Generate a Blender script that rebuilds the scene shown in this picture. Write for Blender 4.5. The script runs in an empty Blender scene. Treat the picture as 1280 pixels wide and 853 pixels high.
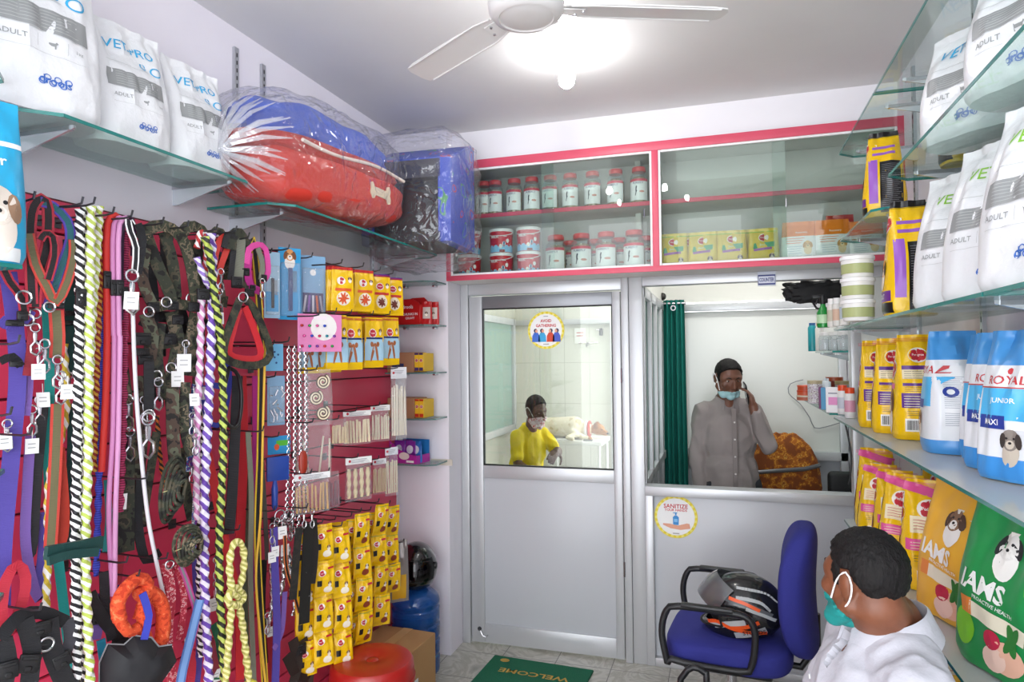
import bpy, bmesh, math, random
from math import sin, cos, pi, radians, sqrt, atan2
from mathutils import Vector as V, Matrix, Euler, noise
random.seed(7)
SC = bpy.context.scene
# ------------------------------------------------------------- camera
FPX, CAMZ = 845.0, 1.65
yaw, pitch, roll = math.atan(265/845), math.atan(21.5/845), math.atan(.0103)
cF = V((-sin(yaw)*cos(pitch), cos(yaw)*cos(pitch), sin(pitch)))
_r = V((cos(yaw), sin(yaw), 0)); _u = _r.cross(cF)
cR = _r*cos(roll) - _u*sin(roll); cU = _r*sin(roll) + _u*cos(roll)
CO = V((0, 0, CAMZ))
cam = bpy.data.cameras.new('camera'); camo = bpy.data.objects.new('camera', cam); SC.collection.objects.link(camo)
cam.sensor_width = 36; cam.lens = FPX*36/1280; cam.clip_start = .02
m = Matrix((cR, cU, -cF)).transposed().to_4x4(); m.translation = CO
camo.matrix_world = m; SC.camera = camo
# ------------------------------------------------------------- light
SC.view_settings.view_transform = 'Standard'; SC.view_settings.look = 'None'
SC.view_settings.gamma = 1; SC.view_settings.use_curve_mapping = False
EXPOSURE = 0.3
WORLD = 4.6; BULB = 85; INNER = 17
SC.view_settings.exposure = EXPOSURE
w = bpy.data.worlds.new('daylight'); SC.world = w; w.use_nodes = True
w.node_tree.nodes['Background'].inputs[0].default_value = (.93, .96, 1, 1)
w.node_tree.nodes['Background'].inputs[1].default_value = WORLD
def area(name, loc, rot, sx, sy, power, col=(1, 1, 1), portal=False):
    l = bpy.data.lights.new(name, 'AREA'); l.shape = 'RECTANGLE'; l.size = sx; l.size_y = sy; l.energy = power; l.color = col
    if portal: l.cycles.is_portal = True
    o = bpy.data.objects.new(name, l); o.location = loc; o.rotation_euler = rot; SC.collection.objects.link(o); return o
XL, XR, YD, YP, YF, ZC = -1.80, .81, 3.73, 3.52, -1.3, 2.95
area('shopfront_daylight', (-.5, YF, 1.4), (radians(90), 0, 0), 2.6, 2.75, 1, portal=True)
# unseen area lights added to brighten the two back rooms, no fixtures built
area('added_light_counter', (.2, 4.35, 2.86), (0, 0, 0), 1.1, .1, INNER*.65, (1, 1, .97))
area('added_light_exam', (-1.15, 5.2, 2.86), (0, 0, 0), 1.1, .1, INNER*.7, (1, 1, .95))
# ------------------------------------------------------------- picture helpers: pixel ray onto a real plane
def ray(x, y): return cF + cR*((x-640)/FPX) - cU*((y-426.5)/FPX)
def onX(x, y, v): d = ray(x, y); return CO + d*((v-CO.x)/d.x)
def onY(x, y, v): d = ray(x, y); return CO + d*((v-CO.y)/d.y)
def onZ(x, y, v): d = ray(x, y); return CO + d*((v-CO.z)/d.z)
# ------------------------------------------------------------- materials
def lin(c):
    if isinstance(c, str):
        c = c.lstrip('#'); c = [int(c[i:i+2], 16)/255 for i in (0, 2, 4)]
        c = [((x+.055)/1.055)**2.4 if x > .04045 else x/12.92 for x in c]
    return (c[0], c[1], c[2], 1)
MC = {}
def nt(name):
    m = bpy.data.materials.new(name); m.use_nodes = True; t = m.node_tree
    return m, t, t.nodes['Principled BSDF']
def mat(c, rough=.5, metal=0, spec=.5, bump=0, bscale=40, trans=0, alpha=1, emit=0, coat=0):
    k = (str(c), rough, metal, spec, bump, bscale, trans, alpha, emit, coat)
    if k in MC: return MC[k]
    m, t, b = nt('paint'); b.inputs['Base Color'].default_value = lin(c)
    b.inputs['Roughness'].default_value = rough; b.inputs['Metallic'].default_value = metal
    b.inputs['Specular IOR Level'].default_value = spec
    b.inputs['Transmission Weight'].default_value = trans; b.inputs['Coat Weight'].default_value = coat
    b.inputs['Alpha'].default_value = alpha
    if emit: b.inputs['Emission Color'].default_value = lin(c); b.inputs['Emission Strength'].default_value = emit
    if bump:
        n = t.nodes.new('ShaderNodeTexNoise'); n.inputs['Scale'].default_value = bscale; n.inputs['Detail'].default_value = 4
        tc = t.nodes.new('ShaderNodeTexCoord'); t.links.new(tc.outputs['Object'], n.inputs['Vector'])
        bp = t.nodes.new('ShaderNodeBump'); bp.inputs['Strength'].default_value = bump; bp.inputs['Distance'].default_value = .01
        t.links.new(n.outputs[0], bp.inputs['Height']); t.links.new(bp.outputs[0], b.inputs['Normal'])
    MC[k] = m; return m
def math_node(t, op, a, b=None, c=None):
    n = t.nodes.new('ShaderNodeMath'); n.operation = op
    for i, q in enumerate((a, b, c)):
        if q is None: continue
        if isinstance(q, (int, float)): n.inputs[i].default_value = q
        else: t.links.new(q, n.inputs[i])
    return n.outputs[0]
def ramp(t, fac, stops, const=True):
    r = t.nodes.new('ShaderNodeValToRGB'); r.color_ramp.interpolation = 'CONSTANT' if const else 'LINEAR'
    e = r.color_ramp.elements
    while len(e) < len(stops): e.new(.5)
    for q, (p, c) in zip(e, stops): q.position = p; q.color = lin(c)
    t.links.new(fac, r.inputs[0]); return r.outputs[0]
def stripes(kind, stops, k=20., slant=0., rough=.6, bump=.25):
    """UV stripes: kind 'u' = across the width, 'v' = along the length (metres), slant adds the round-the-rope turn"""
    key = ('st', kind, str(stops), k, slant, rough)
    if key in MC: return MC[key]
    m, t, b = nt('woven'); b.inputs['Roughness'].default_value = rough
    uv = t.nodes.new('ShaderNodeUVMap'); uv.uv_map = 'UVMap'
    s = t.nodes.new('ShaderNodeSeparateXYZ'); t.links.new(uv.outputs[0], s.inputs[0])
    if kind == 'u': f = math_node(t, 'MULTIPLY', s.outputs[0], .9999)
    else:
        f = math_node(t, 'ADD', math_node(t, 'MULTIPLY', s.outputs[1], k), math_node(t, 'MULTIPLY', s.outputs[0], slant))
        f = math_node(t, 'FRACT', f)
    t.links.new(ramp(t, f, stops), b.inputs['Base Color'])
    wv = math_node(t, 'SINE', math_node(t, 'MULTIPLY', s.outputs[1], 1600))
    bp = t.nodes.new('ShaderNodeBump'); bp.inputs['Strength'].default_value = bump; bp.inputs['Distance'].default_value = .001
    t.links.new(wv, bp.inputs['Height']); t.links.new(bp.outputs[0], b.inputs['Normal'])
    MC[key] = m; return m
def blotch(stops, scale=30, rough=.7, vor=False, coord='Object', detail=3, bump=0):
    key = ('bl', str(stops), scale, rough, vor)
    if key in MC: return MC[key]
    m, t, b = nt('printed'); b.inputs['Roughness'].default_value = rough
    tc = t.nodes.new('ShaderNodeTexCoord')
    n = t.nodes.new('ShaderNodeTexVoronoi' if vor else 'ShaderNodeTexNoise'); n.inputs['Scale'].default_value = scale
    if not vor: n.inputs['Detail'].default_value = detail
    t.links.new(tc.outputs[coord], n.inputs['Vector'])
    t.links.new(ramp(t, n.outputs[0], stops, True), b.inputs['Base Color'])
    if bump:
        bp = t.nodes.new('ShaderNodeBump'); bp.inputs['Strength'].default_value = bump; bp.inputs['Distance'].default_value = .005
        t.links.new(n.outputs[0], bp.inputs['Height']); t.links.new(bp.outputs[0], b.inputs['Normal'])
    MC[key] = m; return m
def film(tint='#ffffff', gloss=.25, rough=.06, op=0., bump=0, bscale=25):
    """thin clear sheet (glass pane, polythene): tinted straight-through + sheen, optional milky share"""
    key = ('film', tint, gloss, rough, op, bump, bscale)
    if key in MC: return MC[key]
    m = bpy.data.materials.new('clear'); m.use_nodes = True; t = m.node_tree; t.nodes.clear()
    o = t.nodes.new('ShaderNodeOutputMaterial'); tr = t.nodes.new('ShaderNodeBsdfTransparent'); tr.inputs[0].default_value = lin(tint)
    g = t.nodes.new('ShaderNodeBsdfGlossy'); g.inputs['Roughness'].default_value = rough
    fr = t.nodes.new('ShaderNodeLayerWeight'); fr.inputs[0].default_value = .5
    mx = t.nodes.new('ShaderNodeMixShader'); sc = math_node(t, 'MULTIPLY_ADD', math_node(t, 'POWER', fr.outputs['Facing'], 4.), gloss*1.3, gloss*.16)
    t.links.new(sc, mx.inputs[0]); t.links.new(tr.outputs[0], mx.inputs[1]); t.links.new(g.outputs[0], mx.inputs[2])
    last = mx.outputs[0]
    if op:
        d = t.nodes.new('ShaderNodeBsdfDiffuse'); d.inputs[0].default_value = (.85, .87, .9, 1)
        m2 = t.nodes.new('ShaderNodeMixShader'); m2.inputs[0].default_value = op
        t.links.new(last, m2.inputs[1]); t.links.new(d.outputs[0], m2.inputs[2]); last = m2.outputs[0]
    if bump:
        n = t.nodes.new('ShaderNodeTexNoise'); n.inputs['Scale'].default_value = bscale; n.inputs['Detail'].default_value = 2; n.inputs['Distortion'].default_value = 1.5
        tc = t.nodes.new('ShaderNodeTexCoord'); t.links.new(tc.outputs['Object'], n.inputs['Vector'])
        bp = t.nodes.new('ShaderNodeBump'); bp.inputs['Strength'].default_value = bump; bp.inputs['Distance'].default_value = .03
        t.links.new(n.outputs[0], bp.inputs['Height']); t.links.new(bp.outputs[0], g.inputs['Normal']); t.links.new(bp.outputs[0], fr.inputs['Normal'])
    t.links.new(last, o.inputs[0]); MC[key] = m; return m
WHITE = mat('#f2f2f2', .45); BLACK = mat('#141416', .5); STEEL = mat('#c8c8cc', .25, 1); DARKST = mat('#55565a', .4, .9)
GLASS = film('#f2fbf8', .3, .02); GEDGE = mat('#1d7f78', .15, spec=.8)
ALU = mat('#c9cbce', .36, .35); ALUD = mat('#8d8f93', .4, .6)
# ------------------------------------------------------------- mesh builder
class MB:
    def __init__(s): s.v = []; s.f = []; s.mi = []; s.uv = []; s.mats = []; s.sm = []
    def idx(s, m):
        if m not in s.mats: s.mats.append(m)
        return s.mats.index(m)
    def add(s, vs, fs, m, uvs=None, M=None, smooth=True):
        o = len(s.v); s.v += [(M @ V(p)) if M else V(p) for p in vs]; k = s.idx(m)
        for i, f in enumerate(fs):
            s.f.append([q+o for q in f]); s.mi.append(k); s.sm.append(smooth)
            s.uv += (uvs[i] if uvs else [(0, 0)]*len(f))
        return s
    def box(s, c, d, m, M=None, rz=0):
        x, y, z = d[0]/2, d[1]/2, d[2]/2; R = Matrix.Rotation(rz, 3, 'Z')
        vs = [V(c) + R @ V((i*x, j*y, k*z)) for i in (-1, 1) for j in (-1, 1) for k in (-1, 1)]
        fs = [(0, 1, 3, 2), (4, 6, 7, 5), (0, 4, 5, 1), (2, 3, 7, 6), (0, 2, 6, 4), (1, 5, 7, 3)]
        return s.add(vs, fs, m, M=M, smooth=False)
    def bbox(s, c, d, m, r=.01, n=3, M=None):
        """box with rounded edges"""
        b = bmesh.new(); bmesh.ops.create_cube(b, size=1)
        for q in b.verts: q.co = V((q.co.x*d[0], q.co.y*d[1], q.co.z*d[2])) + V(c)
        bmesh.ops.bevel(b, geom=b.edges[:], offset=min(r, min(d)*.49), segments=n, affect='EDGES', profile=.5)
        b.verts.index_update(); vs = [q.co.copy() for q in b.verts]; fs = [[q.index for q in f.verts] for f in b.faces]; b.free()
        return s.add(vs, fs, m, M=M)
    def lathe(s, prof, m, n=24, M=None, sx=1, sy=1):
        vs = [(r*cos(2*pi*i/n)*sx, r*sin(2*pi*i/n)*sy, z) for r, z in prof for i in range(n)]; fs = []; uv = []
        for j in range(len(prof)-1):
            for i in range(n):
                a, b = j*n+i, j*n+(i+1) % n; fs.append((a, b, b+n, a+n)); uv.append([(i/n, prof[j][1]), ((i+1)/n, prof[j][1]), ((i+1)/n, prof[j+1][1]), (i/n, prof[j+1][1])])
        return s.add(vs, fs, m, uv, M)
    def tube(s, pts, r, m, n=8, cap=True, twist=None, M=None, closed=False):
        pts = [V(p) for p in pts]; N = len(pts); rs = r if isinstance(r, (list, tuple)) else [r]*N
        vs = []; L = [0]; up = None
        for i in range(1, N): L.append(L[-1] + (pts[i]-pts[i-1]).length)
        for i in range(N):
            a = pts[(i-1) % N] if (closed or i) else pts[0]; b = pts[(i+1) % N] if (closed or i < N-1) else pts[-1]
            T = (b-a).normalized() if (b-a).length > 1e-9 else V((0, 0, 1))
            if up is None: up = T.orthogonal().normalized()
            up = (up - T*up.dot(T)); up = up.normalized() if up.length > 1e-6 else T.orthogonal().normalized()
            W = T.cross(up)
            for k in range(n):
                a_ = 2*pi*k/n; rr = rs[i]
                if twist: rr *= 1 + .22*cos(twist[0]*a_ - 2*pi*L[i]*twist[1])
                vs.append(pts[i] + (up*cos(a_) + W*sin(a_))*rr)
        fs = []; uv = []
        for j in range(N if closed else N-1):
            j2 = (j+1) % N; l2 = L[j2] if j2 else L[-1]+.01
            for k in range(n):
                fs.append((j*n+k, j*n+(k+1) % n, j2*n+(k+1) % n, j2*n+k)); uv.append([(k/n, L[j]), ((k+1)/n, L[j]), ((k+1)/n, l2), (k/n, l2)])
        if cap and not closed:
            fs.append(tuple(range(n))[::-1]); uv.append([(0, 0)]*n); fs.append(tuple((N-1)*n+k for k in range(n))); uv.append([(0, 0)]*n)
        return s.add(vs, fs, m, uv, M)
    def ribbon(s, pts, w, m, face=(1, -.4, 0), th=.0025, M=None):
        pts = [V(p) for p in pts]; N = len(pts); ws = w if isinstance(w, (list, tuple)) else [w]*N; face = V(face).normalized()
        vs = []; L = [0]
        for i in range(1, N): L.append(L[-1] + (pts[i]-pts[i-1]).length)
        pw = None
        for i in range(N):
            T = (pts[min(i+1, N-1)]-pts[max(i-1, 0)]).normalized(); W = T.cross(face)
            W = W.normalized() if W.length > .05 else (pw or T.orthogonal()).copy()
            if pw and W.dot(pw) < 0: W = -W
            pw = W; Nn = W.cross(T).normalized()
            if Nn.dot(face) < 0: Nn = -Nn
            for sx, sn in ((-1, 1), (1, 1), (1, -1), (-1, -1)): vs.append(pts[i] + W*(ws[i]/2*sx) + Nn*(th/2*sn))
        fs = []; uv = []
        for j in range(N-1):
            for k in range(4):
                a, b = j*4+k, j*4+(k+1) % 4; fs.append((a, b, b+4, a+4))
                u0, u1 = ((0, 1), (1, 1), (1, 0), (0, 0))[k]; uv.append([(u0, L[j]), (u1, L[j]), (u1, L[j+1]), (u0, L[j+1])])
        fs += [(0, 1, 2, 3), ((N-1)*4+3, (N-1)*4+2, (N-1)*4+1, (N-1)*4)]; uv += [[(0, 0)]*4]*2
        return s.add(vs, fs, m, uv, M, smooth=False)
    def patch(s, geo, fn, m, off=0., at=(0, 0), sc=(1, 1), rot=0):
        """flat 2-D artwork (verts, faces) laid onto a surface fn(x, z, off)"""
        c_, s_ = cos(rot), sin(rot)
        vs = [fn(at[0] + sc[0]*x*c_ - sc[1]*z*s_, at[1] + sc[0]*x*s_ + sc[1]*z*c_, off) for x, z in geo[0]]
        return s.add(vs, geo[1], m)
    def prism(s, poly, d0, d1, m, M=None, plane='xz'):
        """2-D outline given depth: plane xz -> extruded along y"""
        n = len(poly); q = lambda p, d: (p[0], d, p[1]) if plane == 'xz' else ((p[0], p[1], d) if plane == 'xy' else (d, p[0], p[1]))
        vs = [q(p, d0) for p in poly] + [q(p, d1) for p in poly]
        fs = [tuple(range(n)), tuple(range(2*n-1, n-1, -1))] + [(i, (i+1) % n + 0, (i+1) % n + n, i+n) for i in range(n)]
        return s.add(vs, fs, m, M=M, smooth=False)
    def build(s, name, parent=None, loc=None, rot=None, origin=None, auto=True):
        me = bpy.data.meshes.new(name); org = V(origin) if origin is not None else V((0, 0, 0))
        me.from_pydata([tuple(p-org) for p in s.v], [], s.f); me.polygons.foreach_set('material_index', s.mi)
        me.polygons.foreach_set('use_smooth', s.sm)
        uvl = me.uv_layers.new(name='UVMap'); flat = [c for q in s.uv for c in q]; uvl.data.foreach_set('uv', flat)
        for q in s.mats: me.materials.append(q)
        me.validate(); me.update()
        b = bmesh.new(); b.from_mesh(me); bmesh.ops.recalc_face_normals(b, faces=b.faces) if auto else None; b.to_mesh(me); b.free()
        if auto: me.set_sharp_from_angle(angle=radians(40))
        o = bpy.data.objects.new(name, me); SC.collection.objects.link(o)
        if parent: o.parent = parent
        if origin is not None: o.location = org
        if loc is not None: o.location = loc
        if rot is not None: o.rotation_euler = rot
        return o
def tag(o, label=None, cat=None, group=None, kind=None):
    if label: o['label'] = label
    if cat: o['category'] = cat
    if group: o['group'] = group
    if kind: o['kind'] = kind
    return o
def thing(name, label, cat, loc=(0, 0, 0), rot=(0, 0, 0), group=None):
    o = bpy.data.objects.new(name, None); o.empty_display_size = .05; SC.collection.objects.link(o)
    o.location = loc; o.rotation_euler = rot if not isinstance(rot, (int, float)) else (0, 0, rot)
    return tag(o, label, cat, group)
def dup(root, loc, rot=None, label=None, scale=None, group=None):
    kids = KIDS.get(root.name) or [c for c in SC.collection.objects if c.parent == root]
    KIDS[root.name] = kids
    r = root.copy(); SC.collection.objects.link(r); r.location = loc
    if rot is not None: r.rotation_euler = rot
    if scale: r.scale = scale
    if label: r['label'] = label
    if group: r['group'] = group
    for ch in kids:
        c = ch.copy(); SC.collection.objects.link(c); c.parent = r
        gk = KIDS.get(ch.name)
        if gk is None: gk = [g for g in SC.collection.objects if g.parent == ch]; KIDS[ch.name] = gk
        for g in gk:
            d = g.copy(); SC.collection.objects.link(d); d.parent = c
    return r
KIDS = {}
def struct(o): o['kind'] = 'structure'; return o
# 2-D artwork
def rect(w, h, nx=4, nz=4):
    nx = max(nx, int(w/.009)) if nx > 1 or w > .05 else 1; nz = max(nz, int(h/.009)) if nz > 1 or h > .03 else nz
    return ([((i/nx-.5)*w, (j/nz-.5)*h) for j in range(nz+1) for i in range(nx+1)],
            [(j*(nx+1)+i, j*(nx+1)+i+1, (j+1)*(nx+1)+i+1, (j+1)*(nx+1)+i) for j in range(nz) for i in range(nx)])
def disc(rx, rz, n=24, rings=3, r0=0., a0=0, a1=2*pi):
    full = abs(a1-a0-2*pi) < 1e-6; vs = []; fs = []; c = n if full else n+1
    for j in range(rings+1):
        q = r0 + (1-r0)*j/rings
        vs += [(rx*q*cos(a0+(a1-a0)*i/n), rz*q*sin(a0+(a1-a0)*i/n)) for i in range(c)]
    for j in range(rings):
        for i in range(n): a = j*c+i; b = j*c+(i+1) % c; fs.append((a, b, b+c, a+c))
    return vs, fs
def poly(pts): return [tuple(p) for p in pts], [tuple(range(len(pts)))]
TX = {}
def text(s, h=1., bold=.0, w=None):
    k = (s, bold)
    if k not in TX:
        cu = bpy.data.curves.new('t', 'FONT'); cu.body = s; cu.offset = bold; cu.resolution_u = 2
        o = bpy.data.objects.new('t', cu); SC.collection.objects.link(o); bpy.context.view_layer.update()
        dg = bpy.context.evaluated_depsgraph_get(); me = o.evaluated_get(dg).to_mesh()
        vs = [(q.co.x, q.co.y) for q in me.vertices]; fs = [tuple(p.vertices) for p in me.polygons]
        o.evaluated_get(dg).to_mesh_clear(); bpy.data.objects.remove(o); bpy.data.curves.remove(cu)
        xs = [p[0] for p in vs]; zs = [p[1] for p in vs]; x0, x1, z0, z1 = min(xs), max(xs), min(zs), max(zs)
        TX[k] = ([((x-(x0+x1)/2)/(z1-z0), (z-(z0+z1)/2)/(z1-z0)) for x, z in vs], fs, (x1-x0)/(z1-z0))
    vs, fs, ar = TX[k]; sx = (w/ar) if w else h
    return [(x*sx, z*h) for x, z in vs], fs
def resample(pts, step=.03):
    """Catmull-Rom through the points, evenly dense"""
    pts = [V(p) for p in pts]
    if len(pts) < 3: 
        n = max(2, int((pts[1]-pts[0]).length/step)); return [pts[0].lerp(pts[1], i/n) for i in range(n+1)]
    out = []; P = [pts[0]*2-pts[1]] + pts + [pts[-1]*2-pts[-2]]
    for i in range(1, len(P)-2):
        n = max(2, int((P[i+1]-P[i]).length/step))
        for k in range(n):
            t = k/n; a, b, c, d = P[i-1], P[i], P[i+1], P[i+2]
            out.append(.5*((2*b) + (c-a)*t + (2*a-5*b+4*c-d)*t*t + (3*b-a-3*c+d)*t*t*t))
    out.append(pts[-1]); return out
# ============================================================= ROOM
def noise_mat(c1, c2, scale, rough=.5, bump=.05):
    m, t, b = nt('plaster'); b.inputs['Roughness'].default_value = rough
    tc = t.nodes.new('ShaderNodeTexCoord'); n = t.nodes.new('ShaderNodeTexNoise'); n.inputs['Scale'].default_value = scale; n.inputs['Detail'].default_value = 6
    t.links.new(tc.outputs['Object'], n.inputs['Vector'])
    t.links.new(ramp(t, n.outputs[0], [(.3, c1), (.7, c2)], False), b.inputs['Base Color'])
    bp = t.nodes.new('ShaderNodeBump'); bp.inputs['Strength'].default_value = bump; bp.inputs['Distance'].default_value = .004
    t.links.new(n.outputs[0], bp.inputs['Height']); t.links.new(bp.outputs[0], b.inputs['Normal']); return m
WALL = noise_mat('#eae6ee', '#efecf3', 3, .55); CEIL = noise_mat('#dfdedd', '#e5e4e3', 2, .7); UPW = noise_mat('#ebe9ee', '#f1eff3', 3, .55)
def floor_mat():
    m, t, b = nt('marble_tiles'); b.inputs['Roughness'].default_value = .28
    tc = t.nodes.new('ShaderNodeTexCoord'); br = t.nodes.new('ShaderNodeTexBrick'); br.offset = 0
    br.inputs['Scale'].default_value = 1; br.inputs['Brick Width'].default_value = .3; br.inputs['Row Height'].default_value = .3
    br.inputs['Mortar Size'].default_value = .0025; br.inputs['Mortar'].default_value = lin('#6f6d66')
    t.links.new(tc.outputs['Object'], br.inputs['Vector'])
    n = t.nodes.new('ShaderNodeTexNoise'); n.inputs['Scale'].default_value = 5; n.inputs['Detail'].default_value = 8; n.inputs['Distortion'].default_value = 2.5
    t.links.new(tc.outputs['Object'], n.inputs['Vector'])
    c = ramp(t, n.outputs[0], [(.25, '#8f8d82'), (.48, '#c6c4ba'), (.56, '#a8a698'), (.75, '#d2d1c9')], False)
    t.links.new(c, br.inputs['Color1']); t.links.new(c, br.inputs['Color2']); t.links.new(br.outputs[0], b.inputs['Base Color']); return m
o = MB().box((-.9, 2.8, -.05), (3.8, 8.6, .1), floor_mat()).build('floor'); struct(o)
o = MB().box((-.9, 2.8, ZC+.05), (3.8, 8.6, .1), CEIL).build('ceiling'); struct(o)
o = MB().box((XL-.06, 1.21, ZC/2), (.12, 5.04, ZC), WALL).build('wall_left'); struct(o)
o = MB().box((XR+.06, 1.8, ZC/2), (.12, 6.8, ZC), WALL).build('wall_right'); struct(o)
o = MB().box(((XL-1.48)/2, (YP+YD+.06)/2, ZC/2), (-1.48-XL, YD+.06-YP, ZC), WALL).build('wall_pillar'); struct(o)
o = MB().box(((-1.48+XR)/2, 3.66, (2.752+ZC)/2), (XR+1.48, .12, ZC-2.752), UPW).build('wall_back'); struct(o)
# rooms behind the partition
IN1 = noise_mat('#dcdcd4', '#e3e3dc', 1.5, .4)
def tile_mat(c, w, h, g):
    m, t, b = nt('wall_tiles'); b.inputs['Roughness'].default_value = .25
    tc = t.nodes.new('ShaderNodeTexCoord'); mp = t.nodes.new('ShaderNodeMapping'); mp.inputs['Rotation'].default_value = (radians(90), 0, 0)
    t.links.new(tc.outputs['Object'], mp.inputs[0]); br = t.nodes.new('ShaderNodeTexBrick'); br.offset = 0
    br.inputs['Scale'].default_value = 1; br.inputs['Brick Width'].default_value = w; br.inputs['Row Height'].default_value = h
    br.inputs['Mortar Size'].default_value = .003; br.inputs['Mortar'].default_value = lin(g)
    br.inputs['Color1'].default_value = lin(c); br.inputs['Color2'].default_value = lin(c)
    t.links.new(mp.outputs[0], br.inputs['Vector']); t.links.new(br.outputs[0], b.inputs['Base Color']); return m
TILE = tile_mat('#d9d9d0', .25, .4, '#bfbfb4')
o = MB().box((-1.3, 6.56, ZC/2), (1.9, .12, ZC), TILE).build('wall_exam_back'); struct(o)
o = MB().box((-2.06, 5.15, ZC/2), (.12, 2.9, ZC), TILE).build('wall_exam_left'); struct(o)
o = MB().box((-1.9, 3.85, ZC/2), (.3, .12, ZC), TILE).build('wall_exam_front'); struct(o)
PANELW = mat('#dfe1dc', .22, spec=.6); PANELG = mat('#a9adb4', .35)
LAM = mat('#c3c6cb', .3); 
def frame_rect(mb, x0, x1, z0, z1, w, y, d, m, sides='lrtb'):
    if 'l' in sides: mb.bbox((x0+w/2, y, (z0+z1)/2), (w, d, z1-z0), m, .003, 2)
    if 'r' in sides: mb.bbox((x1-w/2, y, (z0+z1)/2), (w, d, z1-z0), m, .003, 2)
    if 't' in sides: mb.bbox(((x0+x1)/2, y, z1-w/2), (x1-x0-2*w, d, w), m, .003, 2)
    if 'b' in sides: mb.bbox(((x0+x1)/2, y, z0+w/2), (x1-x0-2*w, d, w), m, .003, 2)
# back partition of the counter room
mb = MB(); mb.box((.19, 5.2, .46), (1.24, .03, .92), PANELG); mb.box((.19, 5.2, 1.47), (1.24, .03, 1.02), PANELW); mb.box((.19, 5.2, 2.5), (1.24, .03, .9), IN1)
for z, h in ((.945, .06), (2.01, .055)): mb.bbox((.19, 5.17, z), (1.24, .06, h), ALU, .003, 2)
for x in (-.41, .78): mb.bbox((x, 5.17, 1.02), (.05, .06, 2.04), ALU, .003, 2)
struct(mb.build('wall_counter_back'))
# glazed divider between the two back rooms
GR = film('#bcd8d0', .35, .03)
mb = MB()
mb.box((-.44, 4.46, .46), (.03, 1.4, .92), PANELG)
for z in (.03, .945, 2.01): mb.bbox((-.44, 4.46, z), (.05, 1.4, .055), ALU, .003, 2)
for y in (3.79, 4.15, 4.5, 4.85, 5.14): mb.bbox((-.44, y, 1.02), (.05, .05, 2.04), ALU, .003, 2)
mb.box((-.44, 4.46, 2.5), (.03, 1.4, .9), IN1)
d = struct(mb.build('wall_divider'))
for y0, y1 in ((3.82, 4.12), (4.18, 4.47), (4.53, 4.82), (4.88, 5.11)):
    MB().box((-.44, (y0+y1)/2, 1.48), (.006, y1-y0, 1.0), GR).build('glass_pane', d)
# rail along exam room back wall and glazed window unit on its left wall
mb = MB(); mb.bbox((-1.22, 6.47, 2.0), (1.56, .05, .05), ALU, .003, 2); mb.bbox((-1.02, 6.46, 1.0), (.04, .05, 2.0), ALU, .003, 2); struct(mb.build('trim_1'))
w1 = struct(MB().box((-1.985, 5.6, 1.4), (.01, .01, .01), ALU).build('window_1'))
mb = MB()
for y0, y1 in ((4.55, 5.25), (5.35, 6.3)):
    for y in (y0, y1): mb.bbox((-1.97, y, 1.5), (.05, .06, 1.06), ALU, .003, 2)
    for z in (.98, 2.0): mb.bbox((-1.97, (y0+y1)/2, z), (.05, y1-y0, .06), ALU, .003, 2)
mb.build('window_frame', w1)
for y0, y1 in ((4.58, 5.22), (5.38, 6.27)): MB().box((-1.975, (y0+y1)/2, 1.49), (.006, y1-y0, .98), mat('#8fa79f', .1, spec=.8)).build('glass_pane', w1)
# ---- partition: posts, lintel, counter panel
mb = MB()
def ybox(mb, x0, x1, z0, z1, y0, y1, m, r=.003): mb.bbox(((x0+x1)/2, (y0+y1)/2, (z0+z1)/2), (x1-x0, y1-y0, z1-z0), m, r, 2)
ybox(mb, -1.478, -1.43, 0, 2.085, 3.70, 3.78, ALU)
ybox(mb, -1.43, -.535, 2.02, 2.085, 3.71, 3.78, ALU)
ybox(mb, -.535, -.495, 0, 2.085, 3.70, 3.78, ALU); ybox(mb, -.493, -.42, 0, 2.085, 3.705, 3.78, ALU)
ybox(mb, -.42, XR, 2.035, 2.085, 3.71, 3.78, ALU)
ybox(mb, -.42, .60, .905, .955, 3.69, 3.79, ALU); ybox(mb, -.42, -.378, 0, .905, 3.70, 3.78, ALU)
ybox(mb, -.378, .6, 0, .045, 3.70, 3.78, ALU)
ybox(mb, .60, .645, 0, 2.035, 3.70, 3.78, ALU); ybox(mb, .645, XR, 1.5, 2.035, 3.73, 3.76, PANELW); ybox(mb, .645, XR, 0, 1.5, 3.73, 3.76, PANELW)
struct(mb.build('trim_2'))
mb = MB(); ybox(mb, -.378, .6, .045, .905, 3.735, 3.755, LAM, .001); pan = mb.build('wall_counter_panel'); struct(pan)
# ---- door
dr = struct(MB().box((-1.0, 3.75, .01), (.02, .02, .01), ALU).build('door_1'))
mb = MB(); 
ybox(mb, -1.424, -1.345, .012, 2.012, 3.705, 3.745, ALU); ybox(mb, -.585, -.54, .012, 2.012, 3.705, 3.745, ALU)
ybox(mb, -1.345, -.585, 1.94, 2.012, 3.708, 3.742, ALUD); ybox(mb, -1.345, -.585, .958, 1.03, 3.708, 3.742, ALU); ybox(mb, -1.345, -.585, .012, .12, 3.708, 3.742, ALU)
for x0, x1 in ((-1.347, -1.339), (-.591, -.583)): ybox(mb, x0, x1, 1.03, 1.94, 3.712, 3.738, BLACK)
for z0, z1 in ((1.03, 1.036), (1.934, 1.94)): ybox(mb, -1.34, -.59, z0, z1, 3.712, 3.738, BLACK)
mb.build('door_frame', dr)
MB().box((-.965, 3.725, 1.485), (.752, .005, .9), film('#f6f8f5', .3, .02)).build('glass_pane', dr)
mb = MB(); ybox(mb, -1.345, -.585, .12, .958, 3.718, 3.732, LAM, .001); mb.build('door_panel', dr)
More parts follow.
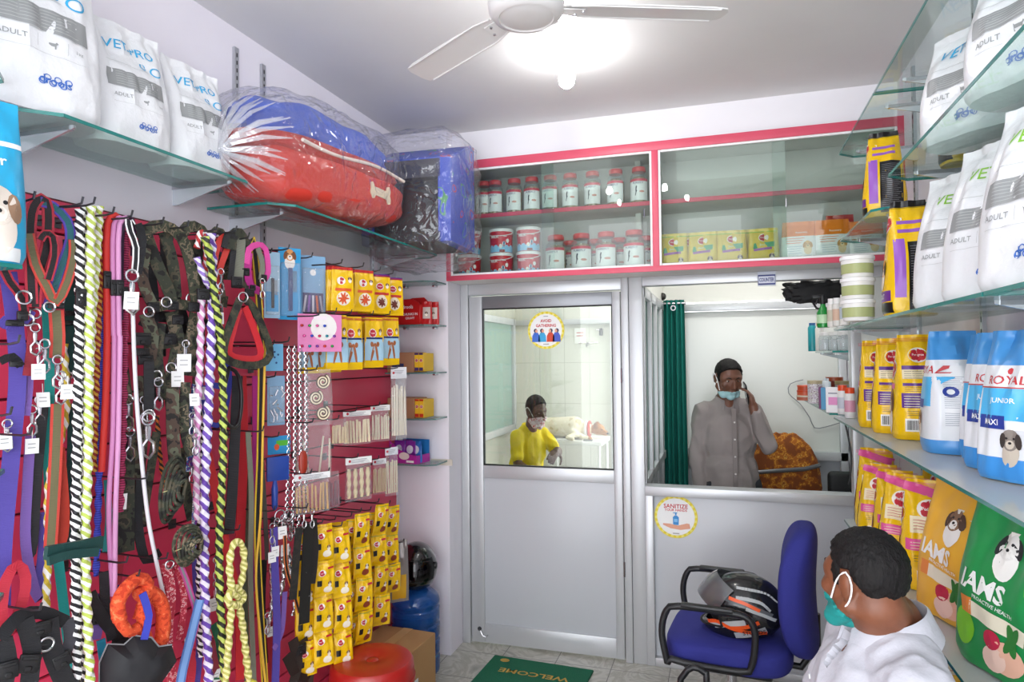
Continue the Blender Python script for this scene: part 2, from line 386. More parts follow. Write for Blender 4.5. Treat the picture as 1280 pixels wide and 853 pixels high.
mb = MB(); mb.lathe([(0, 0), (.012, 0), (.012, .006), (.004, .02), (0, .022)], DARKST, 12, Matrix.Translation((-1.375, 3.705, .09)) @ Matrix.Rotation(radians(90), 4, 'X'))
mb.tube([(-1.365, 3.69, .085), (-1.35, 3.685, .06), (-1.33, 3.69, .052), (-1.32, 3.69, .065)], .003, STEEL); mb.build('door_stop', dr)
for q in (.5, 1.55): MB().tube([(-.535, 3.70, q-.04), (-.535, 3.70, q+.04)], .006, STEEL).build('hinge', dr)
# ---- stickers on door glass and panel
def flatfn(x0, y, z0): return lambda x, z, off: V((x0+x, y-off, z0+z))
YEL = mat('#ecd62a', .5); YELL = mat('#f4ea7a', .5); RED = mat('#c8202c', .45); WH = mat('#f6f6f4', .5)
SKIN1 = mat('#e8a98c', .6)
def sticker(name, label, loc, r, art):
    mb = MB(); M = Matrix.Translation(loc) @ Matrix.Rotation(radians(90), 4, 'X')
    mb.lathe([(0, 0), (r, 0), (r, .0012), (0, .0012)], YEL, 48, M)
    fn = flatfn(loc[0], loc[1]-.0014, loc[2])
    for i in range(24): mb.patch(disc(r*.97, r*.97, 2, 1, .9, i*2*pi/24, i*2*pi/24+.13), fn, YELL, .0001)
    mb.patch(disc(r*.87, r*.87, 40, 1), fn, WH, .0002); art(mb, fn, r)
    return tag(mb.build(name, origin=V(loc)), label, 'sticker')
def art1(mb, fn, r):
    mb.patch(text('AVOID', .17*r, .03, .6*r), fn, RED, .0008, (0, .5*r)); mb.patch(text('GATHERING', .16*r, .03, 1.1*r), fn, RED, .0008, (0, .25*r))
    hair = mat('#2a2a4e', .6)
    for x, c, face in ((-.55, '#3f6fd0', 1), (-.2, '#39a9e0', 1), (.25, '#d94a32', -1), (.58, '#4a60c8', -1)):
        body = [(-.22*r, -.62*r), (.22*r, -.62*r), (.2*r, -.3*r), (.1*r, -.12*r), (-.1*r, -.12*r), (-.2*r, -.3*r)]
        mb.patch(poly(body), fn, mat(c, .6), .0006, (x*r, 0)); mb.patch(disc(.1*r, .11*r, 14, 1), fn, hair, .0007, (x*r-.02*r*face, -.02*r)); mb.patch(disc(.07*r, .09*r, 14, 1), fn, SKIN1, .0009, (x*r+.03*r*face, -.04*r))
    mb.patch(rect(.3*r, .05*r, 1, 1), fn, mat('#aaaaaa'), .0006, (0, -.74*r)); mb.patch(rect(.25*r, .04*r, 1, 1), fn, mat('#aaaaaa'), .0006, (0, .74*r))
sticker('warning_sticker', 'round yellow rimmed AVOID GATHERING sticker on door glass', (-.964, 3.7215, 1.807), .107, art1)
def art2(mb, fn, r):
    mb.patch(text('SANITIZE', .2*r, .02), fn, RED, .0008, (0, .5*r)); mb.patch(text('YOUR HANDS', .12*r, .02), fn, RED, .0008, (0, .32*r))
    b = mat('#2f8fd6', .4); mb.patch(poly([(-.13*r, -.38*r), (.13*r, -.38*r), (.14*r, -.02*r), (.06*r, .06*r), (-.06*r, .06*r), (-.14*r, -.02*r)]), fn, b, .0006)
    mb.patch(rect(.07*r, .1*r, 1, 1), fn, b, .0006, (0, .12*r)); mb.patch(rect(.2*r, .04*r, 1, 1), fn, b, .0006, (-.03*r, .19*r)); mb.patch(rect(.17*r, .15*r, 1, 1), fn, mat('#7fc0ee'), .0008, (0, -.17*r))
    mb.patch(poly([(-.6*r, -.33*r), (-.3*r, -.33*r), (.1*r, -.4*r), (.5*r, -.28*r), (.62*r, -.3*r), (.66*r, -.52*r), (.2*r, -.6*r), (-.25*r, -.55*r), (-.6*r, -.4*r)]), fn, SKIN1, .0007)
    mb.patch(rect(.3*r, .05*r, 1, 1), fn, mat('#aaaaaa'), .0006, (0, -.78*r))
sticker('hygiene_sticker', 'round SANITIZE YOUR HANDS sticker on grey counter panel', (-.262, 3.7335, .792), .113, art2)
mb = MB(); mb.box((.215, 3.7, 2.045), (.088, .004, .075), mat('#c9cfdc', .4)); fn = flatfn(.215, 3.6975, 2.04)
mb.patch(rect(.084, .052, 1, 1), fn, mat('#27337d', .4), .0004); mb.patch(rect(.078, .036, 1, 1), fn, mat('#d8dcec', .4), .0006, (0, 0)); mb.patch(text('COUNTER', .02, .03, .072), fn, mat('#27337d', .4), .0012)
tag(mb.build('counter_sign', origin=V((.215, 3.7, 2.02))), 'small blue and white COUNTER sign above the counter opening', 'sign')
# ---- ceiling fan and bulbs
FAN = (-.546, 1.917, 2.695)
f = thing('ceiling_fan', 'white three-blade ceiling fan hanging near the bulbs', 'fan', FAN)
FW = mat('#e4e2e0', .3)
MB().lathe([(0, -.035), (.05, -.036), (.075, -.03), (.08, -.028), (.083, -.032), (.1, -.028), (.112, -.012), (.115, .01), (.108, .04), (.08, .06), (.03, .068), (.018, .07)], FW, 40).build('motor_hub', f)
MB().tube([(0, 0, .06), (0, 0, .26)], .012, FW, 12).lathe([(.012, .2), (.05, .24), (.055, .285)], FW, 20).build('down_rod', f)
bl = [(.1, -.03), (.14, -.045), (.2, -.058), (.4, -.06), (.56, -.058), (.6, -.05), (.61, -.03), (.61, .03), (.6, .05), (.56, .056), (.4, .056), (.2, .05), (.14, .04), (.1, .03)]
for a in (147, 22, 268):
    mb = MB(); M = Matrix.Rotation(radians(a), 4, 'Z') @ Matrix.Rotation(radians(10 if a != 268 else 10), 4, 'X')
    mb.prism([(x, y) for x, y in bl], -.002, .002, FW, M, 'xy')
    for s_ in (-1, 1): mb.tube([(.13, s_*.04, -.003), (.2, s_*.052, -.004), (.58, s_*.052, -.004)], .003, FW, 6, M=M)
    mb.box((.13, 0, -.006), (.09, .05, .004), FW, M)
    for x in (.15, .17): mb.lathe([(0, -.012), (.004, -.012), (.005, -.008)], STEEL, 8, M @ Matrix.Translation((x, .015*(1 if x < .16 else -1), 0)))
    mb.build('blade', f)
def bulb(label, x, y):
    t = thing('light_bulb', label, 'light bulb', (x, y, ZC), 0)
    MB().lathe([(0, 0), (.042, 0), (.042, -.012), (.036, -.022), (.019, -.026), (.018, -.06), (.021, -.064), (.02, -.075), (0, -.075)], mat('#efefed', .35), 28).build('lamp_holder', t)
    MB().lathe([(.016, -.07), (.022, -.08), (.033, -.1), (.035, -.125), (.03, -.148), (.015, -.162), (0, -.165)], mat('#ffffff', .4, emit=BULB), 28).build('glowing_globe', t)
bulb('lit white bulb in a round holder beyond the fan', -.613, 2.763)
p = onZ(707, 12, 2.83); bulb('lit white bulb partly hidden behind the fan hub', p.x, p.y+.02)
# ---- wall cabinet with sliding glass over the partition
PINK = mat('#d9536b', .4); CABW = mat('#e2e0dc', .5)
CX0, CX1, CZ0, CZ1, CYF, CYB = -1.478, XR, 2.085, 2.752, 3.5, 3.86
cab = thing('wall_cabinet', 'long pink edged wall cabinet with sliding glass over the door and counter', 'cabinet', (CX0, CYB, CZ0))
def kid(mb, name, par): return mb.build(name, par, origin=None, loc=tuple(-q for q in par.location))
mb = MB(); W2 = mat('#dad8d4', .5)
ybox(mb, CX0, CX1, CZ0, CZ0+.016, CYF, CYB, CABW, .001); ybox(mb, CX0, CX1, CZ1-.016, CZ1, CYF+.01, CYB, CABW, .001)
ybox(mb, CX0, CX0+.016, CZ0+.016, CZ1-.016, CYF+.01, CYB, CABW, .001); ybox(mb, CX1-.016, CX1, CZ0+.016, CZ1-.016, CYF+.01, CYB, CABW, .001)
ybox(mb, -.332, -.312, CZ0+.016, CZ1-.016, CYF+.01, CYB-.012, CABW, .001); ybox(mb, CX0+.016, CX1-.016, CZ0+.016, CZ1-.016, CYB-.012, CYB, W2, .001)
kid(mb, 'body', cab)
mb = MB()
ybox(mb, CX0, CX1, CZ0, CZ0+.028, CYF-.006, CYF, PINK, .001); ybox(mb, CX0, CX1, CZ1-.045, CZ1, CYF-.006, CYF+.01, PINK, .001)
ybox(mb, CX0, CX0+.026, CZ0+.028, CZ1-.045, CYF-.006, CYF+.004, PINK, .001); ybox(mb, -.338, -.306, CZ0+.028, CZ1-.045, CYF-.006, CYF+.004, PINK, .001); ybox(mb, CX1-.026, CX1, CZ0+.028, CZ1-.045, CYF-.006, CYF+.004, PINK, .001)
kid(mb, 'pink_edging', cab)
mb = MB()
for a, b in ((CX0+.026, -.338), (-.306, CX1-.026)): frame_rect(mb, a, b, CZ0+.028, CZ1-.045, .012, CYF+.006, .016, WHITE)
kid(mb, 'glass_channel', cab)
for a, b in ((CX0+.016, -.332), (-.312, CX1-.016)):
    mb = MB(); ybox(mb, a, b, 2.445, 2.463, CYF+.075, CYB-.012, CABW, .001); ybox(mb, a, b, 2.443, 2.465, CYF+.07, CYF+.0755, PINK, .001); kid(mb, 'shelf', cab)
CG = film('#f1f7f4', .3, .02)
for a, b, y in ((CX0+.03, -.86, .014), (-.93, -.34, .022), (-.304, .3, .014), (.24, CX1-.03, .022)):
    mb = MB(); ybox(mb, a, b, CZ0+.03, CZ1-.05, CYF+y, CYF+y+.004, CG, .0005); kid(mb, 'glass_pane', cab)
for x in (-.38, .3): mb = MB(); mb.tube([(x, CYF+.012, 2.37), (x, CYF+.012, 2.41)], .004, STEEL, 8); kid(mb, 'handle', cab)
# ============================================================= BAGS, JARS, SHELVES
def bag(name, w, h, d, base, art=None, side=None, n=3.2, top=.06, wr=.006, seed=0, taper=.1, flat=False, crimp=None, belly=.5, regions=None, parent=None, back=None, left=None):
    """filled pouch standing on z=0, front towards -y; flat=True: pillow pack sealed at both ends"""
    so = V((seed*3.1, seed*1.7, seed*.9))
    def W(z):
        t = z/h
        return w/2*((1-taper*max(0, t-.25)/.75)*(1 if flat else min(1, .93+t*1.2)))
    def D(z):
        t = min(max(z/h, 0), 1)
        if flat: q = max(0, min((t-top)/(1-2*top), 1)); return max(.0012, d/2*(max(0, 1-abs(2*q-1)**2.4))**.6)
        q = min(t/(1-top), 1); a = (1-max(0, (q-belly)/(1-belly))**1.7); b = min(1, .93+q*1.6)
        return max(.0012, d/2*a*b)
    def wrk(x, z):
        t = z/h; k = wr*(.6+.9*t)
        a = noise.noise(V((x*9/max(w, .1)*.3, z*5/max(h, .1)*.35, 0))*2.2+so)
        b = 1-abs(noise.noise(V((x*22, z*13, 1))*1.0+so))*2
        return k*(a*1.3 + (b*b*(1 if b > 0 else -1))*.35 - .2)
    def front(x, z, off=0):
        z = min(max(z, 0), h); r = min(abs(x)/W(z), 1); y = -D(z)*(1-r**n)**(1/n)
        return V((x, y + wrk(x, z)*(1-r**4) - off, z))
    def right(s, z, off=0, sgn=1):
        z = min(max(z, 0), h); Dz = D(z); r = min(abs(s)/Dz, 1)
        return V((sgn*(W(z)*(1-r**n)**(1/n) + off), s, z))
    mb = MB(); big = h > .3; nz, na = (54, 80) if big else (30, 48); vs = []; zs = [h*(j/nz) for j in range(nz+1)]
    for z in zs:
        for i in range(na):
            a = 2*pi*i/na; x = W(z)*math.copysign(abs(cos(a))**(2/n), cos(a)); y = D(z)*math.copysign(abs(sin(a))**(2/n), sin(a))
            r = min(abs(x)/W(z), 1); vs.append((x, y + wrk(x, z)*(1-r**4), z))
    groups = {}
    for j in range(nz):
        for i in range(na):
            f = (j*na+i, j*na+(i+1) % na, (j+1)*na+(i+1) % na, (j+1)*na+i); zc = (zs[j]+zs[j+1])/2/h; a = 360*(i+.5)/na
            mm = base
            if regions:
                q = regions(zc, a)
                if q: mm = q
            groups.setdefault(mm, []).append(f)
    allf = [f for g in groups.values() for f in g]; 
    mb.add(vs, [], base)
    off0 = 0
    for mm, g in groups.items():
        k = mb.idx(mm)
        for f in g: mb.f.append(list(f)); mb.mi.append(k); mb.sm.append(True); mb.uv += [(0, 0)]*4
    mb.f.append(list(range(na))); mb.mi.append(0); mb.sm.append(True); mb.uv += [(0, 0)]*na
    t0 = nz*na; mb.f.append([t0+i for i in range(na)]); mb.mi.append(0); mb.sm.append(True); mb.uv += [(0, 0)]*na
    if crimp:
        for k in range(3): mb.patch(rect(w*.9, .0015, 6, 1), front, crimp, .0012, (0, h*(.965-k*.014)))
    if art: art(mb, front, w, h)
    if side: side(mb, lambda x, z, off=0: right(x, z, off), d, h)
    if left: left(mb, lambda x, z, off=0: right(-x, z, off, -1), d, h)
    if back: back(mb, lambda x, z, off=0: front(x, z, -off), w, h)
    return mb.build(name, parent)
cC = lambda c, r=.3: mat(c, r)
PY = mat('#f2c40c', .27, spec=.6, bump=.5, bscale=26); PY2 = mat('#e5ac14', .3, spec=.6); CREAM = mat('#efe3c0', .5); PRED = mat('#c22033', .4)
def logo(mb, fn, x, z, s, word='Pedigree'):
    mb.patch(disc(s*1.15, s, 20, 1), fn, mat('#f6efe6', .4), .0014, (x, z)); 
    for i in range(8): mb.patch(disc(s*.36, s*.36, 10, 1), fn, PRED, .0018, (x+cos(i*pi/4)*s*.62, z+sin(i*pi/4)*s*.5))
    mb.patch(disc(s*.85, s*.7, 18, 1), fn, PRED, .002, (x, z)); mb.patch(text(word, s*.42, .01, s*1.35), fn, WH, .0026, (x, z))
def doggy(mb, fn, x, z, s, fur='#c9a06a', ear='#8a5a32', chest='#efe4d2', off=.0016):
    F, E = mat(fur, .6), mat(ear, .6)
    mb.patch(disc(.55*s, .75*s, 18, 2), fn, mat(chest, .6), off, (x, z-.75*s)); mb.patch(disc(.5*s, .6*s, 18, 2), fn, F, off+.0003, (x, z))
    for q in (-1, 1): mb.patch(disc(.2*s, .45*s, 12, 1), fn, E, off+.0006, (x+q*.46*s, z-.05*s), rot=q*.2); mb.patch(disc(.07*s, .07*s, 8, 1), fn, BLACK, off+.0009, (x+q*.19*s, z+.1*s))
    mb.patch(disc(.25*s, .25*s, 12, 1), fn, mat(chest, .6), off+.0006, (x, z-.25*s)); mb.patch(disc(.1*s, .075*s, 10, 1), fn, BLACK, off+.0011, (x, z-.16*s))
def lines(mb, fn, x, z, w, n, c, gap=.007, th=.0022, off=.0018, ragged=True):
    for i in range(n):
        ww = w*(1-.25*((i*37) % 5)/5 if ragged else 1); mb.patch(rect(ww, th, 3, 1), fn, c, off, (x-(w-ww)/2, z-i*gap))
def barcode(mb, fn, x, z, w, h):
    mb.patch(rect(w, h, 3, 2), fn, WH, .0014, (x, z)); r = random.Random(3); q = -w*.42
    while q < w*.42: t = r.choice((.0012, .002, .003)); mb.patch(rect(t, h*.75, 1, 2), fn, BLACK, .002, (x+q, z)); q += t+r.choice((.0015, .0025))
def pedi_big(accent='#5b2d86'):
    A = mat(accent, .35); A2 = mat('#e2569a', .35) if accent != '#5b2d86' else A
    def art(mb, fn, w, h):
        logo(mb, fn, 0, h*.72, w*.2); mb.patch(rect(w*.7, h*.045, 6, 2), fn, WH, .0014, (0, h*.56)); mb.patch(rect(w*.55, h*.05, 6, 2), fn, A, .0016, (.02, h*.49))
        doggy(mb, fn, 0, h*.32, w*.3, '#b98a56', '#6d4327'); mb.patch(rect(w*.7, .02, 6, 1), fn, A2, .0016, (0, h*.86)); mb.patch(rect(w*.5, .01, 5, 1), fn, PRED, .0016, (0, h*.9))
        mb.patch(disc(.024, .016, 12, 1), fn, mat('#a8452c', .5), .0016, (w*.28, h*.1)); mb.patch(rect(w*.3, .03, 3, 1), fn, A, .0016, (-w*.2, h*.07))
    def side(mb, fn, d, h):
        logo(mb, fn, 0, h*.8, d*.16); dk = mat('#4b4030', .5)
        mb.patch(rect(d*.62, .014, 4, 1), fn, A, .0016, (0, h*.68)); mb.patch(rect(d*.62, .035, 4, 2), fn, CREAM, .0014, (0, h*.62)); lines(mb, fn, 0, h*.645, d*.55, 4, dk, .008, .0015)
        mb.patch(rect(d*.62, .01, 4, 1), fn, A, .0016, (0, h*.52)); lines(mb, fn, 0, h*.495, d*.55, 3, dk, .007, .0014)
        mb.patch(rect(d*.68, .052, 4, 3), fn, A, .0016, (0, h*.37)); lines(mb, fn, 0, h*.41, d*.6, 5, CREAM, .009, .0022, .0022)
        lines(mb, fn, 0, h*.27, d*.5, 3, dk, .007, .0012); barcode(mb, fn, -d*.08, h*.14, d*.42, .045); mb.patch(rect(d*.14, .006, 1, 1), fn, dk, .0016, (d*.3, h*.13))
    return art, side
def pedi_black_art():
    BK = mat('#17161a', .3); PU = mat('#9a5cc0', .35)
    def art(mb, fn, w, h):
        logo(mb, fn, 0, h*.8, w*.17); doggy(mb, fn, 0, h*.42, w*.3, '#e6a23c', '#2a1a10'); mb.patch(rect(w*.8, h*.09, 6, 3), fn, mat('#6b2d86', .35), .0014, (0, h*.17))
        mb.patch(text('ADULT', .016, .02), fn, WH, .0022, (0, h*.17)); mb.patch(rect(w*.85, h*.09, 6, 2), fn, BK, .0014, (0, h*.07))
    def side(mb, fn, d, h):
        mb.patch(rect(d*.5, h*.58, 4, 12), fn, BK, .0012, (d*.16, h*.33)); mb.patch(rect(d*.2, h*.5, 2, 10), fn, PU, .0014, (-d*.24, h*.4))
        lines(mb, fn, d*.16, h*.58, d*.42, 24, mat('#9d9da5', .4), .0085, .0012, .002)
        mb.patch(rect(d*.5, .012, 3, 1), fn, PU, .0014, (0, h*.72)); mb.patch(rect(d*.5, .012, 3, 1), fn, PU, .0014, (0, h*.8))
    return art, side
def white_bag_art(top='PET-PRO', col='#35a7d8', green=False, mark='drools'):
    GY = mat('#949797', .4); C = mat('#8cc63f' if green else col, .4); LG = mat('#c9cccc', .4)
    def art(mb, fn, w, h):
        mb.patch(text(top, .034 if not green else .03, .005), fn, C, .002, (0, h*.8)) if top else None
        mb.patch(disc(.022, .018, 18, 1, .75), fn, C, .002, (w*.27, h*.665)); mb.patch(disc(.014, .014, 14, 1, .7), fn, C, .002, (w*.12, h*.68)); mb.patch(rect(w*.5, .002, 5, 1), fn, LG, .0016, (-w*.08, h*.64))
        mb.patch(rect(w*.68, h*.135, 8, 4), fn, GY, .0016, (0, h*.5)); lines(mb, fn, .0, h*.548, w*.52, 6, mat('#b9bcbc', .4), h*.019, .0014, .0026)
        mb.patch(text('ADULT', .013, .005), fn, GY, .002, (-w*.2, h*.37)); mb.patch(rect(.0012, .03, 1, 2), fn, LG, .0016, (-w*.04, h*.37)); mb.patch(rect(.0012, .03, 1, 2), fn, LG, .0016, (w*.17, h*.37))
        mb.patch(poly([(-.01, -.004), (.006, -.004), (.006, -.01), (.009, -.01), (.009, 0), (.014, .004), (.01, .008), (.007, .004), (-.008, .004), (-.012, .008), (-.011, 0), (-.011, -.01), (-.008, -.01)]), fn, GY, .002, (w*.06, h*.37))
        mb.patch(rect(w*.6, .0012, 6, 1), fn, LG, .0016, (0, h*.31)); mb.patch(rect(w*.6, .0012, 6, 1), fn, LG, .0016, (0, h*.43)); mb.patch(text('3 kg', .01, .005), fn, GY, .002, (w*.26, h*.37))
        mb.patch(text(mark, .021, .012), fn, mat('#3a6cc0', .4), .0022, (w*.08, h*.17)) if mark else None
        for i in range(6): mb.patch(disc(.009, .008, 12, 1, .7), fn, mat('#3a6cc0', .4), .0018, (w*.08+(i-2.5)*.012, h*.17+(.006 if i % 2 else -.006)))
    return art
def royal_art(mb, fn, w, h):
    B = mat('#3f93dc', .3); DB = mat('#2b3f98', .35); R = mat('#c5343a', .4)
    mb.patch(text('ROYAL', .021, .006), fn, R, .0022, (0, h*.66)); mb.patch(rect(w*.9, .003, 6, 1), fn, R, .002, (0, h*.61)); mb.patch(disc(.006, .008, 8, 1), fn, R, .002, (0, h*.72))
    mb.patch(rect(w*.75, .075, 8, 4), fn, mat('#4fb4e8', .3), .0016, (0, h*.5)); mb.patch(text('JUNIOR', .016, .01), fn, WH, .0024, (0, h*.52)); mb.patch(rect(w*.42, .032, 5, 2), fn, DB, .002, (-w*.15, h*.38)); mb.patch(text('MAXI', .014, .01), fn, WH, .0028, (-w*.15, h*.38))
    doggy(mb, fn, w*.12, h*.27, w*.22, '#8a8078', '#3c3430', '#cfc4b4'); mb.patch(rect(w*.3, .03, 3, 1), fn, WH, .0014, (w*.27, h*.38)); mb.patch(rect(w*.92, h*.13, 8, 4), fn, B, .0014, (0, h*.085))
def royal_side(mb, fn, d, h):
    mb.patch(rect(d*.6, h*.58, 5, 10), fn, mat('#eceef0', .4), .0012, (.0, h*.42)); g = mat('#7d8698', .5)
    for q in (.62, .47, .33): lines(mb, fn, -d*.1, h*q, d*.3, 7, g, .006, .0011, .002)
    for q in (.62, .45): mb.patch(rect(d*.14, h*.1, 2, 3), fn, mat('#c9ccd2', .4), .002, (d*.22, h*q))
    mb.patch(disc(d*.12, d*.09, 16, 1, .5), fn, mat('#2b3f98', .4), .002, (-d*.15, h*.5))
def iams_art(green):
    def art(mb, fn, w, h):
        mb.patch(text('IAMS', .046, .03), fn, WH, .0026, (-w*.12, h*.47), rot=-.12); 
        doggy(mb, fn, w*.02, h*.73, w*.17, '#e9e6e2' if green else '#8a6a52', '#26262a' if green else '#4a3328', '#f3f0ec')
        mb.patch(text('PROACTIVE HEALTH', .009, .01), fn, WH, .0024, (-w*.02, h*.38), rot=-.12); mb.patch(rect(w*.5, .035, 5, 2), fn, mat('#ece3cc', .4), .0018, (w*.02, h*.3), rot=-.12); mb.patch(rect(w*.12, .04, 2, 2), fn, mat('#ec8a3c', .4), .002, (-w*.27, h*.33))
        mb.patch(disc(.05, .035, 18, 2), fn, mat('#eeb9a0', .5), .002, (w*.12, h*.13)); mb.patch(disc(.035, .028, 16, 2), fn, mat('#f4cfc0', .5), .0024, (w*.02, h*.1)); mb.patch(disc(.024, .022, 14, 1), fn, mat('#c22a4a', .4), .0026, (w*.0, h*.2))
        for a in (.3, -.5): mb.patch(disc(.012, .036, 14, 1), fn, mat('#2f7a34', .5), .003, (w*.16, h*.24), rot=a)
        if green:
            for q in ((.34, .82), (.36, .55), (-.3, .2)): mb.patch(disc(.035, .045, 18, 2), fn, mat('#7fca2c', .4), .0016, (w*q[0], h*q[1]))
    def side(mb, fn, d, h):
        mb.patch(rect(d*.5, h*.3, 4, 5), fn, mat('#e4e2da', .4), .0016, (0, h*.66)); lines(mb, fn, 0, h*.78, d*.4, 12, mat('#8a8a80'), .008, .0012, .0022)
        for q in range(6): mb.patch(rect(d*.08, .012, 1, 1), fn, mat('#e8702c', .4), .0018, (-d*.3, h*(.2+.06*q)))
    return art, side
# ---- right-hand glass shelves (bolted to the right wall)
def glass_shelf(label, x0, x1, y0, y1, z, cham=(), group=None, sgn=1, tint=None, edge_open='x0'):
    """pane from wall to free edge; cham lists the cut free corners"""
    t = .010; pts = [(x0, y0), (x1, y0), (x1, y1), (x0, y1)]; c = .07
    free = x0 if edge_open == 'x0' else x1; wall = x1 if edge_open == 'x0' else x0
    P = []
    q = c if free < wall else -c
    P.append((wall, y0)); P += [(free+q, y0), (free, y0+c)] if 'near' in cham else [(free, y0)]
    P += [(free, y1-c), (free+q, y1)] if 'far' in cham else [(free, y1)]
    P.append((wall, y1))
    th = thing('glass_shelf', label, 'glass shelf', (wall, (y0+y1)/2, z))
    mb = MB(); mb.prism(P, 0, t, tint or film('#edf6f3', .3, .02), None, 'xy'); 
    o = mb.build('pane', th, loc=(-wall, -(y0+y1)/2, -t))
    mb = MB(); s = .0007
    for a, b in zip(P, P[1:]):
        d = (V(b)-V(a)); L = d.length; d.normalize(); n_ = V((d.y, -d.x)); mid = (V(a)+V(b))/2
        mb.box((mid.x, mid.y, t/2), (L, .0016, t*.9), GEDGE, rz=atan2(d.y, d.x))
    mb.build('polished_edge', th, loc=(-wall, -(y0+y1)/2, -t))
    k = -1 if free < wall else 1
    for y in (y0+.12, y1-.12):
        mb = MB()
        mb.prism([(0, -t), (0, -.075), (k*.02, -.075), (k*.24, -t-.008), (k*.24, -t)], y-(y0+y1)/2-.003, y-(y0+y1)/2+.003, mat('#dfe6ea', .15, .6), None, 'xz')
        mb.box((k*.115, y-(y0+y1)/2, -t-.006), (.23, .014, .012), STEEL)
        mb.build('bracket', th)
    return th
XE = .51
glass_shelf('top glass shelf on the right wall nearest the partition', XE, XR, 2.60, 3.40, 2.56, ('far',))
glass_shelf('top glass shelf on the right wall, nearer part close to the ceiling', XE, XR, 1.1, 2.59, 2.56)
glass_shelf('second glass shelf from the top under big white bag on the right', XE, XR, .9, 2.48, 2.225, ('far',))
glass_shelf('short glass shelf under the yellow and black bag beside the cabinet', XE, XR, 2.62, 3.42, 2.17, ('near', 'far'))
glass_shelf('long glass shelf at head height carrying white bags and stacked tubs', XE, XR, 1.62, 3.6, 1.777)
glass_shelf('long glass shelf at head height, piece nearest the camera', XE, XR, .7, 1.61, 1.777)
GSH = film('#dfe4dc', .5, .02, op=.4)
glass_shelf('middle glass shelf carrying yellow dog food bags', XE, XR, 2.74, 3.66, 1.345, (), tint=GSH)
glass_shelf('middle glass shelf carrying blue and white puppy food bags', XE, XR, .9, 2.735, 1.345, tint=GSH)
glass_shelf('low glass shelf crowded with yellow, orange and green bags', XE, XR, .9, 3.42, .90, tint=GSH)
glass_shelf('lowest glass shelf behind the seated man', XE, XR, 1.2, 3.42, .47, tint=GSH)
# wall strips
for y in (1.4, 2.55, 3.3):
    mb = MB(); mb.box((XR-.006, y, 1.6), (.012, .025, 2.6), mat('#bfc2c6', .3, .8))
    for k in range(60): mb.box((XR-.0125, y, .4+k*.04), (.001, .006, .018), BLACK)
    struct(mb.build('trim_3'))
RB = -90
def put(o, label, cat, loc, rz, group=None, rx=0, ry=0): 
    o.location = loc; o.rotation_euler = (radians(rx), radians(ry), radians(rz)); return tag(o, label, cat, group)
def again(o, label, loc, rz, rx=0, ry=0, s=None):
    c = dup(o, loc, (radians(rx), radians(ry), radians(rz)), label); 
    if s: c.scale = s
    return c
def gus_dog(c1='#b98a56', c2='#6d4327'):
    def f(mb, fn, d, h): doggy(mb, fn, 0, h*.36, d*.42, c1, c2); logo(mb, fn, 0, h*.66, d*.2); mb.patch(rect(d*.5, .02, 4, 2), fn, mat('#e2569a', .35), .0018, (0, h*.5))
    return f
a, s_ = pedi_big()
yb = bag('dog_food_bag', .17, .375, .19, PY, s_, None, left=gus_dog(), seed=1, wr=.008, crimp=PRED, top=.05, belly=.45, taper=.3)
G1 = 'yellow dog food bags on the middle right shelf'
put(yb, 'yellow dog food bag with purple panels and barcode beside the blue white bags', 'dog food bag', (.665, 2.78, 1.346), -7, G1, rx=-1)
again(yb, 'yellow dog food bag second in the row behind the barcode bag', (.635, 2.99, 1.346), -12, s=(.95, .95, .98))
again(yb, 'yellow dog food bag at the far end of the middle right shelf', (.62, 3.21, 1.346), -10, s=(.92, .92, .97))
again(yb, 'yellow dog food bag squeezed at the back beside the blue and white bags', (.76, 2.58, 1.346), 4, s=(.5, .5, 1))
RW = mat('#e9ecf0', .3, spec=.6); RBl = mat('#4a97da', .28, spec=.6)
def royal_gus(mb, fn, d, h):
    mb.patch(rect(d*.8, .09, 6, 4), fn, mat('#4fb4e8', .3), .0016, (0, h*.5)); mb.patch(text('ROYAL', .024, .006), fn, mat('#c5343a', .4), .0022, (d*.1, h*.68)); doggy(mb, fn, -d*.1, h*.28, d*.2, '#c9a06a', '#8a5a32'); mb.patch(rect(d*.4, .026, 4, 2), fn, mat('#2b3f98', .35), .002, (-d*.1, h*.4))
rg = lambda t, a: RBl if (t > .76 or t < .12) else None
rb = bag('puppy_food_bag', .18, .375, .2, RW, royal_side, None, left=royal_gus, seed=4, wr=.01, top=.05, belly=.4, taper=.3, regions=rg)
G2 = 'blue and white puppy food bags on the middle right shelf'
put(rb, 'blue and white puppy food bag with white text side, next to the yellow bags', 'dog food bag', (.68, 2.42, 1.346), -4, G2, rx=-1)
rb2 = bag('puppy_food_bag', .19, .36, .12, RW, royal_art, royal_side, seed=5, wr=.01, top=.05, belly=.4, regions=rg)
put(rb2, 'blue and white puppy food bag second from the yellow bags', 'dog food bag', (.73, 2.23, 1.346), -58, G2, rx=-2)
again(rb2, 'blue and white puppy food bag with its front pushed forward on the shelf', (.69, 2.06, 1.346), -58, rx=-3)
again(rb2, 'blue and white puppy food bag cut by the right picture edge', (.67, 1.90, 1.346), -62, rx=-3)
WB = mat('#e6e8ea', .28, spec=.6, bump=.6, bscale=18); BKm = mat('#17161a', .3)
a, s_ = pedi_black_art()
kb = bag('dog_food_bag', .16, .39, .17, PY, s_, None, left=a, seed=6, wr=.009, crimp=BKm, top=.05, belly=.45, taper=.35, regions=lambda t, a: BKm if t > .95 else None)
put(kb, 'yellow, purple and black dog food bag standing beside the white tubs', 'dog food bag', (.60, 2.57, 1.778), -4)
wb = bag('pet_food_sack', .3, .40, .17, WB, white_bag_art('VET-PRO', green=True), seed=8, wr=.013, top=.05, belly=.4)
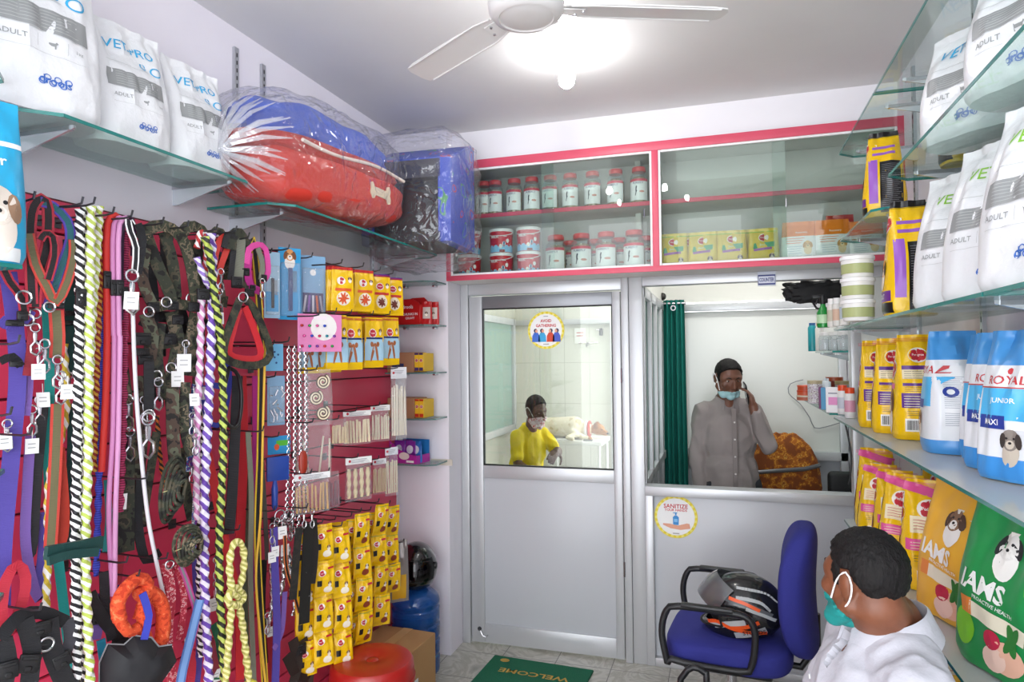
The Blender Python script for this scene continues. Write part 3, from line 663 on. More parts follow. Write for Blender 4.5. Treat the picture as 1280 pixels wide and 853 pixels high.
put(wb, 'white pet food sack with grey panel beside the yellow and black bag', 'pet food sack', (.67, 2.22, 1.778), -52, rx=-4)
again(wb, 'white pet food sack leaning near the right picture edge on head-height shelf', (.66, 1.92, 1.778), -58, rx=-4)
again(wb, 'white pet food sack nearest the camera on the head-height shelf', (.635, 1.6, 1.778), -66, rx=-3)
wb2 = bag('pet_food_sack', .30, .32, .17, WB, white_bag_art('VET-PRO'), seed=12, wr=.013, top=.05, belly=.4)
put(wb2, 'big white pet food sack with grey panel close under the ceiling shelf', 'pet food sack', (.67, 2.10, 2.226), -52, rx=-2)
again(wb2, 'white pet food sack highest at the right picture edge', (.67, 1.74, 2.226), -56, rx=-2)
kb2 = again(kb, 'yellow and black dog food bag on the short shelf beside the cabinet', (.60, 2.9, 2.171), -12, s=(.95, .9, .86))
again(kb, 'yellow dog food bag seen through the top right glass shelf', (.70, 2.36, 2.226), 5, s=(.7, .6, .75))
# low shelf
ap, sp_ = pedi_big('#d23c86')
def front_pink(mb, fn, w, h):
    logo(mb, fn, 0, h*.74, w*.17); mb.patch(rect(w*.6, .05, 5, 3), fn, CREAM, .0014, (0, h*.6)); lines(mb, fn, 0, h*.64, w*.5, 4, PRED, .009, .0015, .0024)
    mb.patch(rect(w*.75, .035, 6, 3), fn, mat('#e2569a', .35), .0016, (0, h*.42)); lines(mb, fn, 0, h*.44, w*.6, 3, CREAM, .009, .002, .0024); lines(mb, fn, 0, h*.32, w*.5, 3, mat('#4b4030', .5), .008, .0014); barcode(mb, fn, 0, h*.13, w*.42, .04)
    mb.patch(rect(w*.8, .028, 6, 2), fn, mat('#e2569a', .35), .0018, (0, h*.89), rot=-.25)
pb = bag('puppy_food_bag', .175, .34, .17, PY, front_pink, None, left=gus_dog('#c9a06a', '#8a4030'), seed=15, wr=.011, crimp=mat('#d23c86', .4), top=.06, belly=.4, taper=.3)
G3 = 'yellow puppy food bags crowded on the low right shelf'
put(pb, 'yellow and pink puppy food bag furthest along the low shelf, by the counter', 'dog food bag', (.625, 3.30, .901), -14, G3)
for i, (x, y, rz, rx, sc, lb) in enumerate([
    (.60, 3.10, -22, -3, (.95, .95, .88), 'yellow puppy food bag with red rosette, second from far end of low shelf'),
    (.615, 2.91, -12, -2, (.95, .95, .9), 'yellow puppy food bag third from the far end of the low shelf'),
    (.60, 2.71, -26, -3, (.95, .95, .95), 'yellow puppy food bag leaning behind the barcode bag of the low shelf'),
    (.625, 2.5, -14, -2, (1.05, 1, 1), 'yellow puppy food bag with barcode beside the orange bag on the low shelf'),
    (.765, 3.02, 0, 0, (.45, .8, 1.0), 'dark topped yellow bag at the back of the low shelf, further one'),
    (.765, 2.62, 0, 0, (.45, .8, 1.02), 'yellow and pink bag standing behind the row on the low shelf')]):
    again(pb, lb, (x, y, .901), rz, rx=rx, s=sc)
IO = mat('#f0b53a', .35, spec=.6); IG = mat('#1f8f4c', .3, spec=.6)
a, s_ = iams_art(False); ib = bag('dog_food_bag', .30, .385, .14, IO, a, s_, seed=20, wr=.009, top=.05, belly=.4)
put(ib, 'orange yellow dog food bag with white lettering beside the green bag', 'dog food bag', (.63, 2.2, .901), -68, rx=-4)
a, s_ = iams_art(True); ig = bag('dog_food_bag', .32, .41, .14, IG, a, s_, seed=23, wr=.01, top=.05, belly=.4)
put(ig, 'green dog food bag with black and white dog at lower right picture corner', 'dog food bag', (.64, 1.86, .901), -68, rx=-4)
again(ib, 'orange yellow dog food bag on the lowest shelf behind the seated man', (.65, 2.85, .471), -62, s=(1, 1, .95))
again(pb, 'yellow dog food bag on the lowest shelf beside the orange one', (.64, 2.52, .471), -12, s=(1, 1, 1))
# ---- left shelves
glass_shelf('long glass shelf on the left wall carrying white sacks', XL+.0, -1.535, 1.17, 1.98, 2.262, ('near', 'far'), edge_open='x1')
glass_shelf('glass shelf on the left wall under the wrapped pet beds', XL+.0, -1.47, 2.02, 3.42, 2.215, ('near', 'far'), edge_open='x1')
glass_shelf('glass shelf corner at the upper left picture edge', XL+.0, -1.5, .55, 1.12, 2.305, ('far',), edge_open='x1')
for i, (px, py) in enumerate(((293, 50), (327, 75), (463, 200))):
    p_ = onX(px, py, XL); zt = min(p_.z, 2.87)
    mb = MB(); mb.box((XL+.006, p_.y, (zt+1.7)/2), (.012, .024, zt-1.7), mat('#c2c4c8', .3, .8))
    for k in range(int((zt-1.72)/.03)): mb.box((XL+.0125, p_.y, zt-.03-k*.03), (.001, .005, .016), BLACK)
    struct(mb.build('trim_4'))
LB = 90
lb1 = bag('pet_food_sack', .33, .46, .19, WB, white_bag_art('VET-PRO'), seed=31, wr=.016, top=.05, belly=.3)
put(lb1, 'largest white pet food sack on the left shelf, at its near end', 'pet food sack', (-1.66, 1.235, 2.263), LB-14, 'white pet food sacks on the left glass shelf')
again(lb1, 'middle white pet food sack on the left glass shelf', (-1.66, 1.525, 2.263), LB-8, s=(.76, .85, .8))
again(lb1, 'white pet food sack beside the wrapped red bed on the left', (-1.66, 1.785, 2.263), LB-6, s=(.76, .85, .78))
lb0 = bag('pet_food_sack', .3, .5, .18, WB, lambda mb, fn, w, h: mb.patch(text('PET-PRO', .035, .01), fn, mat('#35a7d8', .4), .002, (.07, h*.45), rot=radians(90)), seed=33, wr=.014, top=.05)
put(lb0, 'white sack with blue vertical lettering at the upper left picture corner', 'pet food sack', (-1.64, .86, 2.306), LB-20)
CY = mat('#19a7d6', .3, spec=.6)
def cyan_art(mb, fn, w, h):
    mb.patch(rect(w*.9, .012, 6, 1), fn, WH, .0016, (0, h*.72)); mb.patch(text('Junior', .032, .012), fn, WH, .0022, (.02, h*.6)); doggy(mb, fn, .04, h*.33, w*.33, '#d8cdc0', '#9a7a60', '#e6dccf'); mb.patch(rect(w*.8, .03, 6, 2), fn, mat('#e8ecec', .4), .0012, (0, h*.05))
cb = bag('puppy_food_bag', .22, .37, .13, CY, cyan_art, seed=35, wr=.008, top=.05, belly=.4)
g = glass_shelf('green edged glass shelf under the cyan bag at left picture edge', XL+.0, -1.48, .5, 1.1, 1.868, (), edge_open='x1')
put(cb, 'bright cyan Junior puppy food bag with puppy face at left picture edge', 'dog food bag', (-1.56, 1.03, 1.869), LB-17)
for z, lb in ((1.41, 'short green edged glass shelf among the leashes, upper one'), (1.13, 'short green edged glass shelf among the leashes, lower one')):
    glass_shelf(lb, XL+.05, -1.5, .5, 1.13, z, ('far',), edge_open='x1')
# ---- jars, tubs and packs in the cabinet
def jar(label, group):
    t = thing('treat_jar', label, 'jar', (0, 0, 0), 0, group); k = mat('#b3906a', .8)
    MB().lathe([(0, 0), (.047, 0), (.05, .006), (.05, .15), (.047, .165), (.036, .178), (.034, .19)], film('#f2f6f6', .4, .05, op=.08), 28).build('clear_body', t)
    MB().lathe([(0, .003), (.046, .003), (.047, .02), (.047, .145), (.03, .158), (0, .162)], blotch([(0, '#8a6a4c'), (.45, '#c9a983'), (.6, '#e0cba8')], 90, .8), 24).build('kibble', t)
    MB().lathe([(.0, .186), (.038, .186), (.04, .189), (.04, .208), (.037, .213), (0, .213)], mat('#d4484a', .35), 28).build('lid', t)
    mb = MB(); R = .0506; fn = lambda x, z, off=0: V(((R+off)*sin(x/R), -(R+off)*cos(x/R), z))
    mb.patch(rect(.135, .112, 22, 3), fn, mat('#f4f3f4', .4), 0, (0, .078)); mb.patch(rect(.135, .014, 22, 1), fn, mat('#d23c52', .4), .0003, (0, .135))
    mb.patch(text('PUREFLY', .011, .01, .062), fn, mat('#443f74', .4), .0012, (0, .119))
    mb.patch(poly([(-.006, -.03), (-.002, -.03), (.002, -.012), (.006, -.004), (.003, .004), (.005, .016), (.007, .022), (.002, .026), (-.002, .018), (-.003, .004), (-.002, -.01)]), fn, mat('#2c3440', .4), .0012, (-.012, .078))
    mb.patch(disc(.015, .006, 12, 1), fn, mat('#d89a8e', .4), .0008, (.022, .07)); mb.build('label', t)
    return t
J = jar('', 'jars')
J['group'] = 'red lidded treat jars in the wall cabinet'
Jk = list(SC.collection.objects)
names = ['second', 'third', 'fourth', 'fifth', 'sixth', 'seventh', 'eighth']
xs = [605, 619, 643, 665, 688, 713, 741, 770, 799]
lbl = ['treat jar on the upper cabinet shelf half hidden by the wrapped blue bed'] + ['red lidded jar on the upper cabinet shelf, ' + q for q in ('first left one seen whole', 'second whole one from the left', 'third whole one from the left', 'fourth whole one from the left', 'fifth whole one from left', 'third from the cabinet post', 'second from the cabinet post', 'next to the cabinet post')]
first = True
for x, lb in zip(xs, lbl):
    p_ = onY(x, 250, 3.66); 
    if first: J.location = (p_.x, 3.66, 2.464); J['label'] = lb; first = False; J.scale = (.92, .92, .96)
    else: dup(J, (p_.x, 3.66, 2.464), (0, 0, random.uniform(-.25, .25)), lb)
for i, x in enumerate((695, 727, 758, 793)):
    p_ = onY(x, 320, 3.60); q = ('leftmost, beside the milk tubs', 'second from the milk tubs', 'third from the milk tubs', 'nearest the cabinet post')[i]
    dup(J, (p_.x, 3.60, 2.102), (0, 0, random.uniform(-.2, .2)), 'front row jar on the lower cabinet shelf, ' + q, (1.12, 1.12, 1.02))
    dup(J, (p_.x+.045, 3.755, 2.102), (0, 0, 0), 'back row jar on the lower cabinet shelf, ' + q, (1.05, 1.05, .98))
def tub():
    t = thing('milk_powder_tub', '', 'tub', (0, 0, 0), 0, 'red MILK tubs stacked in the wall cabinet')
    mb = MB(); mb.lathe([(0, 0), (.058, 0), (.06, .004), (.066, .118)], mat('#c9252f', .35), 36)
    R0 = .0605; fn = lambda x, z, off=0: V(((R0+z*.05+off)*sin(x/R0), -(R0+z*.05+off)*cos(x/R0), z))
    mb.patch(rect(.37, .03, 40, 1), fn, mat('#8fc7ea', .4), .0006, (0, .018))
    for i in range(12): mb.patch(disc(.012, .009, 8, 1), fn, mat('#8fc7ea', .4), .0007, (-.165+i*.03, .034))
    mb.patch(text('MILK', .016, .03), fn, WH, .0014, (-.02, .088)); mb.patch(rect(.02, .004, 2, 1), fn, WH, .001, (.035, .09)); 
    for dx, dz, c in ((.03, .05, '#f4f4f4'), (.03, .05, '#2a5a8a'), (.05, .065, '#f0f0f0'), (.012, .035, '#e8e2da')): mb.patch(disc(.009 if c != '#2a5a8a' else .005, .012, 10, 1), fn, mat(c, .5), .001 if c[1] == 'f' else .0016, (dx, dz))
    mb.patch(rect(.03, .016, 3, 1), fn, mat('#8a3020', .5), .0012, (.02, .008)); mb.build('printed_body', t)
    MB().lathe([(.06, .116), (.069, .117), (.0695, .131), (.066, .134), (0, .134)], mat('#f1f1f1', .35), 36).build('lid', t)
    MB().tube([(sin(a)*.0715, -cos(a)*.0715, .112-.022*(1-(a/1.4)**2)) for a in [i*.2-1.4 for i in range(15)]], .0022, WHITE, 6).build('handle', t)
    return t
T = tub(); ft = True
for x, q in ((587, 'leftmost stack behind the wrapped bed'), (627, 'middle stack'), (661, 'right stack beside the jars')):
    p_ = onY(x, 330, 3.60)
    for k, r_ in ((0, 'lower'), (1, 'upper')):
        lb = r_ + ' red MILK tub of the ' + q; loc = (p_.x, 3.60, 2.102+k*.135)
        if ft: T.location = loc; T['label'] = lb; ft = False
        else: dup(T, loc, (0, 0, .1*k-.05), lb)
def bites_art(mb, fn, w, h):
    logo(mb, fn, 0, h*.74, w*.14); mb.patch(poly([(-.05, -.012), (.05, -.004), (.052, .022), (-.045, .016)]), fn, mat('#3f9a6e', .4), .0016, (0, h*.5)); mb.patch(text('Junior', .014, .01), fn, mat('#cfeee4', .4), .0024, (0, h*.53))
    mb.patch(rect(.085, .012, 4, 1), fn, mat('#9c5aa8', .4), .0018, (-.004, h*.42), rot=.08); doggy(mb, fn, w*.25, h*.24, w*.13, '#b8a49a', '#5c4a50'); mb.patch(rect(w*.9, .004, 5, 1), fn, mat('#6fae2c', .4), .0016, (0, h*.91))
yp = bag('treat_pouch', .150, .185, .07, mat('#dcc045', .35, spec=.6), bites_art, seed=41, wr=.006, top=.08, belly=.4)
for i, x in enumerate((842, 879, 915, 955)):
    p_ = onY(x, 330, 3.585); lb = 'yellow treat pouch with green name panel in the cabinet, ' + ('next to the cabinet post', 'second from the cabinet post', 'third from the cabinet post', 'beside the orange and white pouches')[i]
    if i == 0: put(yp, lb, 'treat pouch', (p_.x, 3.585, 2.102), 2, 'yellow treat pouches in the cabinet')
    else: again(yp, lb, (p_.x, 3.585+.004*i, 2.102), (-4, 3, -2)[i-1])
for i, x in enumerate((862, 905, 950)):
    p_ = onY(x, 320, 3.70); again(yp, 'yellow treat pouch standing in the back row, ' + ('left one', 'middle one', 'right one')[i], (p_.x, 3.69, 2.102), 6-5*i, s=(1, 1, 1.09))
OR = mat('#f0821e', .35, spec=.6)
def pup_art(mb, fn, w, h):
    mb.patch(text('Recovery', .013, .01), fn, WH, .002, (.01, h*.72)); lines(mb, fn, -w*.12, h*.58, w*.5, 3, mat('#e8824a', .4), .012, .003); lines(mb, fn, -w*.12, h*.38, w*.4, 4, mat('#9ab4c8', .4), .011, .0022)
    doggy(mb, fn, w*.22, h*.42, w*.2, '#e0b476', '#c4935a', '#ead2a8'); mb.patch(rect(.022, .018, 1, 1), fn, OR, .0018, (-w*.3, h*.08)); mb.patch(rect(.022, .014, 1, 1), fn, mat('#b8461e', .4), .0018, (w*.36, h*.08))
op = bag('treat_pouch', .165, .205, .07, mat('#ecedef', .35, spec=.6), pup_art, seed=44, wr=.006, top=.08, belly=.4, regions=lambda t, a: OR if t > .62 else None)
for i, x in enumerate((999, 1041, 1082)):
    p_ = onY(x, 325, 3.585); lb = 'orange and white pouch with a puppy in the cabinet, ' + ('left of three', 'middle of three', 'right one behind the glass shelves')[i]
    if i == 0: put(op, lb, 'treat pouch', (p_.x, 3.585, 2.102), 0, 'orange and white puppy pouches in the cabinet')
    else: again(op, lb, (p_.x, 3.585, 2.102), (3, -3)[i-1], s=(1, 1, 1-.08*(i == 2)))
rp = bag('treat_pouch', .14, .25, .07, mat('#c62026', .3, spec=.6), lambda mb, fn, w, h: mb.patch(rect(w*.6, .03, 4, 2), fn, WH, .002, (0, h*.8)), seed=47, wr=.008, top=.08)
put(rp, 'red pouch standing behind the orange pouches in the cabinet', 'treat pouch', (onY(1050, 300, 3.72).x, 3.72, 2.102), 0)
# ============================================================= LEFT WALL DISPLAY
SX = -1.775
REDP = mat('#d93a5c', .45, spec=.5)
sw = thing('slatwall', 'glossy red slatted display panel covering the left wall', 'display panel', (XL+.012, 2.2, .04))
mb = MB(); z = .04
while z < 2.09:
    h_ = min(.145, 2.105-z); mb.bbox((0, 0, z-.04+h_/2), (.022, 2.52, h_), REDP, .003, 2); mb.box((-.006, 0, z-.04+h_+.003), (.01, 2.52, .008), mat('#5a0f22', .5)); z += .152
mb.build('panel', sw)
HK = [0]
def hook(px, py, x1=-1.50, tip=.02):
    """chrome display hook: its outer end is seen at this picture point"""
    p = onX(px, py, x1); mb = MB(); q = [(-1.772, p.y, p.z+.004), (x1-.03, p.y, p.z), (x1-.005, p.y, p.z+.004), (x1, p.y, p.z+tip)]
    mb.tube(q, .0028, DARKST, 6); mb.box((-1.772, p.y, p.z+.005), (.004, .03, .03), DARKST)
    L_ = sw.location; mb.build('hook', sw, loc=(-L_.x, -L_.y, -L_.z)); return p
def wpts(pts, x): return [onX(p[0], p[1], p[2] if len(p) > 2 else x) for p in pts]
def pxm(px, x): p = onX(px, 400, x); return (p-CO).dot(cF)/FPX
def web(c, e=None, cc=None):
    """woven webbing: base colour, edge colour, centre line"""
    if cc: return stripes('u', [(0, e), (.16, c), (.4, cc), (.6, c), (.84, e)])
    if e: return stripes('u', [(0, e), (.2, c), (.8, e)])
    return stripes('u', [(0, c), (.5, c)])
def tw(a, b, k=48, sl=2): return stripes('v', [(0, a), (.5, b)], k, sl, .55)
def snap(par, p, s=1., rz=0):
    """small chrome trigger hook"""
    mb = MB(); o = par.location; P = V(p)-o; f = V((.35, .93, 0)) if True else V((0, 1, 0))
    ring = [P + f*(cos(a)*.010*s) + V((0, 0, sin(a)*.010*s)) for a in [i*2*pi/12 for i in range(12)]]
    mb.tube(ring, .0022*s, STEEL, 6, closed=True); q = P - V((0, 0, .012*s))
    mb.tube([q, q-V((0, 0, .006*s)), q-V((0, 0, .022*s))], [.0045*s, .005*s, .0035*s], STEEL, 8)
    q = q-V((0, 0, .02*s)); mb.tube([q, q-f*.009*s-V((0, 0, .012*s)), q-f*.008*s-V((0, 0, .026*s)), q+f*.002*s-V((0, 0, .033*s)), q+f*.010*s-V((0, 0, .024*s)), q+f*.009*s-V((0, 0, .008*s)), q], .0028*s, STEEL, 6)
    mb.build('snap_hook', par)
def tagp(par, p, s=1.):
    mb = MB(); P = V(p)-par.location; f = V((.45, .89, 0)); n = V((.89, -.45, 0)); up = V((random.uniform(-.1, .1), 0, 1)).normalized()
    w_, h_ = .013*s, .017*s; vs = [P+f*a*w_+up*b*h_+n*c for c in (0, .0012) for a, b in ((-1, -1), (1, -1), (1, 1), (-1, 1))]
    mb.add(vs, [(0, 1, 2, 3), (4, 5, 6, 7), (0, 1, 5, 4), (1, 2, 6, 5), (2, 3, 7, 6), (3, 0, 4, 7)], mat('#eeeeec', .5), smooth=False)
    for k in range(2): c = P+up*h_*(.3-.5*k)+n*.002; mb.add([c-f*w_*.6-up*.001, c+f*w_*.5-up*.001, c+f*w_*.5+up*.001, c-f*w_*.6+up*.001], [(0, 1, 2, 3)], mat('#9a9a9a'), smooth=False)
    mb.tube([P+up*h_, P+up*(h_+.02*s)], .0008, WHITE, 4); mb.build('price_tag', par)
def buckle(par, p, w=.03, h=.035, rz=0, c=BLACK):
    mb = MB(); P = V(p)-par.location; M = Matrix.Translation(P) @ Matrix.Rotation(radians(66), 4, 'Z') @ Matrix.Rotation(rz, 4, 'Y')
    mb.bbox((0, 0, 0), (w, .01, h), c, .003, 2, M); mb.bbox((0, -.005, h*.3), (w*.8, .006, h*.22), c, .002, 1, M); mb.bbox((0, -.005, -h*.25), (w*.35, .006, h*.3), c, .002, 1, M); mb.build('buckle', par)
def hang(name, label, cat, segs, x=-1.6, snaps=(), tags=(), buckles=(), group=None, hk=None, rings=()):
    """segs: list of (kind, points in the picture on the plane x, width in picture px, material, options)"""
    w0 = wpts(segs[0][1][:1], x)[0]; multi = len(segs) > 1 or snaps or tags or buckles or rings
    root = thing(name, label, cat, w0, 0, group) if multi else None; out = None
    for sg in segs:
        kind, pts, wd, m_ = sg[:4]; op = sg[4] if len(sg) > 4 else {}; xx = x+op.get('dx', 0)
        P = resample(wpts(pts, xx), op.get('step', .012 if kind == 'twist' else .025)); wm = wd*pxm(pts[0][0], xx); mb = MB()
        if op.get('sway'): P = [q+V((op['sway']*sin(i*.35), 0, 0)) for i, q in enumerate(P)]
        if kind == 'strap': mb.ribbon([q-w0 for q in P], wm*1.1, m_, op.get('face', (1, -.45, 0)), op.get('th', .0035))
        elif kind == 'rope': mb.tube([q-w0 for q in P], wm/2, m_, 10)
        elif kind == 'twist': P = resample(P, .004) if False else P; mb.tube([q-w0 for q in resample(wpts(pts, xx), .0045)], wm/2, m_, 12, twist=(2, op.get('k', 24)))
        elif kind == 'fur': mb.tube([q-w0 for q in P], wm/2, m_, 14)
        nm = op.get('name', {'strap': 'strap', 'rope': 'cord', 'twist': 'rope', 'fur': 'fur_strap'}[kind])
        o = mb.build(nm if multi else name, root, loc=None if multi else w0)
        if not multi: tag(o, label, cat, group); root = o
    for s_ in snaps: snap(root, onX(s_[0], s_[1], x+.008), (s_[2] if len(s_) > 2 else 1.1)*.85)
    for s_ in tags: tagp(root, onX(s_[0], s_[1], x+.02), s_[2] if len(s_) > 2 else 1.1)
    for s_ in buckles: buckle(root, onX(s_[0], s_[1], x+.006), (s_[2] if len(s_) > 2 else 12)*pxm(s_[0], x), (s_[3] if len(s_) > 3 else 14)*pxm(s_[0], x), s_[4] if len(s_) > 4 else 0)
    for s_ in rings:
        c = onX(s_[0], s_[1], x+.008)-root.location; r = s_[2]*pxm(s_[0], x); f = V((.4, .92, 0))
        MB().tube([c+f*(cos(a)*r)+V((0, 0, sin(a)*r)) for a in [i*pi/8 for i in range(16)]], .0026, STEEL, 6, closed=True).build('metal_ring', root)
    return root
CAMO = blotch([(0, '#1d1c18'), (.40, '#3c4030'), (.52, '#6e6350'), (.60, '#2c3024'), (.68, '#8d7f64')], 38, .75, detail=2)
CAMD = blotch([(0, '#161614'), (.42, '#33372a'), (.55, '#4c4636'), (.64, '#23261d')], 34, .75, detail=2)
CAMB = blotch([(0, '#1d1a18'), (.42, '#4c3c32'), (.55, '#5f6350'), (.66, '#2a2420')], 30, .75, detail=2)
BKS = web('#191a1e'); TEAL = web('#1f9c96'); GRN = web('#15423f'); PUR = web('#53459e'); PUR2 = web('#7a5ba8'); REDS = web('#c8283c'); OLV = web('#6d6848', '#cc4236'); RB1 = web('#1c1518', '#b3283a'); TRI = web('#6d6848', '#2c8a80', '#c44438')
PNK = web('#d8479a'); MAG = web('#b0237f'); OLV2 = web('#77796a'); BLU = web('#3a44b4'); LBL = web('#7fa6dc', '#5577b8')
FLW = blotch([(0, '#b3243a'), (.5, '#d85a68'), (.58, '#f0dcd8'), (.63, '#b3243a')], 120, .6); FLP = blotch([(0, '#7a3a9a'), (.45, '#2d7ab8'), (.55, '#f0f0f0'), (.62, '#3a2a5a')], 90, .5)
g1 = 'webbing leads and harnesses at the left edge'
H = hang; S = 'strap'
H('dog_harness', 'red and black striped harness loop with purple and teal straps at upper left', 'harness', [
    (S, [(40, 380), (38, 330), (38, 280), (42, 258), (52, 248), (60, 262), (58, 310), (46, 352), (44, 384)], 12, RB1),
    (S, [(60, 384), (78, 330), (88, 300), (84, 276), (66, 258), (50, 252)], 11, web('#2a6a72', '#5b46b0')),
    (S, [(36, 292), (44, 330), (58, 358), (70, 378), (84, 352), (92, 320), (92, 300)], 11, OLV, dict(dx=.012)),
    (S, [(50, 300), (56, 292), (66, 296), (68, 320), (60, 350)], 9, web('#1c1518', '#b3283a'), dict(dx=.02))],
  x=-1.58, rings=[(30, 372, 8), (72, 374, 7), (62, 384, 6)], buckles=[(70, 382, 18, 8)])
H('dog_lead', 'olive lead with red edges hanging below the striped harness', 'lead', [(S, [(70, 388), (72, 420), (71, 448)], 15, OLV), (S, [(72, 505), (70, 560), (67, 620), (63, 684)], 13, OLV, dict(dx=-.02)), (S, [(62, 684), (76, 680), (80, 640), (74, 560)], 11, web('#c8402e'), dict(dx=-.03))], x=-1.6, snaps=[(72, 450, 1.3), (76, 470, 1.3)], tags=[(48, 465), (84, 490)])
H('dog_lead', 'teal green lead beside the olive striped one', 'lead', [(S, [(58, 380), (62, 470), (60, 560), (64, 640), (74, 710), (82, 780), (92, 860)], 10, TEAL)], x=-1.66, snaps=[(48, 440), (50, 500, 1.3)], tags=[(54, 500)])
H('dog_lead', 'dark green folded lead hanging beside the black and white rope', 'lead', [(S, [(88, 300), (90, 375), (91, 470)], 15, GRN), (S, [(92, 505), (90, 590), (86, 680)], 11, GRN)], x=-1.65, snaps=[(86, 470)], buckles=[(91, 392, 17, 6), (90, 404, 17, 6)])
H('dog_lead', 'purple lead at the left picture edge with chrome clip', 'lead', [(S, [(10, 340), (18, 400), (22, 470), (15, 560), (4, 680), (2, 760)], 17, PUR), (S, [(30, 430), (36, 470), (32, 520)], 9, PUR2)], x=-1.64, snaps=[(9, 530, 1.2)], tags=[(6, 552)], group=g1)
H('dog_harness', 'purple and black harness bundle at the left picture edge', 'harness', [(S, [(2, 330), (12, 352), (28, 374), (30, 400)], 10, RB1), (S, [(0, 400), (14, 408), (30, 400), (38, 388)], 12, PUR), (S, [(0, 452), (16, 446), (26, 458)], 9, BKS), (S, [(36, 360), (40, 420), (34, 470)], 9, web('#8a1c2c'))], x=-1.6, buckles=[(18, 404, 20, 8), (20, 455, 14, 8), (28, 395, 12, 12)], rings=[(34, 400, 7), (44, 392, 6)], snaps=[(56, 430, 1.3), (44, 410, 1.2)])
H('dog_lead', 'violet and black loop leads hanging under the clips at far left', 'lead', [(S, [(54, 505), (46, 590), (40, 680), (36, 694)], 11, BKS), (S, [(38, 545), (34, 610), (32, 680), (44, 740), (52, 745), (54, 700)], 10, PUR2), (S, [(58, 640), (54, 700), (48, 740)], 12, PUR)], x=-1.65, snaps=[(40, 512, 1.2)], tags=[(40, 558)])
H('dog_collar', 'red looped collar low at the left picture edge', 'collar', [(S, [(4, 800), (2, 760), (8, 724), (22, 706), (32, 722), (28, 752), (12, 790), (4, 800)], 11, web('#c22a3e'))], x=-1.6)
H('dog_harness', 'black padded harness bundle at the lower left picture corner', 'harness', [(S, [(0, 800), (22, 772), (52, 766), (82, 778)], 15, BKS), (S, [(30, 775), (40, 810), (36, 860)], 18, BKS), (S, [(60, 775), (66, 815), (84, 860)], 20, BKS), (S, [(4, 800), (10, 830), (4, 860)], 18, BKS), (S, [(84, 775), (88, 800), (76, 830)], 12, web('#3a3a40'))], x=-1.56, buckles=[(50, 786, 24, 16), (36, 830, 24, 22, .3), (78, 826, 20, 18, -.3), (10, 838, 22, 22)], rings=[(58, 806, 8)])
H('dog_lead', 'dark green rolled lead tied across the front of the ropes', 'lead', [(S, [(57, 692), (78, 688), (100, 684), (127, 678)], 15, GRN, dict(th=.012)), (S, [(60, 702), (84, 694), (122, 690)], 10, GRN, dict(dx=.012, th=.01))], x=-1.50)
BW = tw('#15151a', '#f4f4f2'); YW = tw('#b9c95a', '#f0f0e8', 44); YB = tw('#c9b23a', '#2c2a1c', 30); YWB = tw('#d8be3c', '#f4f4ee', 26)
H('rope_lead', 'black and white twisted rope lead, first rope from the left', 'rope lead', [('twist', [(100, 262), (99, 400), (96, 560), (94, 700), (96, 870)], 10, BW)], x=-1.56, buckles=[(101, 372, 12, 22)])
H('rope_lead', 'second black and white rope lead beside the yellow green one', 'rope lead', [('twist', [(106, 258), (107, 330), (104, 480), (101, 640), (104, 870)], 9, BW)], x=-1.59)
H('rope_lead', 'yellow green and white rope lead, long one', 'rope lead', [('twist', [(114, 258), (112, 380), (110, 560), (107, 700), (113, 870)], 10, YW)], x=-1.55)
H('rope_lead', 'yellow green and white rope lead, short one beside the red cords', 'rope lead', [('twist', [(124, 258), (121, 320), (115, 400), (112, 470)], 9, YW)], x=-1.57)
H('rope_lead', 'yellow and white dotted rope lead hanging at far left', 'rope lead', [('twist', [(80, 430), (82, 520), (62, 600), (60, 690), (57, 765)], 8, YWB)], x=-1.64)
H('rope_lead', 'red and gold speckled rope lead', 'rope lead', [('twist', [(129, 275), (125, 360), (121, 460), (117, 590)], 7, tw('#8f1c1c', '#d8a83c', 60))], x=-1.6)
H('rope_lead', 'plain bright red rope lead looped over a hook', 'rope lead', [('rope', [(134, 420), (133, 300), (137, 274), (144, 269), (150, 276)], 8, mat('#c92a22', .6)), ('rope', [(134, 420), (132, 500), (127, 590)], 8, mat('#c92a22', .6), dict(name='cord'))], x=-1.58, buckles=[(134, 350, 9, 22)])
H('rope_lead', 'royal blue ribbed rope lead', 'rope lead', [('twist', [(129, 340), (129, 440), (125, 560), (120, 720)], 7, stripes('v', [(0, '#2a35a8'), (.5, '#4a58d8')], 160))], x=-1.61)
for dx, lb, c in ((0, 'pink smooth rope lead, left of two', '#c982b4'), (7, 'pink smooth rope lead, right of two', '#d597c4')):
    H('rope_lead', lb, 'rope lead', [('rope', [(142+dx, 420), (141+dx, 300), (145+dx, 276), (151+dx, 272)], 6, mat(c, .55)), ('rope', [(143+dx, 420), (141+dx, 540), (136+dx*1.2, 640), (141+dx*.3, 745)], 6, mat(c, .55))], x=-1.57+.01*(dx > 0), buckles=[(143+dx, 360, 9, 20)])
H('rope_lead', 'magenta ribbed rope lead beside the pink ones', 'rope lead', [('twist', [(157, 290), (156, 400), (154, 520), (150, 640)], 8, stripes('v', [(0, '#7a1638'), (.5, '#c23a6c')], 150))], x=-1.6, buckles=[(156, 368, 10, 18)])
H('rope_lead', 'dark purple rope lead looped over its hook', 'rope lead', [('rope', [(151, 400), (152, 300), (156, 276), (162, 272), (167, 282), (166, 320)], 6, mat('#3a1c3c', .6))], x=-1.6)
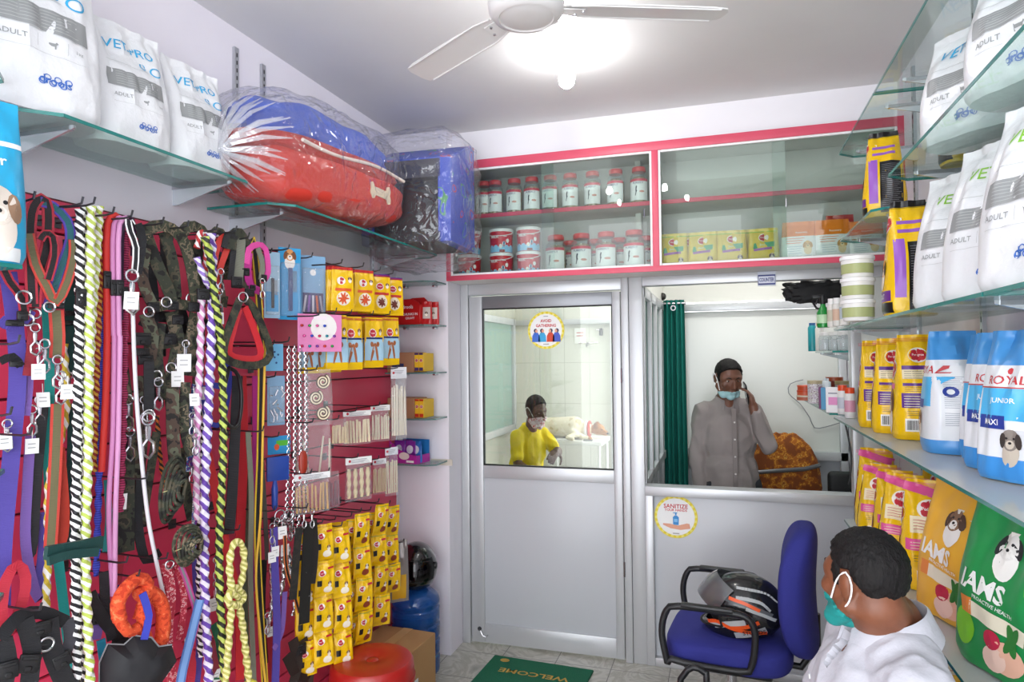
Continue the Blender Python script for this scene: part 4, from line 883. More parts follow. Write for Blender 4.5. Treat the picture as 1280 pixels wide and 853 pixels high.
H('dog_lead', 'black reflective lead with chrome clip and long white cord', 'lead', [(S, [(166, 282), (160, 274), (163, 290), (170, 310), (168, 342)], 7, web('#1a1a1e', '#f2f2f2')), (S, [(172, 280), (178, 300), (172, 342)], 9, BKS, dict(dx=-.01)), ('rope', [(166, 386), (168, 450), (173, 530), (184, 640), (196, 705), (206, 752)], 5, mat('#d9d7dc', .4))], x=-1.54, snaps=[(165, 345, 1.9)], tags=[(164, 376, 1.4)])
hC = 'camouflage harness '
H('dog_harness', hC+'with wide padded loops, top of the dark bundle', 'harness', [(S, [(176, 300), (184, 288), (204, 282), (226, 296), (238, 330), (246, 380)], 14, CAMO), (S, [(182, 292), (196, 330), (212, 366), (214, 380)], 14, CAMD), (S, [(182, 310), (178, 350), (190, 380)], 12, CAMB), (S, [(205, 290), (216, 330), (220, 372)], 13, CAMD, dict(dx=-.015)), (S, [(196, 384), (216, 380), (246, 384)], 12, CAMO)], x=-1.57, buckles=[(192, 384, 14, 12), (216, 382, 14, 12), (242, 384, 14, 12)], rings=[(208, 378, 6), (186, 390, 6)])
H('dog_harness', hC+'hanging second from left with chest straps', 'harness', [(S, [(224, 300), (234, 284), (252, 288), (266, 320), (276, 372)], 13, CAMO), (S, [(238, 300), (246, 340), (262, 372)], 12, CAMD), (S, [(262, 300), (270, 288), (282, 300), (284, 350)], 9, CAMO), (S, [(240, 376), (262, 372), (284, 378)], 14, CAMO), (S, [(246, 392), (240, 430), (236, 470)], 16, CAMO), (S, [(270, 384), (268, 420), (272, 450)], 13, CAMD)], x=-1.59, buckles=[(250, 380, 13, 10), (270, 396, 13, 12), (256, 404, 12, 10)], rings=[(240, 374, 7), (266, 380, 6)], snaps=[(232, 430, 1.3)], tags=[(230, 454, 1.6)])
H('dog_harness', hC+'with black side clips below the bundle', 'harness', [(S, [(182, 392), (190, 420), (186, 450)], 15, CAMB), (S, [(214, 390), (222, 430), (214, 480), (218, 530)], 15, CAMO), (S, [(200, 404), (196, 450), (206, 500)], 13, CAMD), (S, [(178, 424), (200, 430), (232, 424)], 13, CAMD)], x=-1.6, buckles=[(178, 424, 20, 16), (182, 450, 18, 12), (212, 424, 16, 14), (178, 440, 16, 9), (222, 400, 14, 12)], rings=[(196, 470, 6), (214, 460, 6)], snaps=[(198, 478, 1.5), (224, 452, 1.5)], tags=[(222, 474, 1.4)])
H('dog_lead', 'black webbing lead with big chrome hook beside the camouflage straps', 'lead', [(S, [(186, 452), (186, 490), (186, 518)], 11, BKS)], x=-1.56, snaps=[(185, 524, 2.0)], rings=[(186, 520, 7)])
H('dog_lead', 'brown and grey camouflage lead hanging above the coil', 'lead', [(S, [(216, 486), (216, 540), (220, 590)], 14, CAMB), (S, [(232, 478), (230, 530), (238, 570)], 11, CAMO)], x=-1.57)
H('dog_lead', 'camouflage lead with grey coating left of the coil', 'lead', [(S, [(160, 540), (158, 600), (158, 690)], 17, CAMD), (S, [(152, 455), (158, 500), (158, 536)], 13, CAMO)], x=-1.62, snaps=[(160, 500, 1.6), (162, 540, 1.5)], tags=[(150, 628, 1.3)])
def coil(label, px, py, rx, ry, n, m_, x, rot=0.):
    c = onX(px, py, x); t = thing('coiled_lead', label, 'lead', c); s = pxm(px, x); mb = MB(); mb2 = MB()
    for k in range(n):
        q = 1-k*.14; pts = []
        for i in range(25):
            a = 2*pi*i/24; u, w_ = cos(a)*rx*q, sin(a)*ry*q; u, w_ = u*cos(rot)-w_*sin(rot), u*sin(rot)+w_*cos(rot)
            pts.append(V((.008*k+.004*sin(a*2+k), u*s*1.05*.93, w_*s)))
        mb.ribbon(pts, .016, m_, (.25, -.1, .02*k), .004) if False else mb.tube(pts, .0058, m_, 6)
    mb.build('wound_strap', t); mb2.tube([V((.012, -rx*s*1.1, 0)), V((.035, 0, .01)), V((.012, rx*s*1.1, .005))], .0012, mat('#c9c08a'), 5).build('tie', t); return t
coil('dark camouflage lead wound in long loops and tied, upper coil', 214, 612, 17, 40, 6, CAMD, -1.54, -.25)
coil('green camouflage lead wound in a round coil, lower coil', 234, 682, 22, 24, 6, CAMO, -1.53)
H('dog_lead', 'black lead loop behind the camouflage coils', 'lead', [(S, [(176, 600), (172, 650), (182, 700), (200, 690)], 10, BKS), (S, [(196, 540), (188, 590), (180, 640)], 9, CAMD)], x=-1.62)
T2 = 'twist'
H('rope_lead', 'black and white rope lead hanging low, right of the coil', 'rope lead', [(T2, [(253, 525), (251, 620), (250, 720), (252, 820)], 9, BW)], x=-1.57)
H('rope_lead', 'pink and white rope lead with star charms', 'rope lead', [(T2, [(252, 375), (250, 450), (246, 560), (247, 650)], 8, tw('#d98fc0', '#f2e8f0', 30))], x=-1.56, tags=[(243, 500)], snaps=[(240, 520), (244, 545)])
H('rope_lead', 'purple and white twisted rope lead, the longest purple one', 'rope lead', [(T2, [(264, 292), (266, 360), (262, 480), (256, 620), (256, 740), (262, 870)], 10, tw('#6a45a8', '#e8e2f0', 28))], x=-1.53, buckles=[(254, 368, 16, 14)])
H('rope_lead', 'red, white and black twisted rope loop', 'rope lead', [(T2, [(246, 310), (251, 292), (257, 300), (260, 350)], 7, tw('#c23a3a', '#f2f0ee', 34))], x=-1.56)
H('rope_lead', 'lilac and white twisted rope crossing beside the red one', 'rope lead', [(T2, [(246, 322), (254, 345), (262, 362), (264, 400)], 7, tw('#9a7ad0', '#f4f0fa', 34))], x=-1.54)
H('rope_lead', 'yellow green and black twisted rope lead, long one', 'rope lead', [(T2, [(256, 296), (262, 320), (268, 370), (277, 440), (279, 560), (274, 700), (281, 870)], 9, tw('#b8c85a', '#1f241a', 30))], x=-1.51)
H('dog_collar', 'bundle of patterned blue and black collars with small clips', 'collar', [(S, [(244, 480), (242, 540), (246, 600), (242, 700)], 8, FLP), (S, [(236, 500), (238, 560), (236, 590)], 7, FLP, dict(dx=-.01))], x=-1.6, snaps=[(240, 580), (246, 470)], tags=[(250, 492, 1.2)])
H('dog_harness', 'blue harness with thin straps behind the twisted ropes', 'harness', [(S, [(258, 432), (272, 430), (284, 440), (282, 480), (268, 482), (256, 486)], 7, BLU), (S, [(284, 440), (286, 480), (280, 520)], 7, BLU), (S, [(250, 480), (262, 530), (280, 528)], 6, BLU)], x=-1.63, buckles=[(262, 434, 8, 8)])
H('dog_harness', 'red padded camouflage harness shaped like a triangle', 'harness', [(S, [(300, 374), (290, 400), (280, 432), (282, 448), (300, 456), (324, 456), (338, 444), (330, 414), (316, 384), (306, 374)], 9, CAMD), (S, [(299, 386), (290, 416), (286, 442), (302, 449), (320, 449), (326, 440), (316, 408), (306, 384)], 8, mat('#c8242e', .6), dict(dx=-.006, name='red_padding'))], x=-1.51, rings=[(304, 372, 6)], buckles=[(296, 352, 14, 12), (312, 366, 12, 10)])
H('dog_harness', 'olive and black harness straps above the triangular one', 'harness', [(S, [(288, 312), (290, 296), (300, 292), (306, 310), (304, 360)], 13, CAMD), (S, [(300, 298), (298, 330), (296, 356)], 13, OLV2), (S, [(280, 310), (284, 294), (292, 298), (288, 350)], 7, BKS)], x=-1.54, buckles=[(296, 356, 14, 9), (306, 340, 12, 10)])
H('dog_lead', 'red webbing lead with chrome clips beside the purple rope', 'lead', [(S, [(268, 330), (272, 306), (280, 296), (286, 304), (274, 340), (272, 380)], 7, web('#d23a30'))], x=-1.55, snaps=[(276, 340, 1.2), (274, 365, 1.3)], tags=[(274, 398, 1.1)])
H('dog_harness', 'bright magenta harness looped around a hook', 'harness', [(S, [(308, 330), (311, 312), (322, 306), (332, 312), (335, 340), (330, 350)], 7, PNK), (S, [(311, 316), (309, 340), (314, 358), (324, 364)], 9, MAG), (S, [(322, 310), (328, 330), (326, 350)], 6, OLV2)], x=-1.53, buckles=[(330, 348, 7, 9), (316, 360, 7, 7)], snaps=[(328, 352, 1.1)])
H('dog_lead', 'black lead with yellow edges, running the full height of the panel', 'lead', [(S, [(308, 316), (312, 300), (318, 312), (326, 420), (325, 560), (322, 690), (332, 870)], 8, web('#17171a', '#d8b42c'))], x=-1.56)
H('dog_lead', 'thin yellow edged cord lead at the right of the leashes', 'lead', [('rope', [(332, 420), (329, 520), (326, 640), (320, 720), (326, 800), (334, 870)], 3, mat('#e0b43a', .5))], x=-1.53)
H('dog_lead', 'grey olive lead left of the magenta one', 'lead', [(S, [(310, 540), (314, 620), (313, 720), (318, 870)], 6, OLV2)], x=-1.57)
H('dog_lead', 'long magenta webbing lead among grey and black ones', 'lead', [(S, [(320, 470), (320, 560), (316, 680), (316, 740)], 9, MAG)], x=-1.6)
H('dog_lead', 'black leather lead with tapered end behind the rope toy', 'lead', [(S, [(297, 470), (294, 540), (290, 620), (286, 668)], 12, web('#26262a'))], x=-1.58)
H('dog_lead', 'wide red webbing lead crossing down behind the rope toy', 'lead', [(S, [(258, 560), (270, 620), (284, 690), (298, 760), (300, 850)], 10, web('#d22a2e'))], x=-1.61)
H('dog_lead', 'broad red strap beside the black leather lead', 'lead', [(S, [(302, 470), (304, 560), (300, 680)], 11, web('#c8242e'))], x=-1.63)
H('dog_muzzle', 'black wire edged oval muzzle loop under the harness', 'muzzle', [('rope', [(286, 460), (280, 490), (280, 520), (288, 534), (298, 530), (302, 500), (298, 470), (290, 462), (286, 460)], 5, mat('#1a1a1c', .3))], x=-1.55)
tn = tw('#b8b45a', '#efe6a0', 60)
H('rope_toy', 'yellow green knotted rope dog toy hanging by its loop', 'dog toy', [(T2, [(290, 745), (287, 710), (290, 686), (297, 678), (304, 688), (304, 715), (297, 745)], 8, tn), (T2, [(290, 752), (287, 790), (282, 855), (281, 880)], 8, tn), (T2, [(298, 752), (304, 790), (312, 860)], 8, tn), (T2, [(286, 742), (293, 736), (302, 742), (302, 752), (292, 758), (285, 752), (288, 744), (298, 746)], 9, tn, dict(name='knot'))], x=-1.48)
t = thing('toy_ball', 'pink and yellow ball at the end of the rope toy', 'toy ball', onX(312, 862, -1.48)); MB().lathe([(0, -.03), (.02, -.024), (.03, -.006), (.03, .006)], mat('#c02a6c', .5), 20).lathe([(.03, .006), (.026, .016), (.012, .028), (0, .03)], mat('#d8d04a', .5), 20).build('ball', t)

H('dog_harness', 'black webbing harness with chest plate behind the camouflage ones', 'harness', [(S, [(186, 330), (192, 380), (188, 440), (196, 500)], 12, BKS), (S, [(206, 300), (210, 350), (230, 400), (228, 440)], 11, BKS), (S, [(176, 400), (200, 412), (236, 408)], 12, BKS), (S, [(250, 300), (246, 350), (252, 400)], 10, web('#2e3226'))], x=-1.66, buckles=[(204, 396, 16, 14), (230, 412, 14, 14), (200, 440, 14, 12)], rings=[(216, 420, 6)])
H('dog_lead', 'dark camouflage lead hanging straight behind the white cord', 'lead', [(S, [(176, 470), (178, 540), (174, 600), (176, 660)], 12, CAMB)], x=-1.67, snaps=[(180, 500, 1.3)])
H('dog_lead', 'green camouflage lead beside the patterned collars', 'lead', [(S, [(250, 400), (248, 460), (246, 520)], 12, CAMO), (S, [(228, 560), (232, 610), (240, 650)], 11, CAMD)], x=-1.65, snaps=[(250, 470, 1.2)], tags=[(258, 520, 1.)])
H('rope_lead', 'thin orange and black rope lead between the camouflage straps', 'rope lead', [('twist', [(196, 520), (200, 570), (206, 610)], 5, tw('#d8742a', '#241c18'))], x=-1.66)
H('dog_collar', 'red collars bundled low between the blue and purple ones', 'collar', [(S, [(232, 800), (240, 830), (236, 870)], 9, web('#c22a3e')), (S, [(208, 820), (216, 850), (212, 880)], 10, FLW)], x=-1.6, rings=[(236, 800, 5)])
H('dog_collar', 'green collar strip hanging beside the rope toy knot', 'collar', [(S, [(274, 740), (276, 790), (270, 850)], 7, web('#2f7a4a'))], x=-1.62, snaps=[(275, 720, 1.)])
H('dog_lead', 'olive green lead hanging behind the magenta one', 'lead', [(S, [(306, 540), (308, 640), (306, 740), (310, 870)], 7, web('#59604a'))], x=-1.66)
H('chain_collar', 'pair of chrome chain collars below the tag cluster', 'collar', [('twist', [(338, 700), (340, 750), (336, 780)], 5, STEEL), ('twist', [(372, 700), (370, 740), (366, 770)], 5, STEEL)], x=-1.6, tags=[(338, 790, 1.)])
H('dog_lead', 'black lead with chrome hook low beside the violet collar', 'lead', [(S, [(330, 700), (328, 760), (332, 830)], 7, BKS)], x=-1.64, snaps=[(330, 836, 1.2)])
H('dog_collar', 'teal and red collar strips behind the pink cords', 'collar', [(S, [(148, 640), (150, 690), (146, 730)], 9, web('#a82a3c')), (S, [(134, 600), (136, 650), (132, 690)], 7, web('#2a8c8c'))], x=-1.68)
# orange fur muzzle and black pouch
FUR = blotch([(0, '#c23a1c'), (.45, '#e0522a'), (.6, '#f0784a')], 60, .9, bump=.8)
H('fleece_harness', 'orange fleece lined harness hanging over a black muzzle', 'harness', [('fur', [(150, 775), (147, 755), (158, 735), (172, 724), (184, 730), (180, 755), (174, 775)], 17, FUR), ('fur', [(172, 745), (182, 740), (196, 746), (204, 765), (202, 800), (192, 812)], 18, FUR), ('fur', [(178, 755), (180, 790), (188, 812)], 15, FUR), ('fur', [(146, 770), (160, 790), (172, 785)], 14, FUR), (S, [(178, 742), (186, 770), (180, 800)], 8, BLU, dict(dx=.02))], x=-1.52)
c = onX(174, 822, -1.5); s = pxm(174, -1.5)
t = thing('pet_muzzle', 'black fabric muzzle with grey piping under the orange harness', 'muzzle', c); mb = MB()
ol = [(-38, 4), (-30, 24), (-14, 18), (-4, 26), (14, 18), (22, 4), (36, 2), (42, -22), (24, -46), (-8, -50), (-38, -30)]

for k in range(7):
    q = 1-k*.11; yy = .02-.055*sin(k/6*pi/2)
    RR = [V((a*s*1.1*q, yy, (b+8)*s*q-8*s)) for a, b in ol]; mb.v += [Matrix.Rotation(radians(60), 3, 'Z') @ p for p in RR]
nn = len(ol); ki = mb.idx(mat('#1c1c20', .7))
for f in [(k*nn+i, k*nn+(i+1) % nn, (k+1)*nn+(i+1) % nn, (k+1)*nn+i) for k in range(6) for i in range(nn)] + [tuple(range(nn))[::-1], tuple(6*nn+i for i in range(nn))]: mb.f.append(list(f)); mb.mi.append(ki); mb.sm.append(True); mb.uv += [(0, 0)]*len(f)
mb.build('pouch', t)
MB().tube([Matrix.Rotation(radians(60), 4, 'Z') @ V((a*s*1.1, .014, b*s)) for a, b in ol[9:]+ol[:7]], .0022, mat('#8d8d90', .5), 6).build('piping', t)
H('dog_collar', 'red floral collars hanging behind the orange harness', 'collar', [(S, [(206, 705), (214, 740), (210, 800), (214, 850)], 10, FLW), (S, [(222, 706), (230, 750), (224, 800)], 7, FLW), (S, [(214, 712), (204, 760), (206, 810)], 8, FLW, dict(dx=-.02))], x=-1.57, rings=[(212, 706, 5)])
H('dog_collar', 'light blue collar with holes hanging low', 'collar', [(S, [(250, 750), (240, 790), (228, 840), (222, 875)], 10, LBL)], x=-1.53)
H('dog_collar', 'pink and grey printed collar beside the light blue one', 'collar', [(S, [(226, 708), (236, 735), (246, 775), (238, 810)], 6, stripes('u', [(0, '#c84a90'), (.3, '#8a8a94'), (.7, '#c84a90')]))], x=-1.55)
H('dog_lead', 'purple ribbon lead behind the low twisted ropes', 'lead', [(S, [(244, 690), (246, 740), (250, 800), (244, 870)], 8, PUR)], x=-1.62, snaps=[(270, 700, 1.2), (270, 730, 1.2)], tags=[(268, 756, 1.2), (270, 845, 1.2)])
H('dog_collar', 'green and blue collars bundled at the bottom near the rope toy', 'collar', [(S, [(268, 780), (276, 810), (270, 850)], 10, web('#1f6a4a')), (S, [(262, 800), (268, 830), (276, 870)], 9, web('#8a2a3a'))], x=-1.6)
H('dog_collar', 'lilac and turquoise collars bundled beneath the dark green roll', 'collar', [(S, [(118, 745), (124, 770), (120, 800)], 10, PUR2), (S, [(126, 800), (130, 830), (136, 870)], 9, web('#2a9cc0')), (S, [(132, 740), (146, 735), (150, 760)], 8, PUR)], x=-1.6, buckles=[(120, 775, 10, 12)])
H('dog_harness', 'black harness straps tangled below the pink ropes', 'harness', [(S, [(112, 742), (126, 770), (150, 800), (168, 812)], 13, BKS), (S, [(130, 715), (132, 760), (140, 800)], 10, BKS), (S, [(150, 800), (138, 850), (150, 880)], 16, web('#222226'))], x=-1.58)
# chains
def chain(label, pts, x, wire=.0019, link=.012):
    P = resample(wpts(pts, x), link*.72); w0 = P[0]; mb = MB()
    for i, q in enumerate(P[:-1]):
        T = (P[i+1]-q).normalized(); a = V((.8, .6, 0)) if i % 2 else V((-.6, .8, 0)); a = (a-T*a.dot(T)).normalized(); c = (q+P[i+1])/2-w0
        mb.tube([c+T*(cos(k*pi/5)*link*.5)+a*(sin(k*pi/5)*link*.34) for k in range(10)], wire, STEEL, 5, closed=True)
    o = mb.build('chain_lead', None, loc=w0); return tag(o, label, 'chain lead', 'chrome chain leads on the red panel')
for i, (pts, lb) in enumerate((([(361, 432), (361, 520), (360, 600), (357, 668)], 'leftmost chrome chain lead below the pink card'), ([(368, 432), (369, 520), (368, 600), (364, 676)], 'second chrome chain lead, the longest'), ([(375, 432), (376, 520), (376, 600), (373, 660)], 'third chrome chain lead'), ([(382, 436), (383, 500), (383, 580), (382, 640)], 'rightmost chrome chain lead near the swirl chew pack'))): chain(lb, pts, -1.58+.008*i, link=.017, wire=.0024)
H('dog_collar', 'cluster of chrome choke collars with white tags', 'collar', [(T2, [(352, 690), (354, 720), (350, 745)], 6, STEEL), (T2, [(360, 684), (362, 710), (364, 740)], 6, STEEL), (T2, [(368, 690), (370, 716), (366, 735)], 5, STEEL)], x=-1.56, snaps=[(346, 652, 1.3), (354, 648, 1.4), (362, 652, 1.3), (340, 658, 1.2), (366, 648, 1.2)], tags=[(353, 666, 1.3), (344, 690, 1.1), (356, 688, 1.2), (340, 697, 1.1)], rings=[(350, 645, 7), (360, 645, 7)])
H('dog_collar', 'blue violet collar with brass eyelets hanging low', 'collar', [(S, [(342, 660), (344, 720), (346, 780), (344, 860)], 9, PUR), (S, [(356, 740), (352, 790), (342, 812)], 6, PUR2)], x=-1.55, snaps=[(334, 770, 1.2)])
H('dog_collar', 'black studded leather collars in front of the yellow sachets', 'collar', [(S, [(386, 655), (383, 710), (380, 780)], 13, blotch([(0, '#1c1c1a'), (.72, '#1c1c1a'), (.73, '#c9c9c9')], 60, .5)), (S, [(374, 660), (370, 700), (366, 750)], 9, blotch([(0, '#1c1c1a'), (.5, '#2a2620')], 60, .6)), (S, [(392, 650), (394, 690), (390, 730)], 8, web('#262220'))], x=-1.49, snaps=[(380, 640, 1.1), (390, 640, 1.1)])
H('dog_lead', 'black lead with thin orange edge curving beside the studded collars', 'lead', [(S, [(356, 670), (358, 710), (368, 745), (374, 766)], 4, web('#1b1b1b', '#e07a3a'))], x=-1.53)
H('dog_collar', 'brown leather collars bundled low behind the red stool', 'collar', [(S, [(366, 800), (372, 830), (362, 870)], 12, web('#2c2420')), (S, [(378, 800), (386, 835), (384, 870)], 12, web('#3a2e26')), (S, [(358, 820), (372, 846), (390, 850)], 11, web('#241e1a'))], x=-1.55, buckles=[(376, 812, 14, 14)])
H('dog_collar', 'dark red collar hanging beside the blue violet one', 'collar', [(S, [(336, 780), (340, 820), (338, 870)], 9, web('#a01c30')), (S, [(326, 560), (330, 620), (334, 700)], 5, web('#55504a'))], x=-1.6)
for px, py in ((44, 250), (104, 256), (119, 256), (143, 268), (166, 272), (205, 280), (236, 284), (272, 288), (312, 298), (296, 290), (40, 545), (185, 600), (160, 705), (300, 664), (330, 540), (25, 430), (15, 520), (344, 640), (385, 636), (362, 428), (210, 700), (52, 765), (175, 722)): hook(px, py)
# ---- carded goods
FC = 58
CLR = film('#ffffff', .35, .08, op=.10, bump=.5, bscale=30)
def card(name, label, cat, px, py0, py1, wpx, c, art=None, x=-1.6, th=.012, rz=FC, clear=True, group=None, hookit=True, shape=None):
    """flat hanging pack; its top and bottom picture rows give its height"""
    a, b = onX(px, py0, x), onX(px, py1, x); h = a.z-b.z; w_ = wpx*pxm(px, x)/max(.3, abs(cos(radians(rz-90)-atan2(-a.y, -a.x)+0)) if False else 1)*1.12
    t = thing(name, label, cat, (a.x, a.y, b.z), radians(rz), group); mb = MB(); mb.bbox((0, 0, h/2), (w_, .0025, h), c, .001, 1)
    fn = lambda u, z, off=0: V((u, -.0014-off, z)); 
    if art: art(mb, fn, w_, h)
    mb.build('card', t)
    if clear: mb = MB(); mb.bbox((0, -.008, h*.42), (w_*.86, .014, h*.74), CLR, .005, 2); mb.build('clear_blister', t)
    if hookit: hook(px, py0+2, x+.06)
    return t, w_, h
BLC = mat('#2f9fd8', .4)
def comb(t, w_, h, c, z0=.1, z1=.8):
    mb = MB(); mb.bbox((0, -.008, h*(z0+z1)/2), (w_*.18, .006, h*(z1-z0)), c, .002, 2)
    for i in range(24): mb.box((w_*.17, -.008, h*(z0+(z1-z0)*(.45+.5*i/24))), (w_*.25, .002, .0012), STEEL)
    mb.build('comb', t)
t, w_, h = card('comb_pack', 'narrow pale blue comb pack nearest the leashes', 'comb pack', 340, 315, 398, 18, mat('#9fc4dc', .4), lambda mb, fn, w_, h: mb.patch(rect(w_*.8, h*.3, 3, 3), fn, BLC, .0005, (0, h*.25))); comb(t, w_, h, BLACK, .15, .6)
t, w_, h = card('comb_pack', 'bright blue grooming comb pack with a puppy on top', 'comb pack', 362, 310, 400, 26, BLC, lambda mb, fn, w_, h: doggy(mb, fn, 0, h*.9, w_*.42, '#d89a5a', '#7a4a2a', '#f4efe8', .0006)); comb(t, w_, h, mat('#1d3f7a', .3), .12, .72)
def scis(mb, fn, w_, h):
    mb.patch(disc(w_*.12, w_*.12, 14, 1), fn, WH, .0006, (0, h*.72)); mb.patch(rect(w_*.8, h*.36, 4, 4), fn, mat('#4a4a78', .4), .0005, (0, h*.2))
    for i in range(5): mb.patch(rect(w_*.08, h*.28, 1, 3), fn, mat(('#c9c9d4', '#8a5ab8', '#e0e0ea', '#d86a3a', '#b0b0c0')[i], .3), .0008, ((i-2)*w_*.16, h*.2), rot=(i-2)*.08)
card('grooming_pack', 'powder blue grooming tool pack beside the yellow treat packs', 'grooming pack', 391, 320, 395, 30, mat('#86b4da', .4), scis)
card('grooming_pack', 'flat pale blue pack with dark paw prints under the comb packs', 'grooming pack', 343, 430, 464, 20, mat('#6fb4dc', .4), lambda mb, fn, w_, h: [mb.patch(disc(.004, .004, 8, 1), fn, mat('#1d3f7a'), .0006, (w_*q, h*r)) for q, r in ((-.2, .6), (0, .7), (.2, .6), (0, .5), (.1, .3))], clear=False)
t, w_, h = card('chrome_tool_pack', 'clear pack of shiny chrome nail tools', 'grooming pack', 345, 470, 532, 20, mat('#8fb8d8', .3), x=-1.62)
mb = MB(); r_ = random.Random(4)
for i in range(14): p_ = V((r_.uniform(-.3, .3)*w_, -.012, r_.uniform(.1, .9)*h)); q_ = p_+V((r_.uniform(-.02, .02), 0, r_.uniform(-.03, .03))); mb.tube([p_, q_], .003, STEEL, 6)
mb.build('nail_tool', t)['kind'] = 'stuff'
card('grooming_pack', 'blue and green pack above the royal blue brush', 'grooming pack', 349, 545, 568, 26, mat('#2a8fc8', .4), lambda mb, fn, w_, h: (mb.patch(rect(w_*.5, h*.3, 3, 2), fn, mat('#58b83a', .4), .0006, (.01, h*.6)), mb.patch(disc(.01, .012, 12, 1), fn, mat('#d85a2a', .4), .0008, (-.01, h*.4))), clear=False)
def bells(mb, fn, w_, h):
    mb.patch(disc(w_*.3, h*.36, 24, 3), fn, mat('#f0ece8', .4), .0005, (w_*.08, h*.66)); mb.patch(rect(w_*.3, h*.1, 3, 1), fn, mat('#f7e8f0'), .0008, (.0, h*.9))
t, w_, h = card('bell_card', 'pink card holding rows of small coloured bells', 'toy pack', 400, 393, 440, 52, mat('#e58abc', .4), bells, clear=False, x=-1.52)
cols = ['#c22a5a', '#2a8a9c', '#7a3a9a', '#b8342a', '#3a9a4a', '#d85a9a', '#2a4ab8']
for i in range(14):
    o = MB().lathe([(0, -.006), (.005, -.004), (.0065, 0), (.005, .004), (0, .006)], mat(cols[i % 7], .2, .6), 12).build('bell', t, loc=((-.42+.17*(i % 5 + (.3 if i // 5 % 2 else 0)))*w_, -.007, h*(.15+.27*(i//5))))
def stick_art(v):
    def art(mb, fn, w, h):
        logo(mb, fn, -w*.1, h*.68, w*.16); doggy(mb, fn, w*.28, h*.74, w*.12, '#b0764a', '#3a2a22')
        if v == 0:
            mb.patch(rect(w*.7, .012, 4, 1), fn, mat('#e4602a', .4), .0018, (0, h*.48)); mb.patch(disc(w*.3, h*.16, 18, 2), fn, mat('#f4ead8', .4), .0014, (0, h*.28))
            for k in range(4): mb.patch(disc(w*.26, .005, 10, 1), fn, mat('#d8562a', .4), .0022+k*.0002, (0, h*.28), rot=k*.7)
        elif v == 1:
            mb.patch(rect(w*.7, .012, 4, 1), fn, mat('#c8342a', .4), .0018, (0, h*.5)); mb.patch(disc(w*.28, h*.17, 18, 2), fn, mat('#efe0c8', .4), .0014, (0, h*.3))
            for k in range(4): mb.patch(disc(w*.22, .006, 10, 1), fn, mat('#6b2a1c', .4), .0022+k*.0002, (0, h*.28), rot=k*.8)
        else:
            mb.patch(rect(w*.96, h*.55, 6, 6), fn, mat('#a9cfe4', .4), .0012, (0, h*.32)); mb.patch(rect(w*.96, .007, 6, 1), fn, mat('#1d2f6c', .4), .0018, (0, h*.58)); mb.patch(rect(w*.96, h*.1, 6, 1), fn, PY, .0018, (0, h*.09))
            for k in (-1, 1): mb.patch(disc(.006, h*.2, 12, 1), fn, mat('#a8623a', .5), .002, (k*w*.1, h*.3), rot=k*.25); mb.patch(disc(.009, .01, 8, 1), fn, mat('#a8623a', .5), .0022, (k*w*.15, h*.46))
    return art
tk = [bag('treat_pack', .105, .185, .018, PY, stick_art(i), seed=50+i, wr=.004, flat=True, top=.07, crimp=PRED, regions=(lambda t, a, i=i: (mat('#c8321e', .3), mat('#5b2d86', .3), None)[i] if t > .93 else None)) for i in range(3)]
used = set()
def pack_at(k, px, py0, x, label, rz=FC, s=(1, 1, 1), group=None):
    p = onX(px, py0, x); loc = (p.x, p.y, p.z-.185*s[2])
    if k not in used: used.add(k); o = put(tk[k], label, 'treat pack', loc, rz, group); o.scale = s; return o
    return again(tk[k], label, loc, rz, s=s)
hk_ = ['front one', 'second one', 'third one', 'rearmost one']
for px, py, k, nm in ((428, 334, 0, 'orange panelled yellow treat pack on the first upper hook'), (455, 338, 0, 'orange panelled yellow treat pack on the second upper hook'), (476, 343, 1, 'purple topped yellow treat pack on the third upper hook'), (492, 347, 1, 'purple topped yellow treat pack on the last upper hook')):
    hook(px, py-4, -1.46)
    for j in range(4): pack_at(k, px-j*5.5, py+.4*j, -1.50-j*.028, nm+', '+hk_[j], FC+random.uniform(-5, 5), (.98, 1, .98), 'yellow treat packs, upper row')
for px, py, nm in ((421, 394, 'yellow and pale blue chew pack beside the pink bell card'), (440, 396, 'yellow and pale blue chew pack, second from the bell card'), (467, 397, 'yellow and pale blue chew pack, third in the lower row'), (488, 397, 'yellow and pale blue chew pack, last in the lower row')):
    hook(px, py-3, -1.47)
    for j in range(3 if px > 421 else 4): pack_at(2, px-j*5, py+j*.8, -1.51-j*.028, nm+', '+hk_[j], FC+random.uniform(-4, 4), (.93, 1, 1.22), 'yellow and pale blue chew packs, lower row')
for j, px in enumerate((385, 395, 405, 415)): pack_at(2, px, 412+j*.5, -1.58, 'yellow chew pack showing only its end below the bell card, '+('leftmost', 'second', 'third', 'rightmost')[j], FC, (.8, 1, .95))
# clear bags with chews
def clear_pack(label, px, py0, py1, wpx, fill, header=None, x=-1.54, rz=FC, name='chew_pack', d=.03):
    a, b = onX(px, py0, x), onX(px, py1, x); h = a.z-b.z; w_ = wpx*pxm(px, x)*1.12
    t = thing(name, label, 'chew pack', (a.x, a.y, b.z), radians(rz)); bag('clear_bag', w_, h, d, CLR, seed=int(px), wr=.003, flat=True, top=.05, parent=t)
    if header: mb = MB(); mb.bbox((0, -.003, h*.93), (w_, .004, h*.16), mat(header, .4), .001, 1); fn = lambda u, z, o_=0: V((u, -.0055-o_, z)); lines(mb, fn, 0, h*.96, w_*.6, 3, mat('#8a8a94'), .006, .0018, .0004); mb.patch(disc(.006, .006, 12, 1), fn, mat('#c22a3a'), .0006, (-w_*.35, h*.93)); mb.build('header_card', t)
    fill(t, w_, h, d); hook(px, py0+1, x+.05); return t
